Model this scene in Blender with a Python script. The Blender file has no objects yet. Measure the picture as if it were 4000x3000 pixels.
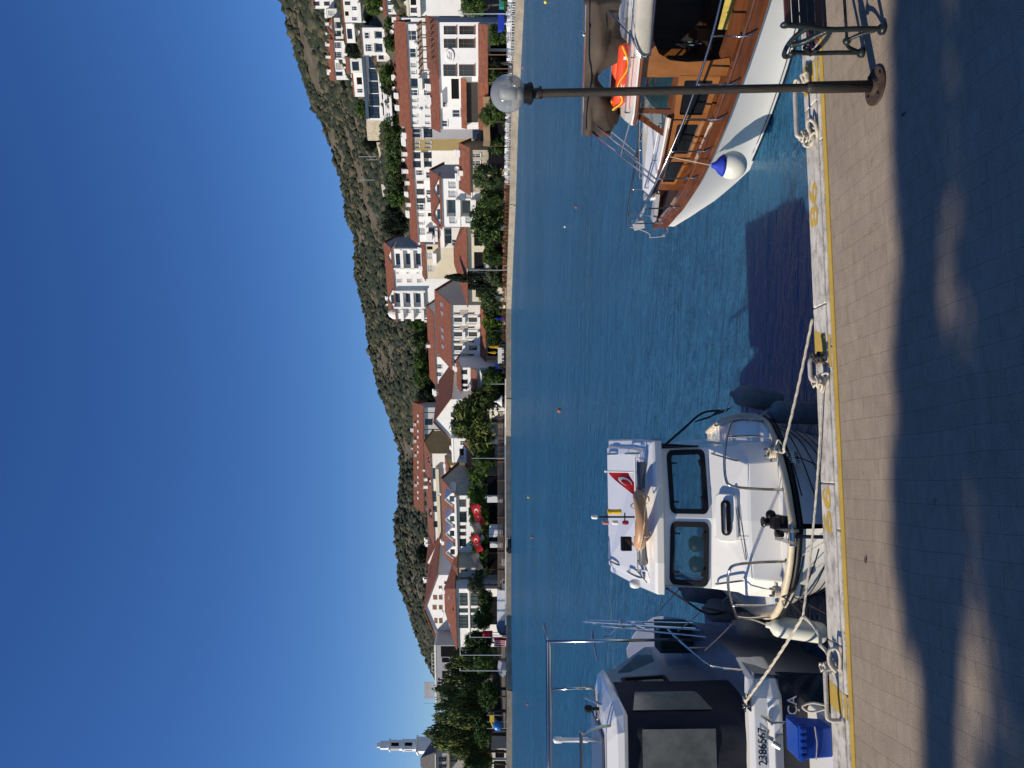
import bpy, bmesh, math, random
import numpy as np
from mathutils import Vector, Matrix
R = math.radians
SC = bpy.context.scene
COL = SC.collection

# ------------------------------------------------------------------ camera, sky, sun, exposure
CAMZ = 3.06                      # eye above the quay (z = 0); water at WZ
WZ = -0.9
F = 2900.0                       # focal length in photo pixels
HX = 1925.0                      # photo column of the horizon (photo is turned on its side)
cam_d = bpy.data.cameras.new("camera")
cam = bpy.data.objects.new("camera", cam_d); COL.objects.link(cam)
cam_d.sensor_fit = 'HORIZONTAL'; cam_d.sensor_width = 36.0
cam_d.lens = 36.0 * F / 4000.0
cam_d.shift_x = (2000 - HX) / 4000.0
cam_d.clip_start = 0.1; cam_d.clip_end = 6000
# held on its side: picture right = down, picture up = right
cam.matrix_world = Matrix(((0, 1, 0, 0), (0, 0, -1, 0), (-1, 0, 0, CAMZ), (0, 0, 0, 1)))
SC.camera = cam

SUN_EL = 33.5
SUN_AZ = (-0.953, -0.303)          # towards the sun, horizontally
_h = math.hypot(*SUN_AZ)
TOSUN = Vector((SUN_AZ[0] / _h * math.cos(R(SUN_EL)), SUN_AZ[1] / _h * math.cos(R(SUN_EL)), math.sin(R(SUN_EL))))
world = bpy.data.worlds.new("World"); SC.world = world; world.use_nodes = True
wn = world.node_tree; wn.nodes.clear()
wo = wn.nodes.new("ShaderNodeOutputWorld"); wb = wn.nodes.new("ShaderNodeBackground"); ws = wn.nodes.new("ShaderNodeTexSky")
ws.sky_type = 'NISHITA'; ws.sun_disc = False
ws.sun_elevation = R(SUN_EL); ws.sun_rotation = math.atan2(SUN_AZ[0], SUN_AZ[1])
ws.altitude = 600; ws.air_density = 1.0; ws.dust_density = 0.0; ws.ozone_density = 6.0
wb.inputs['Strength'].default_value = 0.108
whs = wn.nodes.new('ShaderNodeHueSaturation'); whs.inputs['Saturation'].default_value = 1.17; whs.inputs['Hue'].default_value = 0.511
wn.links.new(ws.outputs[0], whs.inputs['Color']); wn.links.new(whs.outputs[0], wb.inputs[0]); wn.links.new(wb.outputs[0], wo.inputs[0])
sun_d = bpy.data.lights.new("sun", 'SUN'); sun_d.energy = 4.9; sun_d.angle = R(0.53); sun_d.color = (1.0, 0.90, 0.75)
sun = bpy.data.objects.new("sun", sun_d); COL.objects.link(sun)
sun.rotation_euler = TOSUN.to_track_quat('Z', 'Y').to_euler()
sun.location = (-60, -20, 60)
SC.view_settings.view_transform = 'Standard'; SC.view_settings.look = 'None'
SC.view_settings.exposure = 0.0; SC.view_settings.gamma = 1.0
SC.cycles.max_bounces = 8; SC.cycles.transparent_max_bounces = 12
SC.cycles.sample_clamp_indirect = 6.0
SC.cycles.use_denoising = True

def P(px, py, d):
    """photo pixel (4000 x 3000, on its side) at depth d -> world point"""
    return Vector(((1500 - py) / F * d, d, CAMZ - (px - HX) / F * d))
def dep(px, z): return (CAMZ - z) * F / (px - HX)      # depth where the ray meets height z

# ------------------------------------------------------------------ mesh builder
class MB:
    def __init__(s): s.v = []; s.f = []; s.m = []
    def add(s, vs, fs, mi=0):
        o = len(s.v); s.v.extend([tuple(p) for p in vs])
        for f in fs: s.f.append([o + i for i in f]); s.m.append(mi)
        return s
    def quad(s, a, b, c, d, mi=0): return s.add([a, b, c, d], [(0, 1, 2, 3)], mi)
    def box(s, x0, x1, y0, y1, z0, z1, mi=0):
        vs = [(x0,y0,z0),(x1,y0,z0),(x1,y1,z0),(x0,y1,z0),(x0,y0,z1),(x1,y0,z1),(x1,y1,z1),(x0,y1,z1)]
        return s.add(vs, [(0,3,2,1),(4,5,6,7),(0,1,5,4),(1,2,6,5),(2,3,7,6),(3,0,4,7)], mi)
    def rbox(s, x0, x1, y0, y1, z0, z1, r, mi=0, n=3):
        """box with rounded vertical corners and a small top/bottom chamfer"""
        r = min(r, (x1-x0)/2*0.99, (y1-y0)/2*0.99); c = min(r*0.4, (z1-z0)/3)
        def ring(ins, z):
            out = []; rr = max(r-ins, 1e-4)
            for cx, cy, a0 in ((x1-r,y1-r,0),(x0+r,y1-r,90),(x0+r,y0+r,180),(x1-r,y0+r,270)):
                for k in range(n+1):
                    a = R(a0+90*k/n); out.append((cx+rr*math.cos(a), cy+rr*math.sin(a), z))
            return out
        return s.loft([ring(c,z0), ring(0,z0+c), ring(0,z1-c), ring(c,z1)], mi=mi, caps=True)
    def prism(s, poly, axis, a0, a1, mi=0):
        """2D polygon extruded along axis 0/1/2; polygon is in the other two axes, in order"""
        def pt(p, a):
            q = list(p); q.insert(axis, a); return q
        n = len(poly); vs = [pt(p, a0) for p in poly] + [pt(p, a1) for p in poly]
        fs = [tuple(range(n)), tuple(range(2*n-1, n-1, -1))] + [(i, n+i, n+(i+1)%n, (i+1)%n) for i in range(n)]
        return s.add(vs, fs, mi)
    def loft(s, rings, mi=0, caps=False, closed=True):
        n = len(rings[0]); vs = [p for r in rings for p in r]; fs = []
        for k in range(len(rings)-1):
            for i in range(n if closed else n-1):
                j = (i+1) % n
                fs.append((k*n+i, k*n+j, (k+1)*n+j, (k+1)*n+i))
        if caps:
            fs.append(tuple(range(n-1, -1, -1))); b = (len(rings)-1)*n; fs.append(tuple(b+i for i in range(n)))
        return s.add(vs, fs, mi)
    def tube(s, pts, r, n=8, mi=0, closed=False):
        pts = [Vector(p) for p in pts]; rs = r if isinstance(r, (list, tuple)) else [r]*len(pts)
        rings = []; prev = None; L = len(pts)
        for i, p in enumerate(pts):
            if closed: t = pts[(i+1) % L] - pts[i-1]
            else: t = pts[min(i+1, L-1)] - pts[max(i-1, 0)]
            if t.length < 1e-9: t = Vector((0,0,1))
            t.normalize()
            if prev is None:
                a = Vector((0,0,1)) if abs(t.z) < 0.9 else Vector((1,0,0)); u = t.cross(a).normalized()
            else:
                u = prev - t*prev.dot(t)
                u = u.normalized() if u.length > 1e-6 else t.orthogonal().normalized()
            prev = u; w = t.cross(u)
            rings.append([tuple(p + (u*math.cos(2*math.pi*k/n) + w*math.sin(2*math.pi*k/n))*rs[i]) for k in range(n)])
        if closed: rings.append(rings[0]); return s.loft(rings, mi)
        return s.loft(rings, mi, caps=True)
    def lathe(s, prof, n=20, mi=0, c=(0,0,0), sx=1.0, sy=1.0):
        """profile [(r, z)] turned about z"""
        rings = [[(c[0]+sx*r*math.cos(2*math.pi*k/n), c[1]+sy*r*math.sin(2*math.pi*k/n), c[2]+z) for k in range(n)] for r, z in prof]
        return s.loft(rings, mi, caps=True)
    def sphere(s, c, r, n=16, m=10, mi=0, sx=1, sy=1, sz=1):
        prof = [(max(r*math.sin(math.pi*k/m), 1e-4*r), -r*math.cos(math.pi*k/m)*sz) for k in range(m+1)]
        return s.lathe(prof, n, mi, c, sx, sy)
    def xf(s, M, start=0):
        for i in range(start, len(s.v)): s.v[i] = tuple(M @ Vector(s.v[i]))
        return s
    def build(s, name, mats, parent=None, smooth=False, bevel=0.0, sub=0, auto=None):
        me = bpy.data.meshes.new(name); me.from_pydata(s.v, [], s.f); 
        mats = mats if isinstance(mats, (list, tuple)) else [mats]
        for m in mats: me.materials.append(m)
        me.polygons.foreach_set('material_index', s.m)
        if smooth: me.polygons.foreach_set('use_smooth', [True]*len(s.f))
        me.update(); me.validate()
        bm = bmesh.new(); bm.from_mesh(me); bmesh.ops.recalc_face_normals(bm, faces=bm.faces); bm.to_mesh(me); bm.free()
        if auto is not None:
            me.polygons.foreach_set('use_smooth', [True]*len(me.polygons)); 
            try: me.set_sharp_from_angle(angle=R(auto))
            except Exception: pass
        o = bpy.data.objects.new(name, me); COL.objects.link(o)
        if parent is not None: o.parent = parent
        if bevel > 0:
            b = o.modifiers.new('bevel', 'BEVEL'); b.width = bevel; b.segments = 2; b.limit_method = 'ANGLE'; b.angle_limit = R(40)
        if sub: 
            q = o.modifiers.new('sub', 'SUBSURF'); q.levels = sub; q.render_levels = sub
        return o

def tag(o, label=None, cat=None, group=None, kind=None):
    if label: o['label'] = label
    if cat: o['category'] = cat
    if group: o['group'] = group
    if kind: o['kind'] = kind
    return o
def thing(name, label, cat, loc=(0,0,0), rz=0.0, group=None):
    o = bpy.data.objects.new(name, None); COL.objects.link(o); o.empty_display_size = 0.3
    o.location = loc; o.rotation_euler = (0,0,rz)
    return tag(o, label, cat, group)
def kids(o): return [c for c in bpy.data.objects if c.parent == o]
def dup(o, loc, rz=None, label=None, scale=None):
    ch = {}
    for c in bpy.data.objects:
        if c.parent: ch.setdefault(c.parent.name, []).append(c)
    def rec(src, par):
        n = src.copy(); COL.objects.link(n)
        if par is not None: n.parent = par
        for k in ch.get(src.name, []): rec(k, n)
        return n
    n = rec(o, None); n.location = loc
    if rz is not None: n.rotation_euler = (0,0,rz)
    if label: n['label'] = label
    if scale is not None: n.scale = scale if not isinstance(scale, (int, float)) else (scale,)*3
    return n
def vcopy(o, parent, loc):
    c = o.copy(); COL.objects.link(c); c.parent = parent; c.location = loc; return c

# ------------------------------------------------------------------ materials
def srgb(h):
    h = h.lstrip('#'); c = [int(h[i:i+2], 16)/255 for i in (0,2,4)]
    return tuple(x/12.92 if x <= 0.04045 else ((x+0.055)/1.055)**2.4 for x in c) + (1.0,)
def col(c): return srgb(c) if isinstance(c, str) else (tuple(c) + (1.0,) if len(c) == 3 else tuple(c))
def mat(name, base, rough=0.6, metal=0.0, var=0.0, vscale=2.0, base2=None, bump=0.0, bscale=20.0, spec=0.5, coat=0.0, stretch=None, emit=None):
    """Principled with noise-driven colour variation and bump, in object space"""
    m = bpy.data.materials.new(name); m.use_nodes = True; nt = m.node_tree; b = nt.nodes['Principled BSDF']
    base = col(base); b.inputs['Roughness'].default_value = rough; b.inputs['Metallic'].default_value = metal
    b.inputs['Specular IOR Level'].default_value = spec; b.inputs['Coat Weight'].default_value = coat
    b.inputs['Base Color'].default_value = base
    if var or bump or base2:
        tc = nt.nodes.new('ShaderNodeTexCoord'); src = tc.outputs['Object']
        if stretch:
            mp = nt.nodes.new('ShaderNodeMapping'); mp.inputs['Scale'].default_value = stretch
            nt.links.new(src, mp.inputs[0]); src = mp.outputs[0]
    if var or base2:
        n = nt.nodes.new('ShaderNodeTexNoise'); n.inputs['Scale'].default_value = vscale; n.inputs['Detail'].default_value = 6; n.inputs['Roughness'].default_value = 0.65
        nt.links.new(src, n.inputs['Vector'])
        r = nt.nodes.new('ShaderNodeValToRGB'); r.color_ramp.elements[0].position = 0.32; r.color_ramp.elements[1].position = 0.68
        c2 = col(base2) if base2 else tuple(min(1, x*(1+var)) for x in base[:3]) + (1,)
        c1 = base if base2 else tuple(x*(1-var) for x in base[:3]) + (1,)
        r.color_ramp.elements[0].color = c1; r.color_ramp.elements[1].color = c2
        nt.links.new(n.outputs['Fac'], r.inputs[0]); nt.links.new(r.outputs[0], b.inputs['Base Color'])
    if bump:
        n2 = nt.nodes.new('ShaderNodeTexNoise'); n2.inputs['Scale'].default_value = bscale; n2.inputs['Detail'].default_value = 4
        nt.links.new(src, n2.inputs['Vector'])
        bp = nt.nodes.new('ShaderNodeBump'); bp.inputs['Strength'].default_value = bump; bp.inputs['Distance'].default_value = 0.02
        nt.links.new(n2.outputs['Fac'], bp.inputs['Height']); nt.links.new(bp.outputs[0], b.inputs['Normal'])
    return m
def glassmat(name, tint=(0.02,0.03,0.04), alpha=None, rough=0.03, trans=0.0):
    m = mat(name, tint, rough, spec=0.8)
    b = m.node_tree.nodes['Principled BSDF']
    if alpha is not None: b.inputs['Alpha'].default_value = alpha
    if trans: b.inputs['Transmission Weight'].default_value = trans
    return m
M = {}
# ------------------------------------------------------------------ shared materials
M['white'] = mat('white_plaster', (0.78,0.77,0.74), 0.85, var=0.06, vscale=0.5, bump=0.1, bscale=8)
M['white2'] = mat('offwhite_plaster', (0.70,0.68,0.62), 0.85, var=0.07, vscale=0.4)
M['cream'] = mat('cream_plaster', (0.60,0.54,0.40), 0.85, var=0.08, vscale=0.5)
M['grey'] = mat('grey_and_shaded_render', (0.37,0.37,0.385), 0.9, var=0.07, vscale=0.4)  # grey walls, and white houses' right-hand sides with shade put into the colour
M['stonegrey'] = mat('beige_and_shaded_render', (0.42,0.40,0.33), 0.9, var=0.12, vscale=0.6)  # beige walls; also painted shade on the dormer hotel gable and far left house
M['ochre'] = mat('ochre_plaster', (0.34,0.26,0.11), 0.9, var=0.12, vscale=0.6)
M['yellow'] = mat('yellow_plaster', (0.62,0.47,0.20), 0.9, var=0.08, vscale=0.6)
M['darkwood'] = mat('dark_planks', (0.035,0.028,0.022), 0.7, var=0.35, vscale=3, stretch=(6,1,0.4))
M['timber'] = mat('brown_timber', (0.16,0.09,0.05), 0.75, var=0.3, vscale=4)
M['brownframe'] = mat('brown_frame', (0.15,0.065,0.03), 0.6, var=0.2, vscale=3)
M['whiteframe'] = mat('white_frame', (0.72,0.72,0.70), 0.5)
M['pane'] = mat('window_pane', (0.02,0.025,0.03), 0.08, spec=0.7)
M['curtain'] = mat('curtained_pane', (0.38,0.38,0.37), 0.25, var=0.25, vscale=2.5)
M['dark'] = mat('dark_recess', (0.010,0.010,0.012), 0.9, spec=0.05)  # near black carries the shade inside openings; also black metal and lettering
M['concrete'] = mat('concrete', (0.36,0.33,0.28), 0.9, var=0.18, vscale=1.2, bump=0.2, bscale=12)
M['steel'] = mat('stainless_steel', (0.55,0.56,0.58), 0.22, metal=1.0)
M['galv'] = mat('galvanised_pole', (0.62,0.62,0.62), 0.45, metal=0.6)
M['red'] = mat('red_cloth', (0.55,0.012,0.02), 0.8, var=0.15, vscale=4)
M['flagwhite'] = mat('white_cloth', (0.8,0.8,0.8), 0.8)

def tilemat(name, c1, c2):
    m = bpy.data.materials.new(name); m.use_nodes = True; nt = m.node_tree; b = nt.nodes['Principled BSDF']
    b.inputs['Roughness'].default_value = 0.85
    tc = nt.nodes.new('ShaderNodeTexCoord')
    n = nt.nodes.new('ShaderNodeTexNoise'); n.inputs['Scale'].default_value = 1.6; n.inputs['Detail'].default_value = 8; n.inputs['Roughness'].default_value = 0.75
    w = nt.nodes.new('ShaderNodeTexWave'); w.inputs['Scale'].default_value = 3.2; w.bands_direction = 'X'; w.inputs['Distortion'].default_value = 0.6
    w2 = nt.nodes.new('ShaderNodeTexWave'); w2.inputs['Scale'].default_value = 1.0; w2.bands_direction = 'Z'; w2.inputs['Distortion'].default_value = 0.8
    r = nt.nodes.new('ShaderNodeValToRGB'); r.color_ramp.elements[0].color = col(c1); r.color_ramp.elements[1].color = col(c2)
    r.color_ramp.elements[0].position = 0.36; r.color_ramp.elements[1].position = 0.64
    for x in (n, w, w2): nt.links.new(tc.outputs['Object'], x.inputs['Vector'])
    nt.links.new(n.outputs['Fac'], r.inputs[0])
    ad = nt.nodes.new('ShaderNodeMath'); ad.operation = 'ADD'
    nt.links.new(w.outputs['Fac'], ad.inputs[0]); nt.links.new(w2.outputs['Fac'], ad.inputs[1])
    bp = nt.nodes.new('ShaderNodeBump'); bp.inputs['Strength'].default_value = 0.6; bp.inputs['Distance'].default_value = 0.08
    nt.links.new(ad.outputs[0], bp.inputs['Height']); nt.links.new(bp.outputs[0], b.inputs['Normal'])
    nt.links.new(r.outputs[0], b.inputs['Base Color']); return m
M['tile'] = tilemat('terracotta_tiles', (0.155,0.045,0.022), (0.33,0.115,0.06))
M['tile2'] = tilemat('weathered_tiles', (0.17,0.06,0.035), (0.29,0.115,0.07))
M['greytile'] = tilemat('grey_tiles', (0.10,0.09,0.085), (0.19,0.17,0.16))

def stonemat(name, c1, c2, cm, sc):
    m = bpy.data.materials.new(name); m.use_nodes = True; nt = m.node_tree; b = nt.nodes['Principled BSDF']
    b.inputs['Roughness'].default_value = 0.9
    tc = nt.nodes.new('ShaderNodeTexCoord')
    v = nt.nodes.new('ShaderNodeTexVoronoi'); v.inputs['Scale'].default_value = sc
    v2 = nt.nodes.new('ShaderNodeTexVoronoi'); v2.inputs['Scale'].default_value = sc; v2.feature = 'DISTANCE_TO_EDGE'
    for x in (v, v2): nt.links.new(tc.outputs['Object'], x.inputs['Vector'])
    sp = nt.nodes.new('ShaderNodeSeparateColor'); nt.links.new(v.outputs['Color'], sp.inputs[0])
    r = nt.nodes.new('ShaderNodeMix'); r.data_type = 'RGBA'; r.inputs[6].default_value = col(c1); r.inputs[7].default_value = col(c2)
    nt.links.new(sp.outputs[0], r.inputs[0])
    lt = nt.nodes.new('ShaderNodeMath'); lt.operation = 'LESS_THAN'; lt.inputs[1].default_value = 0.05; nt.links.new(v2.outputs['Distance'], lt.inputs[0])
    r2 = nt.nodes.new('ShaderNodeMix'); r2.data_type = 'RGBA'; r2.inputs[7].default_value = col(cm)
    nt.links.new(lt.outputs[0], r2.inputs[0]); nt.links.new(r.outputs[2], r2.inputs[6]); nt.links.new(r2.outputs[2], b.inputs['Base Color'])
    bp = nt.nodes.new('ShaderNodeBump'); bp.inputs['Strength'].default_value = 0.5; bp.inputs['Distance'].default_value = 0.05
    nt.links.new(v2.outputs['Distance'], bp.inputs['Height']); nt.links.new(bp.outputs[0], b.inputs['Normal'])
    return m
M['stone'] = stonemat('rubble_stone', (0.50,0.43,0.30), (0.30,0.25,0.17), (0.48,0.45,0.38), 2.2)
M['darkstone'] = stonemat('dark_rubble_stone', (0.12,0.09,0.07), (0.05,0.04,0.035), (0.16,0.14,0.12), 2.6)

# ------------------------------------------------------------------ water
def water_mat():
    m = bpy.data.materials.new('sea_water'); m.use_nodes = True; nt = m.node_tree; b = nt.nodes['Principled BSDF']
    tc = nt.nodes.new('ShaderNodeTexCoord')
    def noise(sc, det, st):
        mp = nt.nodes.new('ShaderNodeMapping'); mp.inputs['Scale'].default_value = st; mp.inputs['Rotation'].default_value = (0,0,0.12)
        n = nt.nodes.new('ShaderNodeTexNoise'); n.inputs['Scale'].default_value = sc; n.inputs['Detail'].default_value = det; n.inputs['Roughness'].default_value = 0.6
        nt.links.new(tc.outputs['Object'], mp.inputs[0]); nt.links.new(mp.outputs[0], n.inputs['Vector']); return n
    a = noise(2.6, 5, (.7,2.1,1)); c = noise(0.35, 3, (.8,2.4,1)); d = noise(9.0, 3, (.7,1.9,1)); pat = noise(0.035, 3, (0.5,1.6,1))
    ad = nt.nodes.new('ShaderNodeMath'); ad.operation = 'MULTIPLY_ADD'; ad.inputs[1].default_value = 2.6
    nt.links.new(c.outputs['Fac'], ad.inputs[0]); nt.links.new(a.outputs['Fac'], ad.inputs[2])
    ad2 = nt.nodes.new('ShaderNodeMath'); ad2.operation = 'MULTIPLY_ADD'; ad2.inputs[1].default_value = 0.34
    nt.links.new(d.outputs['Fac'], ad2.inputs[0]); nt.links.new(ad.outputs[0], ad2.inputs[2])
    mr = nt.nodes.new('ShaderNodeMapRange'); mr.inputs[1].default_value = 0.35; mr.inputs[2].default_value = 0.65; mr.inputs[3].default_value = 0.55; mr.inputs[4].default_value = 0.95
    nt.links.new(pat.outputs['Fac'], mr.inputs[0])
    bp = nt.nodes.new('ShaderNodeBump'); bp.inputs['Distance'].default_value = 0.50
    nt.links.new(mr.outputs[0], bp.inputs['Strength'])
    nt.links.new(ad2.outputs[0], bp.inputs['Height'])
    # turbid body under a wavy skin: waves keep the mean reflectance of open water well below a mirror's
    nt.nodes.remove(b); out = nt.nodes['Material Output']
    df = nt.nodes.new('ShaderNodeSubsurfaceScattering'); df.falloff = 'BURLEY'; df.inputs['Color'].default_value = (0.030, 0.138, 0.262, 1); df.inputs['Scale'].default_value = 0.45; df.inputs['Radius'].default_value = (0.5, 0.9, 1.0)
    gl = nt.nodes.new('ShaderNodeBsdfGlossy'); gl.inputs['Roughness'].default_value = 0.09
    fr = nt.nodes.new('ShaderNodeFresnel'); fr.inputs['IOR'].default_value = 1.33
    mn_ = nt.nodes.new('ShaderNodeMath'); mn_.operation = 'MINIMUM'; mn_.inputs[1].default_value = 0.62
    mx = nt.nodes.new('ShaderNodeMixShader')
    dd = nt.nodes.new('ShaderNodeBsdfDiffuse'); dd.inputs['Color'].default_value = (0.030, 0.138, 0.262, 1); body = nt.nodes.new('ShaderNodeMixShader'); body.inputs[0].default_value = 0.6
    for q in (df, dd, gl, fr): nt.links.new(bp.outputs[0], q.inputs['Normal'])
    nt.links.new(df.outputs[0], body.inputs[1]); nt.links.new(dd.outputs[0], body.inputs[2])
    mc = nt.nodes.new('ShaderNodeMapRange'); mc.inputs[1].default_value = 0.38; mc.inputs[2].default_value = 0.62; mc.inputs[3].default_value = 0.48; mc.inputs[4].default_value = 0.72
    nt.links.new(pat.outputs['Fac'], mc.inputs[0]); nt.links.new(mc.outputs[0], mn_.inputs[1])
    nt.links.new(fr.outputs[0], mn_.inputs[0]); nt.links.new(mn_.outputs[0], mx.inputs[0]); nt.links.new(body.outputs[0], mx.inputs[1]); nt.links.new(gl.outputs[0], mx.inputs[2]); nt.links.new(mx.outputs[0], out.inputs['Surface'])
    return m
M['water'] = water_mat()
w = MB(); w.quad((-900,5.5,WZ),(900,5.5,WZ),(900,900,WZ),(-900,900,WZ))
tag(w.build('water', M['water']), kind='structure')
sb = MB(); sb.quad((-900,4,-3.4),(900,4,-3.4),(900,900,-3.4),(-900,900,-3.4))
tag(sb.build('seabed', mat('seabed', (0.05,0.07,0.06), 0.95)), kind='structure')

# ------------------------------------------------------------------ near quay
QE = Vector((0.995, 0.0995, 0)); QN = Vector((-0.0995, 0.995, 0)); QO = Vector((0, 6.944, 0)); QRZ = math.atan2(0.0995, 0.995)
def Q(a, b, z=0.0): return QO + QE*a + QN*b + Vector((0,0,z))
def qinv(p): d = Vector(p) - QO; return (d.dot(QE), d.dot(QN), p[2])

def paving_mat():
    m = bpy.data.materials.new('brushed_paving'); m.use_nodes = True; nt = m.node_tree; b = nt.nodes['Principled BSDF']
    b.inputs['Roughness'].default_value = 0.92
    tc = nt.nodes.new('ShaderNodeTexCoord'); mp = nt.nodes.new('ShaderNodeMapping'); mp.inputs['Rotation'].default_value = (0,0,R(88)); nt.links.new(tc.outputs['Object'], mp.inputs[0])
    br = nt.nodes.new('ShaderNodeTexBrick'); br.inputs['Scale'].default_value = 1.0
    br.inputs['Brick Width'].default_value = 0.34; br.inputs['Row Height'].default_value = 0.165; br.inputs['Mortar Size'].default_value = 0.0022
    br.inputs['Mortar Smooth'].default_value = 0.3; br.offset = 0.5
    br.inputs['Color1'].default_value = (0.305,0.242,0.176,1); br.inputs['Color2'].default_value = (0.325,0.259,0.190,1); br.inputs['Mortar'].default_value = (0.20,0.150,0.100,1)
    wob = nt.nodes.new('ShaderNodeTexNoise'); wob.inputs['Scale'].default_value = 0.7; nt.links.new(tc.outputs['Object'], wob.inputs['Vector'])
    wv = nt.nodes.new('ShaderNodeVectorMath'); wv.operation = 'MULTIPLY_ADD'; wv.inputs[1].default_value = (0.12,0.12,0.0); nt.links.new(wob.outputs['Color'], wv.inputs[0]); nt.links.new(mp.outputs[0], wv.inputs[2])
    nt.links.new(wv.outputs[0], br.inputs['Vector'])
    def noise(sc, det, st=(1,1,1)):
        q = nt.nodes.new('ShaderNodeMapping'); q.inputs['Scale'].default_value = st; nt.links.new(tc.outputs['Object'], q.inputs[0])
        n = nt.nodes.new('ShaderNodeTexNoise'); n.inputs['Scale'].default_value = sc; n.inputs['Detail'].default_value = det; n.inputs['Roughness'].default_value = 0.7
        nt.links.new(q.outputs[0], n.inputs['Vector']); return n
    big = noise(0.9, 6); mid = noise(5, 6, (1,2.5,1)); fine = noise(140, 2)
    def mul(src, n, lo, hi, p0=0.3, p1=0.7):
        mr = nt.nodes.new('ShaderNodeMapRange'); mr.inputs[1].default_value = p0; mr.inputs[2].default_value = p1; mr.inputs[3].default_value = lo; mr.inputs[4].default_value = hi
        nt.links.new(n.outputs['Fac'], mr.inputs[0])
        mx = nt.nodes.new('ShaderNodeMix'); mx.data_type = 'RGBA'; mx.blend_type = 'MULTIPLY'; mx.inputs[0].default_value = 1
        nt.links.new(src, mx.inputs[6]); nt.links.new(mr.outputs[0], mx.inputs[7]); return mx.outputs[2]
    c = mul(br.outputs['Color'], big, 0.86, 1.12); c = mul(c, mid, 0.82, 1.12); c = mul(c, fine, 0.5, 1.5)
    # rusty and dark spots
    sp = noise(3.3, 3); mr = nt.nodes.new('ShaderNodeMapRange'); mr.inputs[1].default_value = 0.66; mr.inputs[2].default_value = 0.74
    nt.links.new(sp.outputs['Fac'], mr.inputs[0]); mx = nt.nodes.new('ShaderNodeMix'); mx.data_type = 'RGBA'; mx.inputs[7].default_value = (0.17,0.105,0.06,1)
    ml = nt.nodes.new('ShaderNodeMath'); ml.operation = 'MULTIPLY'; ml.inputs[1].default_value = 0.6; nt.links.new(mr.outputs[0], ml.inputs[0])
    nt.links.new(ml.outputs[0], mx.inputs[0]); nt.links.new(c, mx.inputs[6]); nt.links.new(mx.outputs[2], b.inputs['Base Color'])
    ad = nt.nodes.new('ShaderNodeMath'); ad.operation = 'MULTIPLY_ADD'; ad.inputs[1].default_value = -0.6
    nt.links.new(br.outputs['Fac'], ad.inputs[0]); nt.links.new(fine.outputs['Fac'], ad.inputs[2])
    bp = nt.nodes.new('ShaderNodeBump'); bp.inputs['Strength'].default_value = 0.55; bp.inputs['Distance'].default_value = 0.006
    nt.links.new(ad.outputs[0], bp.inputs['Height']); nt.links.new(bp.outputs[0], b.inputs['Normal'])
    return m
def paint_mat(name, c, under, wear=0.60, edge=0.05):
    m = bpy.data.materials.new(name); m.use_nodes = True; nt = m.node_tree; b = nt.nodes['Principled BSDF']; b.inputs['Roughness'].default_value = 0.75
    tc = nt.nodes.new('ShaderNodeTexCoord'); mp = nt.nodes.new('ShaderNodeMapping'); mp.inputs['Scale'].default_value = (1,2,1); nt.links.new(tc.outputs['Object'], mp.inputs[0])
    n = nt.nodes.new('ShaderNodeTexNoise'); n.inputs['Scale'].default_value = 7; n.inputs['Detail'].default_value = 9; n.inputs['Roughness'].default_value = 0.75; nt.links.new(mp.outputs[0], n.inputs['Vector'])
    n2 = nt.nodes.new('ShaderNodeTexNoise'); n2.inputs['Scale'].default_value = 2.2; n2.inputs['Detail'].default_value = 4; nt.links.new(mp.outputs[0], n2.inputs['Vector'])
    mr = nt.nodes.new('ShaderNodeMapRange'); mr.inputs[1].default_value = wear; mr.inputs[2].default_value = wear+edge; nt.links.new(n.outputs['Fac'], mr.inputs[0])
    mx = nt.nodes.new('ShaderNodeMix'); mx.data_type = 'RGBA'; mx.inputs[7].default_value = col(under); nt.links.new(mr.outputs[0], mx.inputs[0])
    mr2 = nt.nodes.new('ShaderNodeMapRange'); mr2.inputs[1].default_value = 0.3; mr2.inputs[2].default_value = 0.7; mr2.inputs[3].default_value = 0.78; mr2.inputs[4].default_value = 1.08; nt.links.new(n2.outputs['Fac'], mr2.inputs[0])
    mm = nt.nodes.new('ShaderNodeMix'); mm.data_type = 'RGBA'; mm.blend_type = 'MULTIPLY'; mm.inputs[0].default_value = 1; mm.inputs[6].default_value = col(c); nt.links.new(mr2.outputs[0], mm.inputs[7])
    nt.links.new(mm.outputs[2], mx.inputs[6]); nt.links.new(mx.outputs[2], b.inputs['Base Color'])
    bp = nt.nodes.new('ShaderNodeBump'); bp.inputs['Strength'].default_value = 0.7; bp.inputs['Distance'].default_value = 0.01; nt.links.new(n.outputs['Fac'], bp.inputs['Height']); nt.links.new(bp.outputs[0], b.inputs['Normal'])
    return m
M['whitepaint'] = paint_mat('worn_white_paint', (0.64,0.60,0.52), (0.24,0.215,0.18), 0.47, 0.19)
M['yellowpaint'] = paint_mat('worn_yellow_paint', (0.56,0.37,0.06), (0.34,0.27,0.14), 0.55, 0.12)
quay = thing('quay', None, None, QO, QRZ); tag(quay, kind='structure')
g = MB(); g.box(-60, 60, -80, -0.372, -1.6, 0.0); g.build('paving', paving_mat(), quay)
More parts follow.
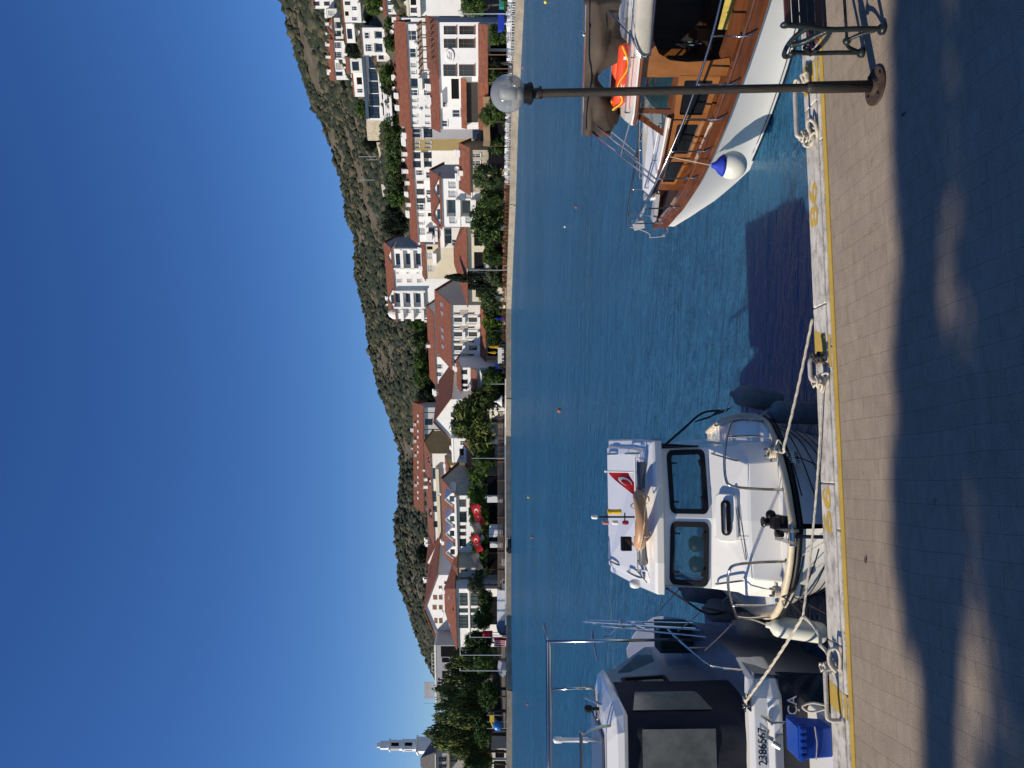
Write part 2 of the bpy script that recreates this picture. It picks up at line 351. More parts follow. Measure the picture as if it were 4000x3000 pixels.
# coping: a raised outer block, a thin groove, an inner strip, in uneven castings
cp = MB(); rr = random.Random(4); a = -40.0
while a < 40:
    L = rr.uniform(1.1, 2.6); dz = rr.uniform(-0.0008, 0.0008); db = rr.uniform(-0.006, 0.006)
    cp.box(a, a+L-0.008, -0.235, 0.02+db, -0.35, 0.028+dz); cp.box(a-0.4, a+L-0.412, -0.300, -0.2435, -0.35, 0.020+dz*0.6); a += L
cp.build('coping', M['whitepaint'], quay, bevel=0.012)
ys = MB(); ys.box(-40, 40, -0.368, -0.304, -0.3, 0.012); ys.build('yellow_edge_line', M['yellowpaint'], quay, bevel=0.006)
wl = MB(); wl.box(-60, 60, -0.36, 0.0, -3.3, -0.352); wl.build('quay_wall', M['concrete'], quay)
# yellow patches across the coping at the mooring rails
def patch(a0, a1, sk):
    for b0, b1, z in ((0.008, -0.226, .0295), (-0.252, -0.296, .0215)):
        f = lambda b: (a0+sk*(1+b/.3), a1+sk*(1+b/.3)+.02*b)
        p = MB(); p.prism([(f(b0)[0], b0), (f(b0)[1], b0), (f(b1)[1], b1), (f(b1)[0], b1)], 2, z-.001, z); p.build('painted_patch', M['yellowpaint'], quay)
for a0, a1, sk in ((0.12, 0.42, 0.08), (-2.93, -2.72, 0.04), (2.75, 3.05, 0.05)): patch(a0, a1, sk)
# berth numbers, stencilled
def text_mesh(name, s, m, size, parent, M4, offset=0.0, extrude=0.0):
    c = bpy.data.curves.new(name, 'FONT'); c.body = s; c.size = size; c.offset = offset; c.extrude = extrude; c.align_x = 'CENTER'; c.align_y = 'CENTER'
    t = bpy.data.objects.new(name, c); COL.objects.link(t); dg = bpy.context.evaluated_depsgraph_get()
    me = bpy.data.meshes.new_from_object(t.evaluated_get(dg)); bpy.data.objects.remove(t); bpy.data.curves.remove(c)
    me.transform(M4); me.materials.clear(); me.materials.append(m); o = bpy.data.objects.new(name, me); COL.objects.link(o); o.parent = parent; return o
def berth(s, ac, bc):
    S = Matrix.Diagonal((1.95, 1.0, 1, 1)); text_mesh('berth_number', s, M['yellowpaint'], 0.225, quay, Matrix.Translation((ac, bc, 0.0300)) @ S, offset=0.006)
berth('86', 1.69, -0.105); berth('66', -1.16, -0.105)

# ------------------------------------------------------------------ far shore, hillside
SHORE = [(-420,120),(-160,140),(-120,150),(-79,153),(-63,153),(-50,160),(-33,160),(-11.5,165),(-3,161),(16.5,160),(25,145),(31.6,129),(41,117),(49,94),(58,68),(80,40),(120,12)]
def shore_y(b):
    """depth of the shoreline on the bearing b = x / y"""
    for (x0,y0),(x1,y1) in zip(SHORE, SHORE[1:]):
        b0, b1 = x0/y0, x1/y1
        if b0 <= b <= b1:
            # intersect the ray with the segment
            dx, dy = x1-x0, y1-y0; den = dx - b*dy
            t = (b*y0 - x0)/den if abs(den) > 1e-9 else 0
            return y0 + t*dy
    return 150 if b < 0 else 60
CREST = [(-900,920),(-300,1040),(0,1090),(48,1104),(140,1130),(241,1164),(309,1188),(400,1217),(463,1246),(540,1275),(627,1304),(714,1333),(791,1347),(863,1360),(946,1385),(1058,1384),(1116,1396),(1181,1408),(1279,1421),(1374,1446),(1537,1483),(1663,1530),(1754,1559),(1862,1564),(1960,1550),(2061,1537),(2170,1546),(2296,1560),(2405,1591),(2513,1636),(2622,1684),(2700,1740),(2800,1800),(3000,1880),(3600,1900)]
_cy = [c[0] for c in CREST]; _cx = [c[1] for c in CREST]
def crest_e(b): return (HX - float(np.interp(1500 - b*F, _cy, _cx)) - 6) / F
def back_y(b): return shore_y(b) + 235 + 60*max(0, -b)
def terr_z(b, y):
    y0 = shore_y(b) + 22; yc = back_y(b); zc = CAMZ + crest_e(b)*yc
    if y <= y0: return 0.12
    s = (y-y0)/(yc-y0)
    if s <= 1: return 0.12 + (zc-0.12)*(0.75*s + 0.25*s*s)
    return zc - (s-1)*zc*0.8
def tz(x, y): return terr_z(x/y, y)
def tdepth(px, py):
    """depth where the photo ray meets the hillside"""
    b = (1500-py)/F; e = (HX-px)/F; y = shore_y(b)+16
    while y < back_y(b):
        if terr_z(b, y) >= CAMZ + e*y: return y
        y += 0.5
    return back_y(b)
bs = np.linspace(-0.95, 0.80, 230); ns = 90; rng = np.random.RandomState(7)
vs = []; fs = []
for i, b in enumerate(bs):
    y0 = shore_y(b); y1 = back_y(b)
    for k in range(ns):
        t = k/(ns-1); y = y0 + (y1 + 160 - y0)*t**1.15
        z = terr_z(b, y)
        if y > y0 + 30: z += (rng.rand()-0.5)*1.2*min(1, (y-y0-30)/60)
        vs.append((b*y, y, z))
for i in range(len(bs)-1):
    for k in range(ns-1): fs.append((i*ns+k, (i+1)*ns+k, (i+1)*ns+k+1, i*ns+k+1))
tm = MB(); tm.v = vs; tm.f = fs; tm.m = [0]*len(fs)
M['soil'] = mat('hillside_soil', (0.050,0.047,0.028), 0.95, vscale=0.11, base2=(0.135,0.108,0.07), bump=0.9, bscale=0.6)
tag(tm.build('hillside', M['soil'], smooth=True), kind='structure')
# far quay wall
fq = MB()
for (x0,y0),(x1,y1) in zip(SHORE, SHORE[1:]):
    d = Vector((x1-x0, y1-y0, 0)).normalized(); n = Vector((d.y, -d.x, 0))
    if n.y > 0: n = -n
    A = Vector((x0,y0,0)); B = Vector((x1,y1,0))
    for off, za, zb in ((0.55, -2.0, 0.16), (0.75, -2.0, -0.55)):
        p = [A+n*off, B+n*off, B-n*0.6, A-n*0.6]
        fq.add([tuple(q+Vector((0,0,za))) for q in p] + [tuple(q+Vector((0,0,zb))) for q in p], [(0,1,5,4),(4,5,6,7),(1,2,6,5),(0,3,7,4)])
tag(fq.build('far_quay_wall', mat('far_quay_concrete', (0.30,0.26,0.20), 0.9, var=0.25, vscale=0.7)), kind='structure')

# scrub on the hillside: nobody could count it
from mathutils import noise as mnoise
def scrub(name, n, seed, mats, yfrac, smin, smax, bias):
    rs = np.random.RandomState(seed)
    # low-poly lumpy bush
    bm = bmesh.new(); bmesh.ops.create_icosphere(bm, subdivisions=1, radius=1.0)
    base = np.array([v.co[:] for v in bm.verts]); tri = np.array([[v.index for v in f.verts] for f in bm.faces]); bm.free()
    V = []; Fc = []; Mi = []; cnt = 0
    while cnt < n:
        b = rs.uniform(-0.56, 0.56); y0 = shore_y(b)+34; y1 = back_y(b)+6
        y = y0 + (y1-y0)*rs.rand()**0.8
        # patchy cover: thinner and paler towards the right-hand slope
        pv = 5.5*mnoise.noise((b*y*.045, y*.045, 2.0))+3.0*mnoise.noise((b*y*.16, y*.16, 7.0))
        cover = 0.92 - max(0, b-0.08)*1.5
        if rs.rand() > cover + 0.28*pv: continue
        s = (smin+(smax-smin)*rs.rand()**2.2)*(0.6+0.8*rs.rand())*(1+.25*max(-1,min(1,pv)))
        p = base*(1+ (rs.rand(len(base),1)-0.5)*0.7)*np.array([s*rs.uniform(.8,1.3), s*rs.uniform(.8,1.3), s*rs.uniform(.65,1.05)])
        p = p + np.array([b*y, y, terr_z(b, y)+s*0.25]); V.append(p); Fc.append(tri+cnt*len(base)); Mi.append(np.full(len(tri), rs.choice(len(mats), p=bias))); cnt += 1
    V = np.concatenate(V); Fc = np.concatenate(Fc); Mi = np.concatenate(Mi)
    me = bpy.data.meshes.new(name); me.vertices.add(len(V)); me.vertices.foreach_set('co', V.ravel()); me.loops.add(len(Fc)*3); me.polygons.add(len(Fc))
    me.loops.foreach_set('vertex_index', Fc.ravel()); me.polygons.foreach_set('loop_start', np.arange(len(Fc))*3); me.polygons.foreach_set('material_index', Mi.astype(np.int32)); me.update(); me.validate()
    for q in mats: me.materials.append(q)
    o = bpy.data.objects.new(name, me); COL.objects.link(o); return tag(o, 'dark green scrub and low bushes over the rocky hillside', kind='stuff')
SCR = [mat('scrub_dark', (0.016,0.025,0.010), 0.9, var=0.4, vscale=0.8), mat('scrub_mid', (0.027,0.033,0.015), 0.9, var=0.4, vscale=0.8), mat('scrub_dry', (0.075,0.066,0.034), 0.9, var=0.4, vscale=0.8), mat('scrub_deep', (0.010,0.020,0.010), 0.9)]
scrub('hillside_scrub', 56000, 3, SCR, 1, 0.35, 1.5, [0.34,0.30,0.20,0.16])
# ------------------------------------------------------------------ houses of the town
WIN_CACHE = {}
def make_window(w, h, style, parent, loc, rz, name='window'):
    """frame with its bars as a part, the pane as its sub-part; same-sized windows share meshes"""
    key = (round(w, 1), round(h, 1), style)
    w, h = max(key[0], 0.3), max(key[1], 0.3)
    if key not in WIN_CACHE:
        fm = {'w': 'whiteframe', 'b': 'brownframe', 'c': 'whiteframe', 'g': 'dark', 's': 'brownframe'}[style[0]]
        m = MB(); t = 0.09 if w < 1.6 else 0.11
        m.box(-w/2, w/2, 0, 0.07, 0, t); m.box(-w/2, w/2, 0, 0.07, h-t, h); m.box(-w/2, -w/2+t, 0, 0.07, t, h-t); m.box(w/2-t, w/2, 0, 0.07, t, h-t)
        nb = 1 if w < 1.9 else (2 if w < 3 else max(2, int(w/1.1)-1))
        for k in range(nb):
            x = -w/2 + w*(k+1)/(nb+1); m.box(x-0.035, x+0.035, 0.005, 0.065, t, h-t)
        if h > 1.3: m.box(-w/2+t, w/2-t, 0.008, 0.062, h*0.68, h*0.68+0.06)
        m.box(-w/2-0.06, w/2+0.06, -0.24, 0.0, -0.09, -0.003)      # sill
        if style == 's':                                           # shutters closed
            for k in range(int(h/0.14)): m.box(-w/2+t, w/2-t, -0.02, 0.004, t+k*0.13, t+k*0.13+0.1)
        f = m.build(name, M[fm]); p = MB(); p.box(-w/2+0.03, w/2-0.03, 0.075, 0.10, 0.03, h-0.03)
        g = p.build('pane', M['curtain' if style == 'c' else 'pane'], f); f.name = name
        WIN_CACHE[key] = (f, g); first = True
    else:
        f0, g0 = WIN_CACHE[key]; f = f0.copy(); COL.objects.link(f); g = g0.copy(); COL.objects.link(g); g.parent = f
        f.name = name; g.name = 'pane'
    f.parent = parent; f.location = loc; f.rotation_euler = (0,0,rz)
    return f

def panel(mb, u0, u1, z0, z1, holes, to3, depth=0.2, mi=0):
    """rectangle with rectangular holes and reveals; to3(u, v, z): v is into the wall"""
    us = sorted({u0, u1} | {x for h in holes for x in h[:2]}); zs = sorted({z0, z1} | {x for h in holes for x in h[2:4]})
    us = [u for u in us if u0-1e-6 <= u <= u1+1e-6]; zs = [z for z in zs if z0-1e-6 <= z <= z1+1e-6]
    for a, b in zip(us, us[1:]):
        for c, d in zip(zs, zs[1:]):
            um, zm = (a+b)/2, (c+d)/2
            if any(h[0] < um < h[1] and h[2] < zm < h[3] for h in holes): continue
            mb.quad(to3(a,0,c), to3(b,0,c), to3(b,0,d), to3(a,0,d), mi)
    for h in holes:
        a, b, c, d = h[:4]; v = h[4] if len(h) > 4 else depth
        mb.quad(to3(a,0,c), to3(a,v,c), to3(a,v,d), to3(a,0,d), mi); mb.quad(to3(b,0,c), to3(b,0,d), to3(b,v,d), to3(b,v,c), mi)
        mb.quad(to3(a,0,c), to3(b,0,c), to3(b,v,c), to3(a,v,c), mi); mb.quad(to3(a,0,d), to3(a,v,d), to3(b,v,d), to3(b,0,d), mi)
        if v > 0.4: mb.quad(to3(a,v,c), to3(b,v,c), to3(b,v,d), to3(a,v,d), mi)

def slab(mb, pts, t, mi=0):
    """sloping polygon with thickness t downwards"""
    n = len(pts); up = [Vector(p) for p in pts]; lo = [p - Vector((0,0,t)) for p in up]
    mb.add([tuple(p) for p in up] + [tuple(p) for p in lo], [tuple(range(n)), tuple(range(2*n-1, n-1, -1))] + [(i, (i+1)%n, n+(i+1)%n, n+i) for i in range(n)], mi)

class House:
    def __init__(s, name, label, cat, pyL, pyR, eave, base, d=None, off=None, phi=-29, dp=9, group=None):
        pc = (pyL+pyR)/2; b = (1500-pc)/F
        if d is None: d = shore_y(b)+off if off is not None else tdepth(base, pc)
        s.phi = R(phi); s.X = Vector((math.cos(s.phi), math.sin(s.phi), 0)); s.Y = Vector((-math.sin(s.phi), math.cos(s.phi), 0))
        s.C = Vector((b*d, d, 0)); tl, tr = s.t(pyL), s.t(pyR); s.C = s.C + s.X*((tl+tr)/2); s.W = tr-tl; s.dp = dp
        corners = [s.C + s.X*(sx*s.W/2) + s.Y*(sy*dp) for sx in (-1,1) for sy in (0,1)]
        s.z0 = max(0.1, min(tz(c.x, c.y) for c in corners)-0.6) if min(tz(c.x, c.y) for c in corners) > 0.2 else 0.1
        s.C.z = s.z0; s.root = thing(name, label, cat, s.C, s.phi, group); s.name = name
        s.H = s.z(eave, s.C.y) - s.z0; s.wins = []; s.side = []; s.holes = []; s.sholes = []; s.extra = []
    def t(s, py):
        b = (1500-py)/F; return (b*s.C.y - s.C.x)/(s.X.x - b*s.X.y)
    def sd(s, py):
        b = (1500-py)/F; c = s.C + s.X*(s.W/2); return (b*c.y - c.x)/(s.Y.x - b*s.Y.y)
    def z(s, px, y): return CAMZ - (px-HX)/F*y
    def zl(s, px, t): return s.z(px, s.C.y + t*s.X.y) - s.z0
    def win(s, style, *rects):
        """rects in photo pixels (pyL, pyR, pxTop, pxBottom)"""
        for a, b, c, d in rects:
            if a < b: a, b = b, a
            t0, t1 = s.t(a), s.t(b); tm = (t0+t1)/2; z1, z0 = s.zl(c, tm), s.zl(d, tm)
            t0, t1 = max(t0, -s.W/2+0.1), min(t1, s.W/2-0.1)
            if t1-t0 < 0.25: continue
            w, h = max(round(t1-t0, 1), 0.3), max(round(z1-z0, 1), 0.3)
            tm = (t0+t1)/2; z0 = min(max(z0, 0.05), s.H-h-0.08) if style != 'x' else z0
            s.wins.append((style, tm, z0, w, h)); s.holes.append((tm-w/2, tm+w/2, z0, z0+h, 1.3 if style == 'o' else 0.2))
        return s
    def swin(s, style, *rects):
        for a, b, c, d in rects:
            if a < b: a, b = b, a
            u0, u1 = sorted((s.sd(a), s.sd(b))); um = (u0+u1)/2; yy = (s.C + s.X*(s.W/2) + s.Y*um).y
            z1, z0 = s.z(c, yy)-s.z0, s.z(d, yy)-s.z0; w, h = max(round(u1-u0,1), .4), max(round(z1-z0,1), .4)
            if um-w/2 < 0.1 or um+w/2 > s.dp-0.1 or z0 < 0 or z0+h > s.H: continue
            s.side.append((style, um, z0, w, h)); s.sholes.append((um-w/2, um+w/2, z0, z0+h, 0.2))
        return s
    def build(s, roof='gable', ridge=None, wallm='white', sidem=None, roofm='tile', over=0.45, apex=None, chim=()):
        W, D, H = s.W, s.dp, s.H; mb = MB(); sm = 1 if sidem else 0
        panel(mb, -W/2, W/2, 0, H, s.holes, lambda u, v, z: (u, v, z))
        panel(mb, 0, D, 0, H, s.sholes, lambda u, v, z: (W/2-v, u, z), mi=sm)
        mb.quad((-W/2,0,0), (-W/2,0,H), (-W/2,D,H), (-W/2,D,0)); mb.quad((-W/2,D,0), (-W/2,D,H), (W/2,D,H), (W/2,D,0))
        ax = s.t(apex) if apex is not None else 0.0
        ry = 0 if roof == 'front' else D/2*math.cos(s.phi) + ax*s.X.y
        rh = max(0.6, s.z(ridge, s.C.y + ry)-s.z0-H) if ridge else W*0.2
        if roof == 'gable':
            for x in (-W/2, W/2): mb.add([(x,0,H),(x,D,H),(x,D/2,H+rh)], [(0,1,2)], sm if x > 0 else 0)
        if roof == 'front':
            for y in (0, D): mb.add([(-W/2,y,H),(W/2,y,H),(ax,y,H+rh)], [(0,1,2)])
        if roof == 'shed':
            mb.add([(W/2,0,H),(W/2,D,H),(W/2,D,H+rh)], [(0,1,2)], sm); mb.add([(-W/2,0,H),(-W/2,D,H),(-W/2,D,H+rh)], [(0,1,2)]); mb.quad((-W/2,D,H),(W/2,D,H),(W/2,D,H+rh),(-W/2,D,H+rh))
        mb.build('wall', [M[wallm]] + ([M[sidem]] if sidem else []), s.root)
        rb = MB(); o = over; e = 0.16
        if roof == 'gable':
            k = rh/(D/2); zl = H-o*k+e
            slab(rb, [(-W/2-o,-o,zl),(W/2+o,-o,zl),(W/2+o,D/2,H+rh+e),(-W/2-o,D/2,H+rh+e)], e); slab(rb, [(-W/2-o,D/2,H+rh+e),(W/2+o,D/2,H+rh+e),(W/2+o,D+o,zl),(-W/2-o,D+o,zl)], e)
        elif roof == 'front':
            kl = rh/(ax+W/2); kr = rh/(W/2-ax)
            slab(rb, [(-W/2-o,-o,H-o*kl+e),(ax,-o,H+rh+e),(ax,D+o,H+rh+e),(-W/2-o,D+o,H-o*kl+e)], e); slab(rb, [(ax,-o,H+rh+e),(W/2+o,-o,H-o*kr+e),(W/2+o,D+o,H-o*kr+e),(ax,D+o,H+rh+e)], e)
        elif roof == 'shed':
            k = rh/D; slab(rb, [(-W/2-o,-o,H-o*k+e),(W/2+o,-o,H-o*k+e),(W/2+o,D+o,H+rh+o*k+e),(-W/2-o,D+o,H+rh+o*k+e)], e)
        elif roof == 'hip':
            i = min(D/2, W/2-0.2); zl = H+0.02; A = [(-W/2-o,-o,zl),(W/2+o,-o,zl),(W/2+o,D+o,zl),(-W/2-o,D+o,zl)]; r0 = (-W/2+i,D/2,H+rh); r1 = (W/2-i,D/2,H+rh)
            lo = [(p[0],p[1],p[2]-e) for p in A]
            rb.add(A+[r0,r1]+lo, [(0,1,5,4),(1,2,5),(2,3,4,5),(3,0,4),(6,9,8,7),(0,6,7,1),(1,7,8,2),(2,8,9,3),(3,9,6,0)])
        elif roof == 'flat':
            rb.box(-W/2-0.12, W/2+0.12, -0.12, D+0.12, H, H+0.22); rb.box(-W/2, W/2, 0, 0.2, H+0.22, H+0.5); rb.box(W/2-0.2, W/2, 0.2, D, H+0.22, H+0.5)
        s.roof = rb.build('roof', M[roofm], s.root); s.rh = rh
        for (py, pt, pb) in chim:
            t = s.t(py); yy = s.C.y + t*s.X.y + D/2*math.cos(s.phi)*0.7; zt = s.z(pt, yy)-s.z0; zb = s.z(pb, yy)-s.z0
            c = MB(); c.box(t-0.45, t+0.45, D*.35-.4, D*.35+.4, min(zb, H)-0.3, zt); c.box(t-0.55, t+0.55, D*.35-.5, D*.35+.5, zt, zt+0.12); c.build('chimney', M['white2'], s.roof)
        for (st, tm, z0, w, h) in s.wins:
            if st == 'o':
                p = MB(); p.box(tm-w*.38, tm+w*.38, 1.2, 1.28, z0+0.05, z0+h*.86); p.build('balcony_door', M['pane'], s.root)
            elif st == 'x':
                p = MB(); p.box(tm-w/2+.02, tm+w/2-.02, 0.12, 0.19, z0+.02, z0+h-.02); p.build('opening', M['dark'], s.root)  # near black panel, the shade inside the opening as colour
            else: make_window(w, h, st, s.root, (tm, 0.10, z0), 0)
        for (st, um, z0, w, h) in s.side: make_window(w, h, st, s.root, (W/2-0.10, um, z0), R(90))
        return s
    def balcony(s, *rects, out=1.1, m='white', rail=False):
        for a, b, c, d in rects:
            t0, t1 = sorted((s.t(a), s.t(b))); tm = (t0+t1)/2; z1, z0 = s.zl(c, tm), s.zl(d, tm); q = MB()
            q.box(t0, t1, -out, -0.01, z0-0.16, z0)
            if rail:
                for x in np.linspace(t0+.04, t1-.04, max(3, int((t1-t0)/0.35))): q.box(x-.02, x+.02, -out, -out+.04, z0, z1)
                q.box(t0, t1, -out-.01, -out+.05, z1, z1+.06)
            else:
                q.box(t0, t1, -out, -out+.12, z0, z1); q.box(t0, t0+.12, -out+.12, -.01, z0, z1); q.box(t1-.12, t1, -out+.12, -.01, z0, z1)
            q.build('balcony', M[m], s.root)
        return s
    def pent(s, pyL, pyR, pt, pb, out=1.6, m='tile', posts=0, name='pent_roof'):
        t0, t1 = s.t(pyL), s.t(pyR); tm = (t0+t1)/2; z1 = s.zl(pt, tm); z0 = s.z(pb, s.C.y+tm*s.X.y-out*math.cos(s.phi))-s.z0; q = MB()
        slab(q, [(t0,-out,z0),(t1,-out,z0),(t1,-.01,z1),(t0,-.01,z1)], 0.12); q.build(name, M[m], s.root)
        if posts:
            for x in np.linspace(t0+.2, t1-.2, posts):
                p = MB(); p.box(x-.07, x+.07, -out+.1, -out+.24, 0, z0-.1); p.build('post', M['timber'], s.root)
        return s
    def dormer(s, *specs, m='white', roofm='tile', w=2.4):
        for (py, pa, pb) in specs:
            t = s.t(py); D = s.dp; yy = s.C.y + t*s.X.y; y0 = 0.15; z0 = s.zl(pb, t); z1 = s.zl(pa, t); h = z1-z0
            k = s.rh/(D/2); yb = min(D/2, y0 + (h+0.3)/max(k, .2)); q = MB()
            q.prism([(t-w/2, z0-0.2), (t+w/2, z0-0.2), (t+w/2, z0+h*.25), (t, z1), (t-w/2, z0+h*.25)], 1, y0, yb-0.05)
            dm = q.build('dormer', M[m], s.root); r = MB()
            for sg in (-1, 1):
                slab(r, [(t, y0-.35, z1+.2), (t+sg*(w/2+.3), y0-.35, z0+h*.25+.03), (t+sg*(w/2+.3), yb, z0+h*.25+.03), (t, yb, z1+.2)], .13)
            r.build('dormer_roof', M[roofm], dm); p = MB(); p.box(t-w*.24, t+w*.24, y0-.04, y0-.002, z0+h*.05, z0+h*.55); p.build('pane', M['pane'], dm)
        return s
    def box(s, name, m, pyL, pyR, pt, pb, out=0.1, back=0.0):
        t0, t1 = s.t(pyL), s.t(pyR); tm = (t0+t1)/2; q = MB(); q.box(t0, t1, -out, -back-.003, s.zl(pb, tm), s.zl(pt, tm)); return q.build(name, M[m], s.root)
    def skylights(s, m, size, *pts):
        """(py, px) on the front slope"""
        k = s.rh/(s.dp/2)
        for py, px in pts:
            t = s.t(py); y = 0.0
            while y < s.dp/2 and s.H + k*y + .16 < s.z(px, s.C.y + t*s.X.y + y*math.cos(s.phi))-s.z0: y += 0.05
            q = MB(); a, b = size; n = math.hypot(1, k); 
            pts4 = [(t-a/2, y-b/2/n, s.H+.2+k*(y-b/2/n)), (t+a/2, y-b/2/n, s.H+.2+k*(y-b/2/n)), (t+a/2, y+b/2/n, s.H+.2+k*(y+b/2/n)), (t-a/2, y+b/2/n, s.H+.2+k*(y+b/2/n))]
            slab(q, [tuple(Vector(p)+Vector((0,0,.05))) for p in pts4], .12); q.build('skylight', M[m], s.root)
        return s

M['skyglass'] = mat('skylight_glass', (0.25,0.30,0.36), 0.15, spec=0.8)
M['cover'] = mat('solar_panel', (0.05,0.07,0.10), 0.2, spec=0.8)

# ---------- right: the steep end of the town
h = House('hotel_building', 'white waterfront hotel with an oval logo, six brown windows and a side wall greyed as shade', 'hotel', 300, 87, 1712, 1985, off=12, dp=15)
h.win('b', (135,100,1733,1782),(135,100,1793,1853),(187,151,1733,1782),(187,151,1793,1853),(297,251,1733,1782),(297,251,1793,1853)).win('x', (135,95,1915,1985),(190,145,1915,1985),(245,200,1915,1985),(297,255,1915,1985))
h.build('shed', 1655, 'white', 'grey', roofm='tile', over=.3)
h.pent(320, 92, 1868, 1903, out=2.6, posts=5)
pg = MB()
for k, t in enumerate(np.linspace(-h.W/2+.3, h.W/2-.4, 9)): pg.box(t-.07, t+.07, 0.3, 6.4, h.H+3.1, h.H+3.26); 
for k, t in enumerate(np.linspace(-h.W/2+.3, h.W/2-.4, 5)): pg.box(t-.08, t+.08, 0.5, .66, h.H+0.1, h.H+3.1); pg.box(t-.08, t+.08, 6.0, 6.16, h.H+1.0, h.H+3.1)
for y in (0.5, 3.2, 6.0): pg.box(-h.W/2, h.W/2, y, y+.16, h.H+2.9, h.H+3.09)
for k in range(16): x = -h.W/2+.2+k*(h.W-.4)/15; pg.box(x-.02, x+.02, 0.12, 0.16, h.H+.2, h.H+1.1)
pg.box(-h.W/2, h.W/2, 0.1, .18, h.H+1.1, h.H+1.17); pg.build('pergola', M['timber'], h.root)
# the oval sign and its scrawl of lettering
tc_ = h.t(217); zc_ = h.zl(1757, tc_); rx_, rz_ = abs(h.t(244)-h.t(190))/2, (h.zl(1740, tc_)-h.zl(1775, tc_))/2
ov = MB(); ov.loft([[(tc_+rx_*k*math.cos(a), y, zc_+rz_*k*math.sin(a)) for a in np.linspace(0, 2*math.pi, 41)[:-1]] for k, y in ((1,-.004),(1,-.06),(.96,-.075))], caps=True); sign = ov.build('sign_plate', M['white'], h.root)
ol = MB(); ol.tube([(tc_+rx_*math.cos(a), -.07, zc_+rz_*math.sin(a)) for a in np.linspace(R(-145), R(60), 34)], [.012+.05*math.sin(math.pi*k/33) for k in range(34)], 6); ol.build('oval_line', M['dark'], sign)
sc = MB()
def scr(pts, r=.035): sc.tube([(tc_+x*rx_, -.085, zc_+z*rz_) for x, z in pts], r, 5)
scr([(-.55,.05),(-.45,-.1),(-.35,.1),(-.5,.25),(-.3,.3),(-.22,.0),(-.1,-.15),(0,.05),(.1,-.1),(.22,.05),(.3,-.12),(.42,.1),(.3,.25),(.5,.2),(.6,0)]); scr([(-.62,-.35),(-.4,-.28),(0,-.42),(.45,-.3)]); scr([(-.3,.45),(-.22,.62),(-.1,.5),(-.18,.4)]); scr([(0,.5),(.1,.6)])
sc.build('sign_lettering', M['dark'], sign)

h = House('white_house', 'white house with a wide terrace opening over a dark plank shop front', 'house', 505, 300, 1714, 1985, off=14, dp=7)
h.win('x', (386,308,1763,1793)).win('w', (457,428,1768,1797),(418,398,1726,1742),(494,470,1725,1748)).win('x', (470,325,1825,1862),(470,330,1905,1985)).build('gable', 1684, 'white')
h.box('shop_front', 'darkwood', 478, 322, 1818, 1866, out=.12); h.pent(500, 305, 1801, 1820, out=1.0); h.pent(505, 300, 1868, 1905, out=2.4, posts=4)
h.box('sun_blind', 'whiteframe', 420, 360, 1723, 1730, out=.9)

h = House('long_white_house', 'long white two storey house under a long terracotta roof, above the waterfront houses', 'house', 496, 95, 1592, 1702, d=150, dp=9)
h.win('w', (157,118,1597,1628),(224,188,1600,1626)).win('c', (263,244,1604,1626),(290,275,1606,1624)).win('o', (345,306,1600,1632),(345,306,1652,1684)).win('w', (372,350,1606,1632),(372,350,1657,1685))
for a, b in ((398,386),(424,412),(458,446),(485,473)): h.win('c', (a,b,1608,1630),(a,b,1661,1683))
h.build('gable', 1552, 'white'); h.balcony((350,303,1636,1648)); h.box('air_conditioner', 'whiteframe', 262, 250, 1634, 1644, out=.4); h.box('air_conditioner', 'whiteframe', 432, 424, 1636, 1646, out=.4)
h.box('air_conditioner', 'whiteframe', 176, 166, 1616, 1628, out=.4)

h = House('ochre_house', 'narrow ochre house with four small windows between white houses', 'house', 587, 543, 1609, 1705, d=158, dp=8)
h.win('w', (562,551,1615,1640),(579,568,1615,1640),(562,551,1661,1684),(579,568,1661,1684)).build('gable', 1585, 'ochre')
h = House('grey_white_house', 'pale grey house with glazed balconies beside the narrow ochre house', 'house', 543, 499, 1608, 1705, d=156, dp=8)
h.win('g', (536,522,1613,1641),(518,504,1613,1641),(536,504,1655,1685)).build('gable', 1586, 'grey'); h.balcony((541,501,1644,1653), rail=True, m='whiteframe')

h = House('white_row_house', 'white row house with balconies left of the narrow ochre house', 'house', 702, 588, 1611, 1708, d=164, dp=8)
h.win('g', (620,594,1614,1643),(654,629,1614,1642),(618,594,1656,1683),(652,630,1656,1683)).win('w', (684,664,1626,1650),(695,672,1664,1684)).build('gable', 1586, 'white', chim=((612,1572,1590),(680,1572,1592))); h.balcony((656,592,1645,1654))
h = House('white_row_house', 'white row house with arched blinds behind the big waterfront gable house', 'house', 822, 704, 1619, 1712, d=172, dp=8)
h.win('b', (718,703,1628,1652),(761,737,1628,1655),(794,774,1628,1658)).win('w', (819,798,1630,1656),(760,742,1666,1684),(790,772,1668,1686)).build('gable', 1595, 'white', chim=((726,1584,1600),(812,1588,1604)))
h = House('white_row_house', 'far end of the white row with two grey windows and a sloping roof', 'house', 945, 824, 1627, 1716, d=180, dp=8)
h.win('c', (846,831,1628,1658),(877,866,1632,1656),(917,889,1634,1662)).win('g', (846,831,1672,1694),(917,889,1675,1694)).build('gable', 1602, 'white')
h.balcony((925,884,1664,1673)); h.box('awning_frame', 'whiteframe', 935, 905, 1667, 1690, out=1.6)

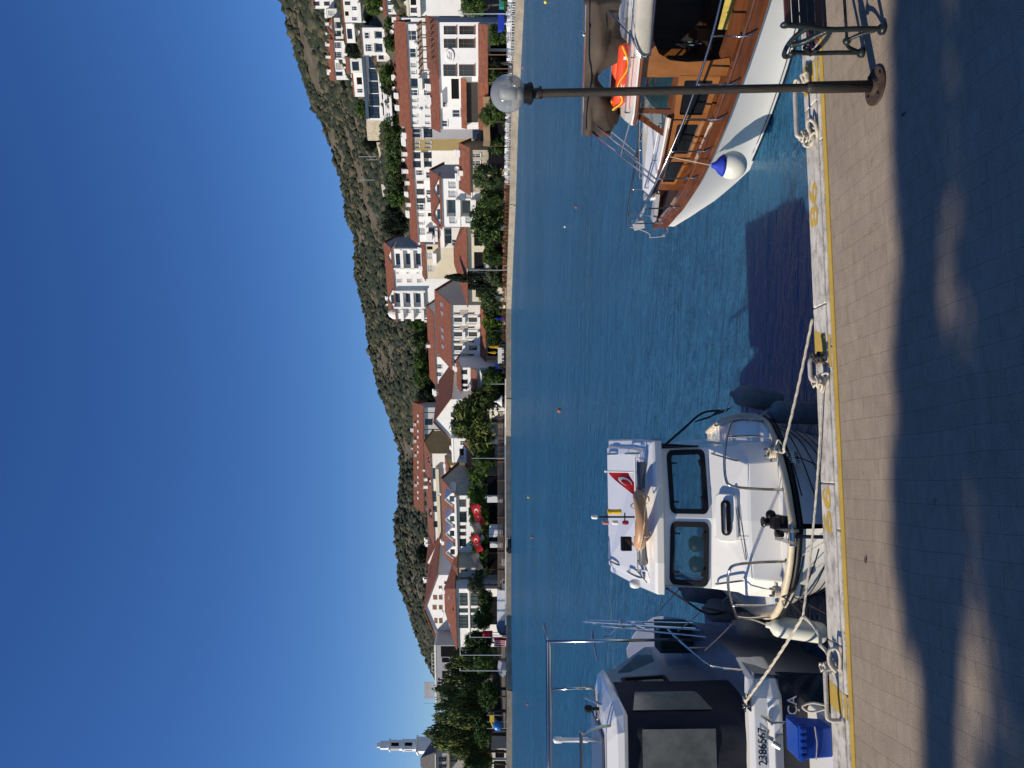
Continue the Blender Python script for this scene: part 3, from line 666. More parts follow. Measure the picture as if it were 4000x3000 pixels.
h = House('white_gable_house', 'big white waterfront house with recessed balconies and a broad gable wall greyed as shade', 'house', 886, 698, 1722, 1985, off=15, dp=12)
h.win('c', (736,707,1752,1782),(771,743,1752,1782),(873,845,1756,1781),(748,716,1816,1842),(872,845,1818,1842)).win('o', (846,780,1743,1780),(846,782,1800,1838)).win('c', (776,754,1816,1842))
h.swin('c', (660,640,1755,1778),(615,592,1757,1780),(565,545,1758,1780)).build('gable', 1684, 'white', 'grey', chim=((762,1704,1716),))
h.balcony((850,776,1781,1796),(850,776,1840,1856),(740,700,1784,1790)); h.box('plaster_band', 'white2', 886, 852, 1795, 1799, out=.15)
h.dormer((742,1694,1722),(838,1696,1722), w=4.2)

h = House('stone_house', 'low rubble stone house with a terracotta roof and dark stone gable on the waterfront', 'house', 752, 586, 1834, 1985, off=8, dp=8)
h.win('w', (615,598,1848,1878),(646,628,1848,1878),(700,680,1848,1878)).swin('b', (555,540,1820,1842),(560,548,1858,1880)).build('gable', 1797, 'stone', 'darkstone', chim=((690,1790,1815),))

# ---------- right, up the slope
h = House('hillside_house', 'white house at the edge of the photo, topmost on the hillside', 'house', 34, -60, 1222, 1300, dp=8)
h.win('b', (22,6,1226,1246),(22,6,1266,1286)).build('flat', wallm='white'); h.box('eave_beam', 'timber', 36, -60, 1216, 1223, out=.6)
h = House('hillside_house', 'small glazed sun room house just below the topmost white house', 'house', 68, 34, 1276, 1330, dp=6)
h.win('c', (60,40,1282,1304)).build('flat', wallm='white2', roofm='white')
h = House('hillside_house', 'brown gabled house with a big dormer high on the right hillside', 'house', 152, 70, 1302, 1352, dp=9)
h.win('g', (142,120,1308,1330),(110,86,1308,1330)).build('hip', 1277, 'white2', chim=((96,1272,1290),)); h.dormer((108,1282,1312), w=4.0, m='grey')
h = House('hillside_house', 'white house with blue shutters under the ridge path, red roof', 'house', 232, 160, 1302, 1356, dp=8)
h.win('w', (188,164,1308,1332),(226,202,1308,1334)).build('gable', 1283, 'white', chim=((178,1274,1290),(226,1274,1290)))
h = House('hillside_house', 'white house with a shallow red roof, left end of the upper row', 'house', 312, 234, 1304, 1362, dp=8)
h.win('c', (272,244,1312,1336)).win('g', (296,280,1312,1336)).build('gable', 1286, 'white', chim=((280,1278,1294),))
h = House('white_terrace_house', 'white terraced block with an external stair and pale awning on the upper right', 'house', 88, -50, 1340, 1420, dp=8)
h.win('x', (62,44,1348,1362)).win('b', (20,5,1346,1366)).win('w', (80,66,1374,1394),(40,24,1374,1394)).build('flat', wallm='white'); h.balcony((88,10,1398,1410))
h = House('white_terrace_house', 'white terraced block with cypress beside it and a long balcony', 'house', 168, 92, 1352, 1420, dp=8)
h.win('g', (152,112,1356,1376)).win('c', (160,140,1388,1404)).build('flat', wallm='white'); h.balcony((165,96,1378,1386))
h = House('shade_sided_house', 'white house with a side wall greyed as shade and brown roof edge in mid slope', 'house', 216, 108, 1412, 1506, dp=12)
h.win('w', (150,126,1424,1442),(200,172,1428,1452)).win('o', (150,122,1462,1494),(204,168,1462,1494)).swin('c', (60,45,1432,1452),(60,45,1474,1494)).build('shed', 1398, 'white', 'grey')
h.balcony((152,112,1494,1502),(206,160,1496,1505))
h = House('white_terrace_house', 'small white block with a dark doorway under the rubble slope', 'house', 378, 286, 1382, 1432, dp=7)
h.win('x', (330,302,1394,1414)).win('w', (362,346,1396,1416)).build('flat', wallm='white')
h = House('terrace_cafe', 'white flat roofed terrace block with red gutter and round table', 'house', 286, 228, 1362, 1424, dp=6)
h.win('g', (276,240,1376,1400)).build('gable', 1352, 'white2')
h = House('modern_house', 'modern villa with a dark full length glass front in a white frame', 'villa', 470, 216, 1434, 1492, dp=9)
h.win('g', *[(a, a-46, 1442, 1480) for a in (462,413,364,315,266)]).build('flat', wallm='white', roofm='white'); h.balcony((470,214,1482,1490), m='white', out=1.6)
h.box('glass_awning', 'cover', 462, 225, 1424, 1436, out=1.5)
h = House('white_terrace_house', 'white stepped terraces below the modern glass fronted villa', 'house', 486, 350, 1506, 1560, dp=7)
h.win('w', (400,372,1512,1530)).win('g', (440,412,1534,1552),(478,452,1534,1552)).build('flat', wallm='white', roofm='white'); h.balcony((486,350,1526,1532), out=2.2)
h = House('white_terrace_house', 'white house front with windows under the house with the shade grey side', 'house', 240, 205, 1470, 1520, dp=6)
h.win('g', (232,212,1478,1496)).build('flat', wallm='white2')
h = House('dormer_house', 'house with a row of four small red pyramid dormers above the long white house', 'house', 378, 236, 1566, 1600, d=166, dp=7)
h.win('c', (262,248,1572,1586)).build('gable', 1546, 'white2'); h.dormer((252,1538,1562),(284,1538,1562),(318,1538,1562),(352,1540,1564), m='timber', w=2.6)
h = House('hillside_house', 'white house with a red gutter near the right edge in mid slope', 'house', 56, -60, 1506, 1562, dp=8)
h.win('w', (48,34,1514,1530),(20,2,1514,1530)).win('x', (40,20,1540,1554)).build('gable', 1496, 'white')
h = House('hillside_house', 'white arched balcony house above the shade grey hotel side wall', 'house', 62, -70, 1596, 1660, d=142, dp=8)
h.win('b', (50,30,1604,1626)).win('x', (20,-10,1604,1626)).build('flat', wallm='white', roofm='cream'); h.balcony((64,-40,1630,1640))
h = House('low_white_house', 'low white house wall with a doorway between palms above the long roof', 'house', 130, 70, 1560, 1600, d=168, dp=5)
h.win('x', (112,100,1574,1594)).build('gable', 1548, 'white')

# retaining walls on the slope
def retaining(label, pts, base, thick=1.2, m='stone'):
    """wall along photo points (py, px top), foot at px base"""
    d = [tdepth(base, py) for py, _ in pts]; q = MB(); A = [P(px, py, dd) for (py, px), dd in zip(pts, d)]; B = [P(base, py, dd) for (py, px), dd in zip(pts, d)]
    c = sum(B, Vector())/len(B); r = thing('retaining_wall', label, 'wall', c)
    for i in range(len(pts)-1):
        k = Vector((0, thick, 0)); n = [A[i], A[i+1], A[i+1]+k, A[i]+k, B[i]-Vector((0,0,2)), B[i+1]-Vector((0,0,2)), B[i+1]+k-Vector((0,0,2)), B[i]+k-Vector((0,0,2))]
        q.add([tuple(p-c) for p in n], [(0,1,5,4),(1,2,6,5),(2,3,7,6),(3,0,4,7),(0,3,2,1),(4,5,6,7)])
    q.build('stonework', M[m], r)
retaining('tan rubble retaining wall in two steps left of the modern villa', [(545,1436),(500,1432),(446,1430)], 1498)
retaining('long tan rubble wall running down the slope below the bare poles', [(640,1486),(600,1480),(556,1470)], 1500)
retaining('grey path wall beside the green slope', [(820,1502),(770,1496),(720,1488)], 1512, m='stonegrey')

# ---------- centre
h = House('apartment_building', 'white four storey apartment block with two gabled balcony bays, highest in the centre', 'apartment block', 1246, 976, 1538, 1668, d=226, dp=12)
for z0, z1 in ((1546,1567),(1586,1606),(1625,1645)):
    h.win('g', (1033,990,z0,z1),(1181,1146,z0,z1)).win('c', (1103,1089,z0+4,z1+1),(1224,1206,z0,z1)).win('c', (1069,1062,z0+2,z0+10))
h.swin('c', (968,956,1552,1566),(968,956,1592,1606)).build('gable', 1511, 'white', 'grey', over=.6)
for (a, b) in ((1045,967),(1195,1136)):
    h.balcony(*[(a, b, z-2, z+8) for z in (1567,1607,1647)], out=1.3)
h.balcony(*[(1246,1204,z,z+9) for z in (1567,1607,1647)], out=1.5)
h.dormer((1003,1516,1542),(1170,1516,1542), w=6.0)
for a in (1045, 969, 1196, 1134): h.box('bay_pier', 'white', a+3, a-3, 1540, 1662, out=1.3)
cpl = MB(); tt = h.t(1232); cpl.lathe([(1.9,0),(1.7,1.0),(1.0,2.1),(.1,2.6)], 14, c=(tt, 1.5, h.H+.1)); cpl.build('turret_cap', M['white2'], h.root)

h = House('cream_house', 'cream house with arched white garden furniture on its terrace, below the apartment block', 'house', 1090, 955, 1660, 1724, d=196, dp=8)
h.win('c', (1010,985,1668,1690),(1060,1035,1672,1692)).win('x', (975,962,1668,1690)).build('gable', 1648, 'cream', 'white2'); h.box('white_arcade', 'white', 1030, 985, 1692, 1706, out=1.2)
h = House('terrace_house', 'flat roofed house with a glazed roof terrace full of white furniture', 'house', 968, 890, 1718, 1790, d=176, dp=8)
h.win('g', (950,920,1740,1760),(915,896,1740,1760)).win('w', (960,935,1766,1782)).build('flat', wallm='white2'); h.balcony((966,892,1726,1735), rail=True, m='whiteframe', out=1.8); h.box('white_parasol', 'whiteframe', 945, 920, 1694, 1700, out=1.5)
h = House('hipped_house', 'low house with a broad red hipped roof and shaded veranda behind the cypress', 'house', 1178, 888, 1824, 1985, off=13, dp=13)
h.win('x', (960,900,1852,1885),(1050,985,1852,1890),(1160,1080,1858,1890)).build('hip', 1772, 'cream', over=1.0)
h.win('w', (955,905,1935,1980))
h = House('stone_hotel_building', 'cream stone hotel with four bays of brown windows and balconies, skylights in its roof', 'hotel', 1432, 1192, 1760, 1985, off=16, phi=-24, dp=21)
for a, b in ((1258,1240),(1314,1297),(1368,1350),(1421,1404)):
    h.win('b', (a,b,1774,1815),(a,b,1831,1872))
for a in (1224, 1279, 1335, 1387): h.win('b', (a+3,a-4,1773,1794),(a+3,a-4,1829,1850))
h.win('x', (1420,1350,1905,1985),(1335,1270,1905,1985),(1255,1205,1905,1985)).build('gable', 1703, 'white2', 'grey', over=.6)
for a, b in ((1264,1236),(1320,1293),(1374,1346),(1427,1400)):
    h.balcony((a,b,1806,1815),(a,b,1864,1873), out=.7, m='white'); h.box('window_surround', 'white', b-1, b-5, 1768, 1875, out=.12); h.box('window_surround', 'white', a+6, a+2, 1768, 1875, out=.12)
for a, b in ((1290,1268),(1345,1322),(1398,1376),(1234,1211)): h.box('stone_panel', 'stone', a, b, 1796, 1828, out=.05)
h.pent(1506, 1196, 1876, 1896, out=3.0, posts=6); h.skylights('skyglass', (1.0,1.5), (1216,1725),(1250,1727),(1318,1728),(1346,1729),(1384,1730))
h = House('red_roof_house', 'white house with a red roof seen above the ridge of the stone hotel', 'house', 1500, 1224, 1697, 1750, d=206, dp=9)
h.win('w', (1395,1375,1704,1726),(1440,1423,1704,1726),(1470,1454,1704,1726)).build('gable', 1674, 'white', chim=((1258,1680,1712),(1370,1666,1680)))
h = House('gable_front_house', 'white front gable house with one big glazed gable opening, red roof running back', 'house', 1718, 1560, 1760, 1985, off=19, dp=20)
h.win('g', (1695,1638,1724,1748),(1628,1610,1722,1742)).win('w', (1700,1660,1775,1800)).build('front', 1695, 'white', apex=1645, over=.7)
h.dormer((1520,1712,1730), w=1.5) if False else None
h = House('brown_roof_house', 'small white house with two low gables and a brown tiled skirt beside the willow', 'house', 1528, 1436, 1800, 1985, off=14, dp=7)
h.win('g', (1462,1444,1802,1822),(1500,1482,1802,1824),(1520,1508,1805,1822)).build('gable', 1785, 'white'); h.pent(1525, 1436, 1838, 1862, out=1.6, m='tile2'); h.pent(1528, 1436, 1872, 1880, out=3.0, m='white')

# ---------- left of centre
h = House('long_hotel_building', 'long hotel with unbroken red roof, tiny roof windows and white chimneys, left of centre', 'hotel', 1992, 1592, 1651, 1790, d=226, phi=-6, dp=12)
h.win('g', (1660,1636,1660,1687),(1720,1696,1660,1687),(1660,1640,1700,1722),(1722,1698,1700,1724)).win('w', (1756,1745,1660,1680),(1768,1760,1660,1680),(1758,1745,1698,1716))
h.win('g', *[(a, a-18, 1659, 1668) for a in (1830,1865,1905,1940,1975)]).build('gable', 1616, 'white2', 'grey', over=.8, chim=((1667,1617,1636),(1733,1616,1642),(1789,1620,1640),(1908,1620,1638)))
h.skylights('whiteframe', (.75,.75), *[(a, 1633) for a in (1629,1652,1690,1714,1752,1773,1813,1834,1873,1896,1933,1956)])
for a in (1612, 1678, 1740): h.box('joint_line', 'dark', a+1, a-1, 1652, 1770, out=.05)
h = House('olive_gable_house', 'house with an olive gable wall and a pale balcony band under a brown red roof', 'house', 2125, 1772, 1688, 1800, d=206, phi=-27, dp=12)
h.win('g', (1871,1828,1690,1705),(1960,1918,1690,1705),(2000,1976,1690,1706),(2060,2035,1690,1706)).build('gable', 1666, 'white2', 'ochre', roofm='tile2', chim=((1905,1658,1676),(2016,1680,1694),(1935,1655,1668)))
h.balcony((2122,1822,1708,1718), m='cream', out=1.4)
h.dormer((1800,1672,1692),(1884,1672,1694),(2010,1676,1696), w=2.6)
h.swin('c', (1790,1778,1700,1716),(1790,1778,1734,1750),(1766,1760,1734,1750))
h = House('yellow_house', 'narrow yellow house with a shuttered window between the gables', 'house', 1862, 1818, 1752, 1985, off=34, dp=8)
h.win('b', (1845,1824,1774,1794)).win('g', (1846,1826,1728,1756)).build('gable', 1740, 'yellow', roofm='tile2')
h = House('balcony_house', 'white house with a loggia behind the terracotta awnings', 'house', 1806, 1712, 1772, 1985, off=20, dp=9)
h.win('o', (1795,1752,1795,1812)).win('w', (1738,1722,1798,1822)).build('flat', wallm='white', roofm='white'); h.balcony((1800,1745,1814,1822), m='white', out=1.0)
h.pent(1840, 1722, 1815, 1850, out=5.0, m='tile', name='terrace_roof')
h = House('dormer_hotel_building', 'white hotel with four triangular dormers on a brown red roof and a gable end toned as shade', 'hotel', 2224, 1936, 1782, 1985, off=20, phi=-27, dp=13)
h.win('g', (2040,1998,1795,1820),(2135,2104,1796,1818)).win('b', (2066,2052,1795,1818),(2093,2077,1794,1818),(2179,2160,1795,1818),(1980,1950,1795,1818))
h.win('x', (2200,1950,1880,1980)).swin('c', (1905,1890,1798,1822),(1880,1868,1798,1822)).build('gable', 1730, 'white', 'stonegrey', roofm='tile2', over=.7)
h.dormer((1950,1740,1776),(2028,1742,1776),(2085,1742,1776),(2157,1744,1778), w=3.3, roofm='white'); h.box('fascia', 'white', 2224, 1936, 1779, 1786, out=.75)
h = House('beige_house', 'beige rendered house with narrow windows and little iron balconies', 'house', 2306, 2218, 1787, 1985, off=20, dp=10)
h.win('b', (2232,2225,1798,1826),(2262,2256,1796,1830),(2282,2276,1796,1830),(2300,2294,1796,1826),(2262,2255,1842,1872),(2248,2240,1842,1852)).win('c', (2282,2276,1842,1870)).build('hip', 1768, 'stonegrey'); h.balcony((2268,2250,1828,1834),(2288,2270,1832,1838), rail=True, m='dark', out=.6)
h = House('grey_gable_house', 'plain pale grey gable house with one dark window behind the dormer hotel', 'house', 2246, 2116, 1712, 1790, d=214, dp=12)
h.win('x', (2195,2170,1694,1712)).build('front', 1664, 'white', apex=2202)
h.win('g', (2195,2172,1716,1730))
h = House('white_gable_house', 'big white gable house with brown shutters, left of the beige house', 'house', 2518, 2246, 1712, 1985, off=42, dp=18)
h.win('s', (2300,2288,1714,1724),(2342,2324,1714,1726),(2381,2363,1714,1726),(2434,2414,1714,1726)).win('b', (2282,2270,1735,1756),(2298,2288,1735,1756),(2342,2324,1736,1752),(2480,2462,1736,1752))
h.build('front', 1658, 'white', apex=2376, over=1.0)
for a, b, c, d in ((2342,2324,1692,1708),(2381,2363,1690,1706),(2434,2414,1697,1709)):
    t0, t1 = h.t(a), h.t(b); q = MB(); q.box(t0, t1, -.06, -.004, h.zl(d, t0), h.zl(c, t0)); q.build('shutter', M['brownframe'], h.root)
h = House('villa', 'white two storey villa with big dark windows under a red hipped roof', 'villa', 2526, 2300, 1781, 1985, off=22, dp=12)
h.win('g', (2366,2316,1794,1827),(2393,2376,1794,1827),(2453,2402,1794,1827),(2366,2316,1839,1868),(2393,2376,1839,1868),(2453,2402,1839,1868)).win('x', (2440,2330,1890,1980)).build('hip', 1736, 'white', over=.9)
h.box('cornice', 'white', 2526, 2300, 1782, 1788, out=.4); h.box('cornice', 'white', 2526, 2300, 1829, 1836, out=.25); h.skylights('skyglass', (.9,.9), (2370,1754),(2480,1756)); h.dormer((2380,1770,1784), w=1.6)
h = House('flat_roof_building', 'long flat roofed grey building with a dark shaded terrace above the plane trees', 'building', 2746, 2520, 1705, 1985, off=46, phi=-12, dp=12)
h.win('x', (2588,2568,1727,1754),(2566,2524,1722,1795)).win('g', (2650,2620,1727,1750),(2710,2680,1727,1750)).build('flat', wallm='grey', roofm='white2')
bb = MB(); t0, t1 = h.t(2742), h.t(2678); z0 = h.H+.25; z1 = h.zl(1656, (t0+t1)/2)
bb.box(t0, t1, 1.5, 1.62, z0+.7, z1)
for x in np.linspace(t0+.3, t1-.3, 4): bb.box(x-.06, x+.06, 1.62, 1.74, z0, z1-.2)
bb.build('roof_hoarding', M['grey'], h.root)
rl = MB(); a0, a1 = h.t(2628), h.t(2556); zr = h.zl(1688, a0)
for x in np.linspace(a0, a1, 6): rl.box(x-.04, x+.04, .4, .48, z0, zr)
rl.box(a0, a1, .38, .5, zr, zr+.1); rl.build('roof_railing', M['whiteframe'], h.root)
at = MB(); x = h.t(2754); at.tube([(h.t(2744), 1, z0-.3),(h.t(2744)-1, 1, z0+.2),(h.t(2744)-1, 1, z0+3.4)], .06, 6); at.build('aerial', M['galv'], h.root)
h = House('grey_house', 'grey house with timber balconies and a pyramid roof at the far left', 'house', 3080, 2942, 1700, 1985, off=26, phi=-6, dp=7)
h.win('g', (2975,2955,1714,1740),(3000,2984,1714,1740),(2975,2950,1762,1784)).build('hip', 1642, 'stonegrey', roofm='greytile', over=.5); h.balcony((3010,2946,1748,1756), m='timber', rail=True, out=1.2); h.box('eave_board', 'white2', 3080, 2938, 1700, 1704, out=.9)  # wall tone picked dark to carry the shade it stands in
h = House('low_shop_building', 'low white shop with a blue door frame at the far left end of the promenade', 'shop', 3060, 2922, 1918, 1985, off=12, phi=-8, dp=7)
h.win('x', (2960,2928,1935,1970),(3010,2972,1930,1975)).build('flat', wallm='white2'); h.box('door_frame', 'cover', 2968, 2964, 1925, 1980, out=.1)

# ---------- the bell tower
def tower():
    d = 212; c = P(1735, 2911, d); c.z = 1.0
    r = thing('clock_tower', 'slender white tower in three stepped stages with a spire, far left', 'tower', c, R(45-8))
    zz = lambda px: CAMZ-(px-HX)/F*d-1.0
    def sec(name, w, p0, p1, m='white'):
        s = w/F*d/1.40; q = MB(); q.box(-s/2, s/2, -s/2, s/2, zz(p0), zz(p1)); return q.build(name, M[m], r, bevel=.06)
    sec('base_stage', 73, 1745, 1634); q = MB(); q.box(-2.2,2.2,-2.2,2.2,-1.2,zz(1745)); q.build('footing', M['white2'], r)
    sec('ledge', 86, 1634, 1628); a = sec('middle_stage', 52, 1628, 1578); sec('ledge', 58, 1578, 1574); b = sec('upper_stage', 46, 1574, 1526); sec('ledge', 58, 1526, 1521); sec('belfry', 38, 1521, 1486); sec('lantern', 22, 1486, 1473)
    for st, w, p0, p1 in ((a,52,1612,1583),(b,46,1560,1530)):
        s = w/F*d/1.40
        for k in range(4):
            q = MB(); q.box(-.45, .45, -s/2-.03, -s/2+.05, zz(p0), zz(p1)); q.xf(Matrix.Rotation(R(90*k), 4, 'Z')); q.build('window', M['dark'], st)
    q = MB(); q.tube([(0,0,zz(1473)),(0,0,zz(1448))], [.12,.03], 6); q.tube([(.35,.2,zz(1473)),(.35,.2,zz(1456))], .03, 5); q.build('spire', M['galv'], r)
tower()

# rooftop water heaters and dishes, each part of its own house
rs_ = random.Random(21)
for root in [o for o in COL.objects if o.get('category') in ('house','hotel','villa','apartment block')]:
    roofs = [c for c in bpy.data.objects if c.parent == root and c.name.startswith('roof')]
    if not roofs: continue
    rf = roofs[0]; zs = [v.co.z for v in rf.data.vertices]; xs = [v.co.x for v in rf.data.vertices]; ys = [v.co.y for v in rf.data.vertices]
    for k in range(rs_.choice((0,1,1,2))):
        x = rs_.uniform(min(xs)*.75, max(xs)*.75); y = (min(ys)+max(ys))/2+rs_.uniform(-.3,.6); z = max(zs)-.15
        q = MB(); q.tube([(x-.55,y,z+.75),(x+.55,y,z+.75)], .24, 10); q.box(x-.6,x+.6,y-.9,y-.86,z-.1,z+.6)
        for dx in (-.45,.45): q.box(x+dx-.03,x+dx+.03,y-.05,y+.05,z-.6,z+.55)
        q.build('water_heater', M['whiteframe'], root)
    if rs_.random() < .6:
        x = rs_.uniform(min(xs)*.8, max(xs)*.8); z = max(zs)-.3; y = (min(ys)+max(ys))/2; q = MB(); q.tube([(x,y,z-.6),(x,y,z+.8)], .035, 6); q.lathe([(.02,0),(.3,.06),(.42,.16),(.40,.17),(.28,.08),(.01,.03)], 14); n0 = len(q.v)-14*6
        q.xf(Matrix.Translation((x,y-.1,z+.8)) @ Matrix.Rotation(R(105), 4, 'X'), n0); q.build('satellite_dish', M['whiteframe'], root)
# ------------------------------------------------------------------ trees
def leafmat(name, c, v=0.35):
    m = mat(name, c, 0.75, var=v, vscale=0.9, spec=0.25); b = m.node_tree.nodes['Principled BSDF']
    b.inputs['Subsurface Weight'].default_value = 0.0; return m
LEAF = {'plane': [leafmat('plane_leaf', (0.085,0.11,0.022)), leafmat('plane_leaf_light', (0.13,0.15,0.03)), leafmat('plane_leaf_deep', (0.035,0.05,0.013))],
        'ficus': [leafmat('ficus_leaf', (0.045,0.085,0.018)), leafmat('ficus_leaf_light', (0.08,0.14,0.025)), leafmat('ficus_leaf_deep', (0.016,0.034,0.010))],
        'dark': [leafmat('cypress_leaf', (0.010,0.018,0.009)), leafmat('cypress_leaf_light', (0.020,0.034,0.013)), leafmat('cypress_leaf_deep', (0.006,0.010,0.006))],
        'vine': [leafmat('vine_leaf', (0.075,0.135,0.014)), leafmat('vine_leaf_light', (0.13,0.20,0.025)), leafmat('vine_leaf_deep', (0.022,0.05,0.010))],
        'pine': [leafmat('pine_leaf', (0.050,0.085,0.026)), leafmat('pine_leaf_light', (0.085,0.12,0.04)), leafmat('pine_leaf_deep', (0.02,0.035,0.014))],
        'olive': [leafmat('olive_leaf', (0.075,0.085,0.045)), leafmat('olive_leaf_light', (0.13,0.135,0.075)), leafmat('olive_leaf_deep', (0.028,0.033,0.018))]}
M['bark'] = mat('bark', (0.09,0.065,0.045), 0.95, var=0.3, vscale=3, bump=0.6, bscale=8)
def crown_mesh(name, kind, seed, nclump, nleaf, size, shape='round'):
    rs = np.random.RandomState(seed); cs = []; 
    while len(cs) < nclump:
        p = rs.normal(size=3); p /= np.linalg.norm(p); r = 0.35 + 0.6*rs.rand()**0.55
        if shape == 'round': c = p*r*np.array([1,1,0.95]); rad = rs.uniform(.20,.36)
        elif shape == 'cone':
            z = rs.uniform(-1,1); w = (1-z)/2*0.8+0.12; a = rs.uniform(0, 6.28); q = rs.rand()**.5; c = np.array([w*q*math.cos(a), w*q*math.sin(a), z]); rad = rs.uniform(.13,.24)
        elif shape == 'willow': c = np.array([p[0]*r, p[1]*r, abs(p[2])*r*1.15-0.45]); rad = rs.uniform(.2,.34)
        else: c = rs.uniform(-1,1,3)*np.array([1,.8,.85]); rad = rs.uniform(.16,.3)
        cs.append((c, rad))
    n = nclump*nleaf; C = np.repeat(np.array([c for c,_ in cs]), nleaf, 0); Rr = np.repeat(np.array([r for _,r in cs]), nleaf)
    d = rs.normal(size=(n,3)); d /= np.linalg.norm(d, axis=1)[:,None]; pos = C + d*(Rr*(0.45+0.55*rs.rand(n)))[:,None]
    if shape == 'willow': pos[:,2] -= np.maximum(0, np.hypot(pos[:,0], pos[:,1])-0.45)*0.9*rs.rand(n)
    nr = d + rs.normal(size=(n,3))*0.55; nr /= np.linalg.norm(nr, axis=1)[:,None]
    u = np.cross(nr, rs.normal(size=(n,3))); u /= np.linalg.norm(u, axis=1)[:,None]; v = np.cross(nr, u)
    s = size*(0.6+0.8*rs.rand(n))[:,None]; el = 1.5 if shape != 'willow' else 2.4
    V = np.stack([pos-u*s*el, pos-v*s*.7, pos+u*s*el, pos+v*s*.7], 1).reshape(-1,3)
    me = bpy.data.meshes.new(name); me.vertices.add(n*4); me.vertices.foreach_set('co', V.ravel()); me.loops.add(n*4); me.polygons.add(n)
    me.loops.foreach_set('vertex_index', np.arange(n*4)); me.polygons.foreach_set('loop_start', np.arange(n)*4)
    cl = np.repeat(rs.choice(3, nclump, p=[.5,.3,.2]), nleaf); mix = rs.rand(n) < 0.25; cl[mix] = rs.choice(3, mix.sum()); me.polygons.foreach_set('material_index', cl.astype(np.int32))
    me.update()
    for q in LEAF[kind]: me.materials.append(q)
    return me
CR = {}
def crown(kind, shape, var, nclump=95, nleaf=70, size=0.050):
    k = (kind, shape, var)
    if k not in CR: CR[k] = crown_mesh('crown', kind, hash_(k), nclump, nleaf, size, shape)
    return CR[k]
def hash_(k): return sum(ord(c)*(i+1) for i, c in enumerate(str(k))) % 9973
def trunk_mesh(h, r, seed, limbs=4, reach=1.0):
    rs = random.Random(seed); m = MB(); lean = rs.uniform(-.08,.08)
    m.tube([(0,0,-.2),(lean*h*.3,0,h*.35),(lean*h*.6,.02*h,h*.7),(lean*h,0,h)], [r*1.25,r,r*.75,r*.45], 8)
    for k in range(limbs):
        a = 6.28*k/limbs+rs.uniform(-.4,.4); z = h*rs.uniform(.45,.75); L = reach*rs.uniform(.5,.8)
        m.tube([(lean*z,0,z),(lean*z+math.cos(a)*L*.5,math.sin(a)*L*.5,z+L*.45),(lean*z+math.cos(a)*L,math.sin(a)*L,z+L*.95)], [r*.5,r*.35,r*.12], 6)
    return m
def tree(name, label, py, pt, pb, hw, d=None, off=None, base=None, kind='plane', shape='round', var=0, group=None, cat='tree', ry=None, gz=None):
    b = (1500-py)/F
    if d is None: d = shore_y(b)+off if off is not None else tdepth(base, py)
    z1, z0 = CAMZ-(pt-HX)/F*d, CAMZ-(pb-HX)/F*d; rx = hw/F*d; g = gz if gz is not None else tz(b*d, d); z0 = max(z0, g+0.05)
    r = thing(name, label, cat, (b*d, d, g), group=group)
    rz = max((z1-z0)/2, .3); c = bpy.data.objects.new('crown', crown(kind, shape, var)); COL.objects.link(c); c.parent = r
    c.location = (0,0,(z0+z1)/2-g); c.scale = (rx, (ry or rx), rz*1.05); c.rotation_euler = (0,0,var*1.7+py)
    h = max((z0+z1)/2-g, .4); trunk_mesh(h, max(.07, .025*h+rx*.02), int(py), 4, rx*.55).build('trunk', M['bark'], r, smooth=True)
    return r
G1 = 'big trees on the left promenade'
tree('willow_tree', 'large drooping pepper tree before the white gable front house', 1645, 1745, 1930, 120, off=9, kind='plane', shape='willow', var=1)
tree('willow_tree', 'shorter dark green tree right of the flagpole, against the big pepper tree', 1735, 1835, 1935, 60, off=8, kind='ficus', var=2)
for py, pt, pb, hw, off, v, lb in ((2602,1742,1925,60,10,0,'rounded plane tree in front of the grey terrace building'),(2690,1706,1930,62,12,1,'broad plane tree below the roof hoarding'),(2778,1690,1925,62,10,2,'tall plane tree right of the playground'),(2868,1664,1905,62,13,0,'tallest plane tree beside the clock tower'),(2936,1760,1915,44,11,1,'smaller plane tree before the grey pyramid roof house')):
    tree('plane_tree', lb, py, pt, pb, hw, off=off, kind='plane', var=v, group=G1)
tree('plane_tree', 'dark plane tree in front of the villa end wall', 2508, 1806, 1925, 42, off=8, kind='ficus', var=1)
tree('plane_tree', 'dark low tree between two tall lamp masts', 2575, 1845, 1930, 50, off=5, kind='ficus', var=0)
tree('plane_tree', 'leafy low tree under the plane trees', 2720, 1870, 1945, 56, off=5, kind='ficus', var=2)
tree('plane_tree', 'bushy tree at the far left end', 2985, 1800, 1925, 40, off=9, kind='ficus', var=1)
tree('plane_tree', 'low bushy tree behind the playground', 2850, 1850, 1925, 60, off=7, kind='ficus', var=0)
tree('ficus_tree', 'round bright ficus tree before the recessed balconies', 868, 1832, 1968, 76, off=6, kind='ficus', var=0)
tree('ficus_tree', 'bright ficus tree between the stone house and the balconies', 772, 1868, 1968, 42, off=5, kind='ficus', var=1)
tree('pine_tree', 'feathery light green tree in front of the stone house', 690, 1845, 1962, 50, off=4, kind='pine', var=0)
tree('cypress_tree', 'dark narrow cypress before the hipped house', 1083, 1752, 1905, 36, off=10, kind='dark', shape='cone', var=0)
tree('cypress_tree', 'dark drooping lower conifer beside the cypress', 1120, 1830, 1935, 38, off=9, kind='dark', shape='cone', var=1)
tree('ficus_tree', 'dark leafy tree behind the lamp globe', 300, 1894, 1968, 42, off=8, kind='ficus', var=2)
tree('ficus_tree', 'bright green tree at the right edge in front of the shade grey hotel side', 14, 1792, 1902, 48, off=10, kind='ficus', var=1)
tree('ficus_tree', 'green tree with pale posts under it beside the glass pavilion', 960, 1890, 1935, 40, off=9, kind='ficus', var=0)
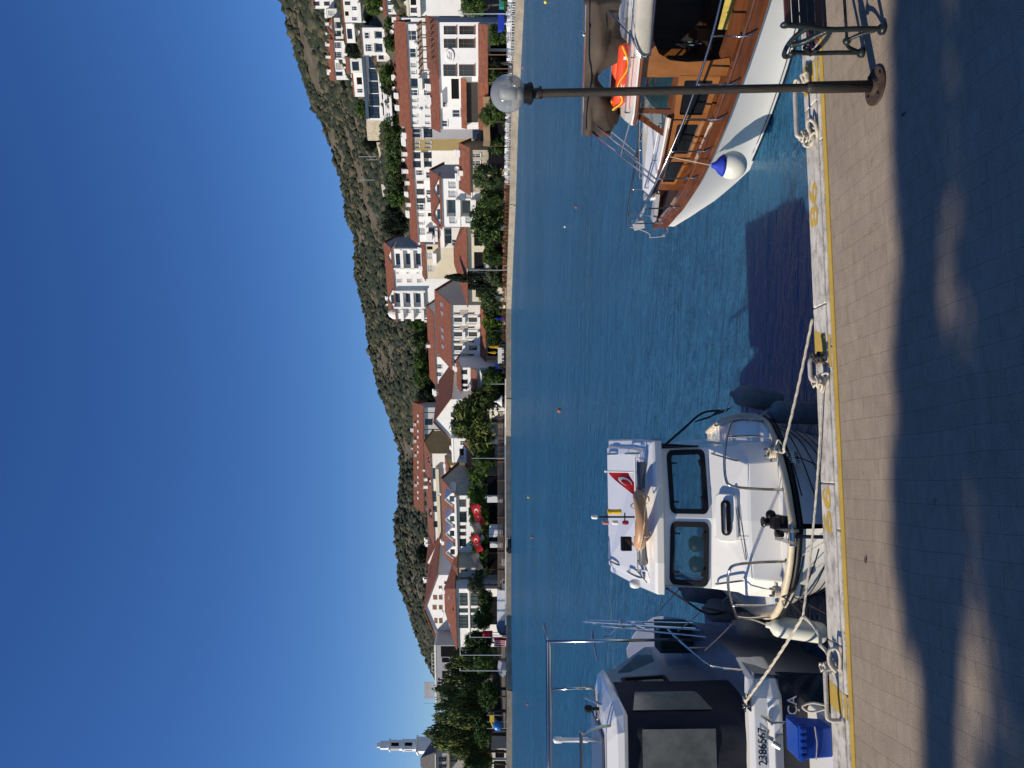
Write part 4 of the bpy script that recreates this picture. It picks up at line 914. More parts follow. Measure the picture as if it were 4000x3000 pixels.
for py, pt, pb, hw, off, k, lb in ((1190,1880,1962,46,7,'pine','slender leafy tree right of the blue folded parasol'),(1250,1885,1965,44,7,'vine','leafy tree under the red pent roof of the stone hotel'),(1320,1895,1960,40,7,'ficus','dark bush under the left end of the pent roof'),(560,1905,1975,56,7,'ficus','dark bush under the thatched awning, right end'),(620,1915,1975,50,7,'ficus','dark bush under the thatched awning, left end'),(1060,1900,1975,40,8,'olive','thin grey green tree under the cypress'),(1090,1915,1980,30,5,'pine','small palm like bush beside the white panel'),(420,1905,1975,50,9,'ficus','dark bush under the sagging white awning')):
    tree('shrub', lb, py, pt, pb, hw, off=off, kind=k, var=py%3, cat='shrub')
tree('olive_tree', 'grey green olive tree before the beige house', 2284, 1828, 1895, 36, off=10, kind='olive', var=0)
tree('olive_tree', 'dense dark shrub along the villa front', 2345, 1862, 1925, 42, off=10, kind='ficus', var=1)
tree('olive_tree', 'dense dark shrub under the villa left windows', 2415, 1850, 1925, 42, off=10, kind='ficus', var=2)
# vine hedge over the pergola, in lengths one can tell apart
for py, pt, pb, hw, lb in ((1888,1826,1905,52,'bright green vine hedge, the part beside the terracotta awning'),(1975,1832,1910,56,'bright green vine hedge behind the larger red flag'),(2070,1836,1908,56,'bright green vine hedge behind the dark folded flag'),(2160,1842,1905,56,'bright green vine hedge behind the smaller red flag'),(2222,1856,1905,34,'bright green vine hedge, its left end')):
    tree('vine_hedge', lb, py, pt, pb, hw, off=13, kind='vine', shape='hedge', var=py%2, cat='hedge', ry=1.6, group='vine hedge over the restaurant pergola')
tree('hillside_tree', 'dark clump behind the vine hedge', 1935, 1800, 1850, 34, off=17, kind='dark', shape='round', var=3, cat='tree')
# trees up the slope
for i, (py, pt, pb, hw, kd, lb) in enumerate(((165,1496,1566,34,'ficus','dark leafy tree right of the dormer row'),(195,1348,1408,30,'dark','dark round tree below the blue shutter house'),(300,1482,1545,46,'ficus','dark tree below the glass fronted villa'),(340,1490,1548,34,'dark','dark shrub left of the tree below the villa'),(22,1424,1502,36,'ficus','green tree at the right edge beside the house with the shade grey side'),(82,1556,1606,28,'ficus','palm like tree above the long white house, right end'),(125,1570,1600,22,'dark','dark shrub by the low white house wall'),(422,1384,1442,30,'ficus','leafy tree at the end of the white blocks'),(490,1496,1576,54,'ficus','green thicket under the rubble wall, right part'),(560,1500,1588,50,'pine','green thicket under the rubble wall, left part'),(630,1502,1582,46,'ficus','green slope thicket behind the ochre house'),(700,1506,1582,44,'pine','green slope thicket behind the white row'),(765,1508,1590,42,'ficus','green slope thicket with a path above it'),(828,1500,1590,38,'dark','dark thicket right of the dark round pine'),(884,1496,1600,46,'dark','big dark round pine beside the apartment block'),(320,1330,1362,28,'dark','dark bush left of the upper house row'),(560,1420,1470,34,'dark','bush above the rubble wall'),(1265,1600,1672,34,'ficus','green bush left of the turret of the apartment block'),(1330,1604,1676,42,'pine','green bush behind the stone hotel roof'),(1410,1610,1680,44,'ficus','green bush above the red roof house'),(1480,1615,1690,44,'ficus','green thicket beyond the red roof house'),(1545,1628,1700,44,'dark','dark thicket right of the long hotel'),(1585,1650,1710,24,'dark','dark bush at the end of the long hotel'),(2165,1626,1678,38,'dark','dark umbrella pine above the grey gable house'),(2230,1668,1712,20,'dark','small dark tree above the big white gable house'),(944,1590,1660,22,'dark','dark shrub against the apartment block side'),(1000,1706,1740,20,'ficus','small green shrub on the cream house terrace'),(1140,1664,1700,30,'ficus','shrub under the apartment balconies'))):
    tree('hillside_tree', lb, py, pt, pb, hw, base=pb+6, kind=kd, var=i%3, cat='tree')

# ------------------------------------------------------------------ promenade things
def SH(py, off=0.0, z=0.12):
    """a point off metres inland of the far shoreline on the bearing of photo row py"""
    b = (1500-py)/F
    for (x0,y0),(x1,y1) in zip(SHORE, SHORE[1:]):
        if x0/y0 <= b <= x1/y1:
            d = Vector((x1-x0, y1-y0, 0)).normalized(); n = Vector((-d.y, d.x, 0))
            if n.y < 0: n = -n
            y = shore_y(b); return Vector((b*y, y, z)) + n*off, math.atan2(d.y, d.x)
def place(px, py, d):
    p = P(px, py, d); return p
M['wplastic'] = mat('white_plastic', (0.80,0.80,0.79), 0.4)
M['rattan'] = mat('brown_rattan', (0.20,0.085,0.035), 0.6, var=0.2, vscale=5)
M['blackcloth'] = mat('black_cushion', (0.02,0.02,0.022), 0.8)
def chair_mesh(m, cushion=None):
    q = MB(); q.box(-.24,.24,-.24,.24,.42,.46); 
    for x in (-.22,.22):
        q.box(x-.02,x+.02,-.24,-.20,0,.42); q.box(x-.02,x+.02,.20,.24,0,.95); q.box(x-.025,x+.025,-.24,.22,.64,.67)
    for k in range(4): q.box(-.19+.105*k,-.13+.105*k,.205,.235,.5,.92)
    q.box(-.24,.24,.2,.24,.88,.96)
    if cushion: q.box(-.2,.2,-.2,.18,.46,.52,1)
    return q
def chairs(name, label, group, m, cushion, rows, seed):
    rs = random.Random(seed); first = None
    for a, b, offs, step in rows:
        py = a
        while py < b:
            for off in offs:
                p, rz = SH(py+rs.uniform(-1.5,1.5), off+rs.uniform(-.15,.15)); ang = rz+rs.choice((0, math.pi, math.pi/2, -math.pi/2))+rs.uniform(-.3,.3)
                if first is None:
                    first = chair_mesh(m, cushion).build(name, [M[m]] + ([M[cushion]] if cushion else [])); tag(first, label, 'chair', group); first.location = p; first.rotation_euler = (0,0,ang)
                else:
                    c = first.copy(); COL.objects.link(c); c.location = p; c.rotation_euler = (0,0,ang)
            py += step
chairs('cafe_chair', 'white plastic chair on the waterfront at the right end of the far quay', 'white chairs before the hotel', 'wplastic', None, [(2,262,(1.0,2.4,3.8),11)], 5)
chairs('cafe_chair', 'white chair on the far quay in front of the stone house', 'white chairs before the stone house', 'wplastic', None, [(470,732,(1.0,2.5),13)], 6)
chairs('cafe_chair', 'brown rattan chair with dark cushion on the middle of the far quay', 'brown chairs along the far quay', 'rattan', 'blackcloth', [(742,1160,(0.9,2.3),14),(1160,1330,(0.9,2.2),13)], 7)
chairs('cafe_chair', 'black chair on the far quay below the stone hotel', 'black chairs along the far quay', 'blackcloth', None, [(1350,1460,(0.9,2.0),13)], 8)
def tables(label, group, top, rows):
    first = None
    for a, b, off, step in rows:
        for py in np.arange(a, b, step):
            p, rz = SH(py, off)
            if first is None:
                first = thing('cafe_table', label, 'table', p, rz, group); q = MB(); q.box(-.42,.42,-.42,.42,.70,.74); q.build('table_top', M[top], first); q = MB(); q.lathe([(.26,0),(.24,.03),(.04,.06),(.04,.7)], 10); q.build('leg', M['dark'], first)
            else: dup(first, p, rz)
tables('white table among the white chairs at the right end of the far quay', 'white tables before the hotel', 'wplastic', [(8,260,1.7,24),(14,260,3.1,30)])
tables('white table among the chairs in front of the stone house', 'white tables before the stone house', 'wplastic', [(478,730,1.75,26)])
tables('small brown table among the rattan chairs on the far quay', 'brown tables along the far quay', 'rattan', [(750,1330,1.6,28)])

def parasol(label, py, pt, pb, off, m, group=None, rad=.22):
    p, _ = SH(py, off); d = p.y; z1 = CAMZ-(pt-HX)/F*d; zb = CAMZ-(pb-HX)/F*d; r = thing('parasol', label, 'parasol', (p.x, p.y, .12), group=group)
    q = MB(); q.tube([(0,0,0),(0,0,z1-.12+.15)], .03, 6); q.lathe([(.3,0),(.3,.08),(.05,.1)], 10); q.build('pole', M['galv'], r)
    q = MB(); n = 14; q.loft([[(rr*(1+.25*math.cos(7*a*2))*math.cos(a), rr*(1+.25*math.cos(7*a*2))*math.sin(a), z) for a in np.linspace(0,6.283,29)[:-1]] for rr, z in ((.03,z1-.12),(rad*.5,z1-.5),(rad*.6,(z1+zb)/2),(rad,zb-.12),(rad*.7,zb-.2))], caps=True); q.build('canopy', M[m], r)
M['blue'] = mat('royal_blue_canvas', (0.012,0.04,0.42), 0.7, var=.2, vscale=4); M['green'] = mat('dark_green_canvas', (0.01,0.06,0.035), 0.75, var=.2, vscale=4); M['ylw'] = mat('yellow_canvas', (0.75,0.48,0.02), 0.7, var=.15, vscale=4)
M['teal'] = mat('teal_cloth', (0.02,0.22,0.20), 0.7); M['pink'] = mat('pink_cloth', (0.55,0.04,0.20), 0.7)
parasol('folded blue parasol beside the white panel and the shade grey house wall', 1152, 1934, 1972, 3.2, 'blue', rad=.38)
parasol('folded dark green parasol between the two blue ones', 1200, 1934, 1970, 3.2, 'green', rad=.36)
parasol('folded blue parasol under the right end of the red pent roof', 1243, 1934, 1972, 3.2, 'blue', rad=.38)
parasol('folded dark green parasol under the middle of the red pent roof', 1290, 1934, 1968, 3.2, 'green', rad=.36)
parasol('folded yellow parasol, the longer of two', 1355, 1910, 1950, 5, 'ylw', rad=.36)
parasol('folded yellow parasol, the shorter of two', 1378, 1908, 1935, 5, 'ylw', rad=.26)

def block(name, label, cat, py0, py1, pt, pb, off, m, dep_=.8, legs=False, rz=None, bev=0.0, frame=None):
    """a boxy promenade thing standing off metres from the water between photo rows"""
    (p, r0), (q0, _), (q1, _) = SH((py0+py1)/2, off), SH(py0, off), SH(py1, off); d = p.y; w = abs(py1-py0)/F*d
    z1, z0 = CAMZ-(pt-HX)/F*d, CAMZ-(pb-HX)/F*d; z0 = max(z0, .12)
    r = thing(name, label, cat, (p.x, p.y, .12), R(-12) if rz is None else rz); q = MB(); q.box(-w/2, w/2, -dep_/2, dep_/2, z0-.12, z1-.12); q.build('panel' if legs else 'body', M[m], r, bevel=bev)
    if legs:
        for x in (-w/2+.06, w/2-.06):
            l = MB(); l.box(x-.05, x+.05, -.05, .05, 0, z0-.12); l.build('leg', M['galv'], r)
    if frame:
        f = MB(); f.box(-w/2-.06, w/2+.06, -dep_/2-.05, -dep_/2-.002, z1-.30, z1-.12); f.box(-w/2-.06, w/2+.06, -dep_/2-.05, -dep_/2-.002, z0-.12, z0+.02)
        for x in np.linspace(-w/2, w/2, 4): f.box(x-.05, x+.05, -dep_/2-.045, -dep_/2-.002, z0+.02, z1-.30)
        f.build('frame', M[frame], r)
    return r
block('sign_board', 'white square board on posts before the glass pavilion', 'sign', 953, 970, 1946, 1974, 4, 'whiteframe', .1, True)
block('sign_board', 'large white panel on posts left of the cypress', 'sign', 1112, 1135, 1898, 1944, 6, 'whiteframe', .15, True)
block('glass_pavilion', 'dark glazed pavilion with a white frame under the green trees', 'pavilion', 930, 1014, 1896, 1978, 8, 'pane', 3, frame='whiteframe')
block('kiosk', 'green and white kiosk at the right edge of the far quay', 'kiosk', 0, 50, 1954, 1985, 7, 'teal', 1.5, frame='whiteframe')
block('kiosk', 'small red and white kiosk under the dark trees on the left', 'kiosk', 2486, 2509, 1930, 1976, 3, 'red', 1.4, frame='whiteframe')
block('awning', 'red striped awning beside the covered boat on the left', 'awning', 2453, 2466, 1886, 1924, 5, 'red', 1.4, True)
block('market_stall', 'blue draped stall with bright goods at the right end', 'stall', 62, 100, 1952, 1990, 6, 'blue', 1.4)
block('market_stall', 'teal stall with hanging cloths', 'stall', 104, 175, 1950, 1978, 6.5, 'teal', 1.2)
block('market_stall', 'pink hanging cloth on a stall under the red awning', 'stall', 96, 122, 1947, 1965, 5.5, 'pink', .4, True)
block('market_stall', 'blue stall covered with cloth below the hotel logo', 'stall', 190, 252, 1945, 1970, 6, 'blue', 1.4)
block('display_counter', 'pale glass display counter under the stone hotel pent roof', 'counter', 1358, 1420, 1945, 1968, 5, 'white2', 1.0)
block('display_counter', 'small blue cool box under the dark pergola', 'counter', 1428, 1444, 1934, 1954, 6, 'blue', .8)
block('plant_box', 'orange box by the white board', 'box', 1000, 1012, 1962, 1974, 3, 'rattan', .5)
block('white_box', 'white upright cabinet in front of the pepper tree', 'cabinet', 1696, 1714, 1914, 1944, 7, 'whiteframe', .9)
block('low_wall', 'long white rendered wall on the promenade left of the plank fence', 'wall', 2314, 2440, 1942, 1980, 1.6, 'white', .5, rz=R(0))
block('shade_block', 'dark block painted as shade of the open restaurant under the vine hedge', 'restaurant', 1850, 2230, 1904, 1966, 15, 'dark', 2.0, rz=R(0))  # solid near black block, shade of the open front put in as colour
for k, (py0, py1, pt, lb) in enumerate(((1925,1950,1903,'white canopy frame under the vine hedge, beside the plank fence'),(2045,2062,1912,'white serving hatch under the dark flag'),(2095,2125,1910,'white tables stacked by the plank fence'),(2150,2168,1914,'white freezer under the smaller red flag'))):
    block('white_stall', lb, 'stall', py0, py1, pt, 1962, 8, 'whiteframe', .9)

# plank fence of the boardwalk
def fence(label, pyA, pyB, off, pt, pb, m):
    n = 8; pts = [SH(py, off)[0] for py in np.linspace(pyA, pyB, n)]; c = pts[n//2]; r = thing('plank_fence', label, 'fence', (c.x, c.y, .12)); h = (pb-pt)/F*c.y; z0 = CAMZ-(pb-HX)/F*c.y-.12; rails = MB()
    for i in range(n-1):
        a, b = pts[i]-c, pts[i+1]-c; a.z = b.z = 0; t = Vector((0,.06,0))
        for k in range(4):
            za = z0+h*(k+.12)/4; zb = z0+h*(k+.86)/4; q = [a, b, b+t, a+t]; rails.add([tuple(p+Vector((0,0,za))) for p in q]+[tuple(p+Vector((0,0,zb))) for p in q], [(0,3,2,1),(4,5,6,7),(0,1,5,4),(1,2,6,5),(2,3,7,6),(3,0,4,7)])
    rails.build('planks', M[m], r)
    for p in pts:
        q = MB(); a = p-c; q.box(a.x-.08, a.x+.08, a.y-.12, a.y-.01, 0, z0+h+.05); q.build('post', M['timber'], r)
M['oldplank'] = mat('weathered_planks', (0.17,0.12,0.085), .85, var=.35, vscale=2.5, stretch=(.3,1,5))
fence('long weathered plank fence on the boardwalk below the vine hedge', 1800, 2312, 2.2, 1943, 1968, 'oldplank')
fence('weathered plank fence before the pepper tree', 1625, 1790, 2.2, 1944, 1966, 'oldplank')
kb = MB(); pts = [SH(py, .5)[0] for py in np.linspace(1480, 2440, 16)]
for a, b in zip(pts, pts[1:]):
    t = Vector((0,.5,0)); kb.add([tuple(p+Vector((0,0,z-.12))) for z in (.05,.42) for p in (a,b,b+t,a+t)], [(0,3,2,1),(4,5,6,7),(0,1,5,4),(1,2,6,5),(2,3,7,6),(3,0,4,7)])
tag(kb.build('quay_kerb', M['white2']), kind='structure')

def sheet(name, label, cat, py0, py1, pt, pb, off, m, out=3.0, sag=.3):
    """sloping sunshade: a sheet on four thin posts"""
    p, _ = SH((py0+py1)/2, off); d = p.y; w = abs(py1-py0)/F*d; z1 = CAMZ-(pt-HX)/F*d-.12; z0 = CAMZ-(pb-HX)/F*(d-out)-.12; r = thing(name, label, cat, (p.x, p.y, .12), R(-20)); q = MB(); n = 9
    rows = []
    for j in range(4):
        v = j/3; rows.append([(-w/2+w*i/(n-1), -out*v, z1+(z0-z1)*v-sag*math.sin(math.pi*i/(n-1)*3)**2*.5) for i in range(n)])
    q.loft(rows, closed=False); q.loft([[(x,y,z-.05) for x,y,z in rw] for rw in rows], closed=False); q.build('cover', M[m], r)
    for x in (-w/2+.1, 0, w/2-.1):
        l = MB(); l.tube([(x,-out+.1,0),(x,-out+.1,z0-.1)], .05, 6); l.build('post', M['timber'], r)
M['thatch'] = mat('dry_thatch', (0.24,0.165,0.09), .95, var=.4, vscale=6, stretch=(4,.5,.5)); M['canvas'] = mat('white_canvas', (.72,.70,.66), .8)
sheet('thatched_awning', 'tan thatched awning in front of the dark stone gable', 'awning', 675, 495, 1886, 1912, 8, 'thatch', 3.2)
sheet('cloth_awning', 'sagging white cloth awning left of the lamp globe', 'awning', 470, 392, 1868, 1902, 9, 'canvas', 3.0, .6)
sheet('cloth_awning', 'long white cloth shade over the right end tables', 'awning', 240, 110, 1976, 1990, 4.5, 'canvas', 2.0, .4)
# tent
p, _ = SH(1600, 4); t = thing('white_tent', 'small pointed white tent roof on the quay before the pepper tree', 'tent', p); q = MB(); q.lathe([(1.5,.9),(.9,1.3),(.35,1.9),(.04,2.7)], 12); q.build('roof', M['canvas'], t)
for a in range(4):
    q = MB(); q.tube([(1.2*math.cos(a*1.57+.7),1.2*math.sin(a*1.57+.7),0),(1.2*math.cos(a*1.57+.7),1.2*math.sin(a*1.57+.7),1.1)], .04, 6); q.build('pole', M['galv'], t)

# flags
def flag(label, py0, py1, pt, pb, m, emblem, off=6):
    p, _ = SH(py0, off); d = p.y; z1 = CAMZ-(pt-HX)/F*d-.12; w = abs(py1-py0)/F*d; h = w*.40; r = thing('flag', label, 'flag', (p.x, p.y, .12))
    q = MB(); q.tube([(0.03,0,0),(0.03,0,z1+.1)], [.05,.03], 6); q.sphere((0.03,0,z1+.14), .07, 8, 6); q.build('pole', M['dark'], r)
    drop = w*.36; q = MB(); n = 14; rows = []
    def S(u, v): return (-w*(u-.10*v*u), -.30*math.sin(u*8+v*1.5), z1-drop*u**1.25-h*v*(1+.10*math.sin(u*9)-.2*u)-.05)
    for i in range(n+1): rows.append([S(i/n, j/6) for j in range(7)])
    q.loft(rows, closed=False); c = q.build('cloth', M[m], r, smooth=True)
    if emblem:
        e = MB()
        cx, cy, r0 = .36, .5, .23
        oc = [(cx+r0*.62*math.cos(a), cy+r0*math.sin(a)) for a in np.linspace(R(40), R(320), 22)]; ic = [(cx+.045+r0*.5*math.cos(a), cy+r0*.8*math.sin(a)) for a in np.linspace(R(320), R(40), 22)]
        for k in range(21):
            e.add([tuple(Vector(S(*u))+Vector((0,-.02,0))) for u in (oc[k], oc[k+1], ic[20-k], ic[21-k])], [(0,1,2,3)])
        st = [(.62+(.085 if k%2==0 else .035)*.62*math.cos(R(180+36*k)), .5+(.13 if k%2==0 else .05)*math.sin(R(180+36*k))) for k in range(10)]
        e.add([tuple(Vector(S(*u))+Vector((0,-.02,0))) for u in st], [tuple(range(10))]); e.build('crescent_and_star', M['flagwhite'], c)
M['greyflag'] = mat('grey_cloth', (.10,.09,.09), .8, var=.4, vscale=1.2)
flag('larger red flag with white crescent before the vine hedge', 1962, 2046, 1836, 1884, 'red', True)
flag('smaller red flag with white crescent before the vine hedge', 2110, 2180, 1838, 1880, 'red', True)
flag('dark drooping flag between the two red flags', 2034, 2112, 1840, 1870, 'greyflag', False)
flag('dark drooping flag left of both red flags', 2182, 2252, 1838, 1876, 'greyflag', False)

# masts and poles
def mast(name, label, cat, py, pt, pb, d=None, off=None, r=.06, arm=0.0, head=False):
    if d is None: d = (SH(py, off)[0].y if off is not None else tdepth(pb, py))
    b = (1500-py)/F; g = tz(b*d, d); z1 = CAMZ-(pt-HX)/F*d-g; q = thing(name, label, cat, (b*d, d, g)); m = MB(); m.tube([(0,0,-.1),(0,0,z1*.5),(0,0,z1)], [r*1.3,r,r*.8], 8); m.build('pole', M['galv'], q)
    if arm: m = MB(); m.tube([(0,0,z1-.05),(arm,-.1,z1+.12)], r*.7, 6); m.build('arm', M['galv'], q)
    if head: m = MB(); m.box(arm-.3, arm+.3, -.2, .1, z1+.05, z1+.2); m.build('lamp_head', M['whiteframe'], q)
mast('flagpole', 'tall white pole on the boardwalk by the terracotta awning', 'pole', 1790, 1842, 1970, off=1.5)
for py, pt, lb in ((2489,1838,'lamp mast above the red kiosk'),(2559,1800,'lamp mast before the grey terrace building'),(2620,1799,'tallest lamp mast before the plane trees')):
    mast('street_lamp', lb, 'lamp', py, pt, 1975, off=2, arm=.3, head=True, r=.08)
mast('street_lamp', 'thin lamp mast beside the cypress', 'lamp', 1055, 1828, 1975, off=3, head=True)
mast('street_lamp', 'lamp mast at the right end over the market stalls', 'lamp', 54, 1808, 1985, off=6, head=True)
for py, pt, pb, lb in ((612,1400,1484,'taller of two bare poles on the hillside path'),(624,1432,1484,'shorter of two bare poles on the hillside path'),(703,1405,1488,'lone bare pole on the hillside path')):
    mast('utility_pole', lb, 'pole', py, pt, pb, r=.10)
mast('street_lamp', 'thin grey pole on the quay below the stone hotel', 'pole', 1500, 1915, 1972, off=1.6)

# parked cars
M['carwhite'] = mat('white_car_paint', (.78,.78,.78), .25, coat=.6); M['rubber'] = mat('tyre_rubber', (.02,.02,.02), .9)
def car(label, py, off, rz, m='carwhite'):
    p, _ = SH(py, off); r = thing('parked_car', label, 'car', p, rz); q = MB()
    prof = [(-2.0,.25),(-2.05,.6),(-1.9,.85),(-1.1,.95),(-.55,1.42),(.9,1.45),(1.7,1.0),(2.0,.9),(2.05,.3)]
    q.prism([(x, z) for x, z in prof], 1, -.8, .8); q.build('body', M[m], r, bevel=.08)
    g = MB(); g.prism([(-.95,.98),(-.5,1.36),(.85,1.38),(1.5,1.0)], 1, -.815, .815); g.build('side_window', M['pane'], r)
    g = MB(); g.add([(-1.10,-.7,.97),(-1.10,.7,.97),(-.58,.65,1.40),(-.58,-.65,1.40)], [(0,1,2,3)]); g.xf(Matrix.Translation((-.03,0,.02))); g.build('windscreen', M['pane'], r)
    for x in (-1.3, 1.3):
        for y in (-.78, .78):
            wm = MB(); wm.lathe([(.05,-.1),(.31,-.1),(.33,-.06),(.33,.06),(.31,.1),(.05,.1)], 16); wm.xf(Matrix.Translation((x, y, .33)) @ Matrix.Rotation(R(90), 4, 'X')); wm.build('wheel', M['rubber'], r)
car('white car parked broadside before the villa shrubs', 2328, 7, 0); car('white car seen end on at the left end of the vine hedge', 2219, 7, R(90))
# playground, covered boat, dinghy
p, _ = SH(2850, 4); t = thing('playground_frame', 'play frame with yellow panels and a blue ball on the left promenade', 'playground', p)
for x in (-1.6, -.2, 1.2):
    q = MB(); q.tube([(x,0,0),(x,0,4.2)], .05, 6); q.build('post', M['galv'], t)
q = MB(); q.box(-.2,1.2,-.06,.06,2.7,3.6); q.build('panel', M['ylw'], t); q = MB(); q.sphere((-1.0,-.1,1.9), 1.0, 18, 12); q.build('ball', mat('blue_ball', (.02,.18,.55), .35), t); q = MB(); q.prism([(-1.5,3.0),(-.2,3.5),(-.2,3.2),(-1.5,2.6)], 1, -.05, .05); q.build('slide', M['ylw'], t)
p, _ = SH(2435, 3); t = thing('covered_boat', 'boat under a grey blue tarpaulin standing on the promenade', 'boat', p); q = MB(); q.loft([[(x, y*w, z) for y, z in ((-1,.2),(-1,1.2*h),(-.4,1.9*h),(.4,1.9*h),(1,1.2*h),(1,.2))] for x, w, h in ((-1.9,.25,.7),(-1.2,.8,1),(0,1,1.15),(1.3,.9,1))], caps=True); q.build('tarpaulin', mat('grey_blue_tarpaulin', (.10,.14,.20), .7, var=.2, vscale=2), t)
p, _ = SH(2600, 3); t = thing('covered_boat', 'pale tarpaulin covered boat between two lamp masts', 'boat', p); q = MB(); q.loft([[(x, y*w, z) for y, z in ((-1,.2),(-1,1.0*h),(-.3,1.7*h),(.3,1.7*h),(1,1.0*h),(1,.2))] for x, w, h in ((-1.9,.25,.7),(-1.2,.8,1),(0,1,1.15),(1.5,.8,1))], caps=True); q.build('tarpaulin', M['grey'], t)
b_ = (1500-2132)/F; d_ = shore_y(b_)-1.6; t = thing('dinghy', 'small dark dinghy moored against the far quay', 'dinghy', (b_*d_, d_, WZ)); q = MB()
q.loft([[(x, y*w, z) for y, z in ((-.7,.75),(-.5,.1),(0,-.1),(.5,.1),(.7,.75),(.55,.72),(.4,.3),(0,.25),(-.4,.3),(-.55,.72))] for x, w in ((-1.5,.85),(-.5,1),(.6,.9),(1.5,.1))], caps=True); q.build('hull', M['blackcloth'], t)
q = MB(); q.box(-1.2,-.4,-.35,.35,.4,1.1); q.build('engine_cover', M['dark'], t)

# mooring buoys on the water
def buoy(label, px, py, c, r, group=None):
    d = (CAMZ-WZ)*F/(px-HX); t = thing('buoy', label, 'buoy', ((1500-py)/F*d, d, WZ)); q = MB(); q.sphere((0,0,r*.45), r, 14, 10); q.build('float', c, t, smooth=True); q = MB(); q.tube([(0,0,r*1.4),(0,0,r*1.75)], r*.18, 6); q.build('ring', M['dark'], t)
OR = mat('orange_buoy', (.70,.12,.03), .5); YB = mat('yellow_buoy', (.75,.60,.03), .5); BR = mat('faded_red_buoy', (.35,.12,.07), .7, var=.3, vscale=6)
buoy('orange buoy near the far quay, right of the lamp globe', 2043, 264, OR, .13); buoy('yellow buoy at the right edge of the water', 2134, 8, YB, .13); buoy('faded red buoy out in the bay above the white cabin boat', 2189, 1603, BR, .14)
buoy('yellow buoy in the left middle of the bay', 2066, 1942, YB, .13); buoy('faded pink buoy below the yellow one', 2081, 2098, BR, .15); buoy('orange buoy in front of the playground', 2062, 2751, OR, .13); buoy('tiny white buoy in the middle of the bay', 2208, 886, M['wplastic'], .06); buoy('small orange buoy left of the brown boat bow', 2252, 810, OR, .05)

# potted plants and rooftop clutter
pot0 = None
rs_ = random.Random(12)
for py in list(range(6, 262, 19))+list(range(476, 735, 26))+list(range(750, 1460, 31)):
    p, rz = SH(py, rs_.uniform(4.2, 6.0)); sc_ = rs_.uniform(.7, 1.5)
    if pot0 is None:
        pot0 = thing('potted_plant', 'leafy plant in a dark pot behind the cafe chairs on the far quay', 'plant', p, 0, 'potted plants behind the cafe chairs'); q = MB(); q.lathe([(.2,0),(.28,.4),(.3,.42),(.25,.43)], 12); q.build('pot', M['timber'], pot0)
        c = bpy.data.objects.new('foliage', crown('ficus', 'round', 4, 24, 30, .12)); COL.objects.link(c); c.parent = pot0; c.location = (0,0,.85); c.scale = (.5,.5,.55); pot0.scale = (sc_,)*3
    else: dup(pot0, p, rs_.uniform(0,6), scale=sc_)

for lb, py0, py1, off in (('dark block painted as shade behind the ficus trees', 735, 888, 9.5),('dark block painted as veranda shade under the hipped roof', 895, 1176, 9.0),('dark block painted as shade under the thatched awning', 520, 730, 5.5),('dark block painted as shade left of the stone hotel', 1440, 1580, 9.0)):
    block('shade_block', lb, 'restaurant', py0, py1, 1908, 1972, off, 'dark', 1.2, rz=R(-29) if py0 < 1400 else R(0))  # near black blocks added as the shade behind the chairs and trees
for i, (py, pt, pb, hw, off, k, lb) in enumerate(((920,1862,1965,38,6,'dark','dark leafy tree left of the bright ficus'),(1005,1880,1965,34,6,'ficus','leafy tree left of the glass pavilion'),(1150,1860,1940,34,8,'pine','feathery tree left of the cypress'),(1475,1880,1965,40,7,'ficus','dark tree left of the stone hotel pent roof'),(1545,1860,1965,44,8,'plane','tree right of the pepper tree'),(455,1870,1965,36,8,'ficus','dark tree left of the white cloth awning'),(250,1900,1962,34,9,'dark','dark tree right of the lamp globe'),(140,1905,1955,38,9,'ficus','green bushes behind the market stalls'),(1800,1845,1935,48,8,'ficus','dark tree left of the flagpole'))):
    tree('promenade_tree', lb, py, pt, pb, hw, off=off, kind=k, var=i%3)
for i, (py, pt, pb, hw, kd, lb) in enumerate(((100,1500,1545,30,'ficus','dark tree beside the hillside balcony house'),(60,1420,1450,26,'dark','dark bush below the white terraced blocks'),(250,1340,1372,26,'ficus','bush between the upper houses'),(212,1560,1600,26,'dark','dark palm like tree at the end of the dormer row'),(400,1500,1545,32,'dark','dark tree below the white stepped terraces'),(660,1560,1600,34,'dark','dark shrub behind the white row chimneys'),(1075,1655,1700,24,'dark','dark shrub beside the cream house'),(1205,1690,1730,24,'ficus','shrub at the foot of the turret'))):
    tree('hillside_tree', lb, py, pt, pb, hw, base=pb+4, kind=kd, var=i%3)
# ------------------------------------------------------------------ boats
M['gel'] = mat('white_gelcoat', (.82,.81,.77), .22, var=.03, vscale=1.5, coat=.4)
M['gelgrey'] = mat('grey_gelcoat', (.26,.275,.31), .35, var=.06, vscale=2, coat=.2)
M['varnish'] = mat('varnished_mahogany', (.080,.026,.010), .25, vscale=3.0, base2=(.175,.057,.020), stretch=(.5,4,4), coat=.6)
M['varnish2'] = mat('honey_varnish', (.21,.077,.020), .25, vscale=3.0, base2=(.31,.125,.034), stretch=(2,3,.6), coat=.7)
M['deckwood'] = mat('dark_teak_deck', (.06,.03,.018), .6, var=.35, vscale=4, stretch=(.5,6,1))
M['creamrail'] = mat('cream_rail', (.62,.52,.36), .5, var=.12, vscale=4)
M['blackrub'] = mat('black_rubber', (.006,.006,.007), .5, spec=.25)
M['navy'] = mat('navy_hull', (.008,.012,.025), .25, coat=.4)
M['navycanvas'] = mat('navy_canvas', (.006,.008,.020), .85, var=.3, vscale=5, bump=.4, bscale=6)
M['antifoul'] = mat('antifouling', (.012,.018,.02), .7)
M['rope'] = mat('pale_rope', (.55,.50,.40), .85, var=.25, vscale=30)
M['darkrope'] = mat('dark_rope', (.05,.045,.04), .85, var=.3, vscale=30)
M['fendwhite'] = mat('white_fender', (.72,.72,.62), .4, var=.05, vscale=3)
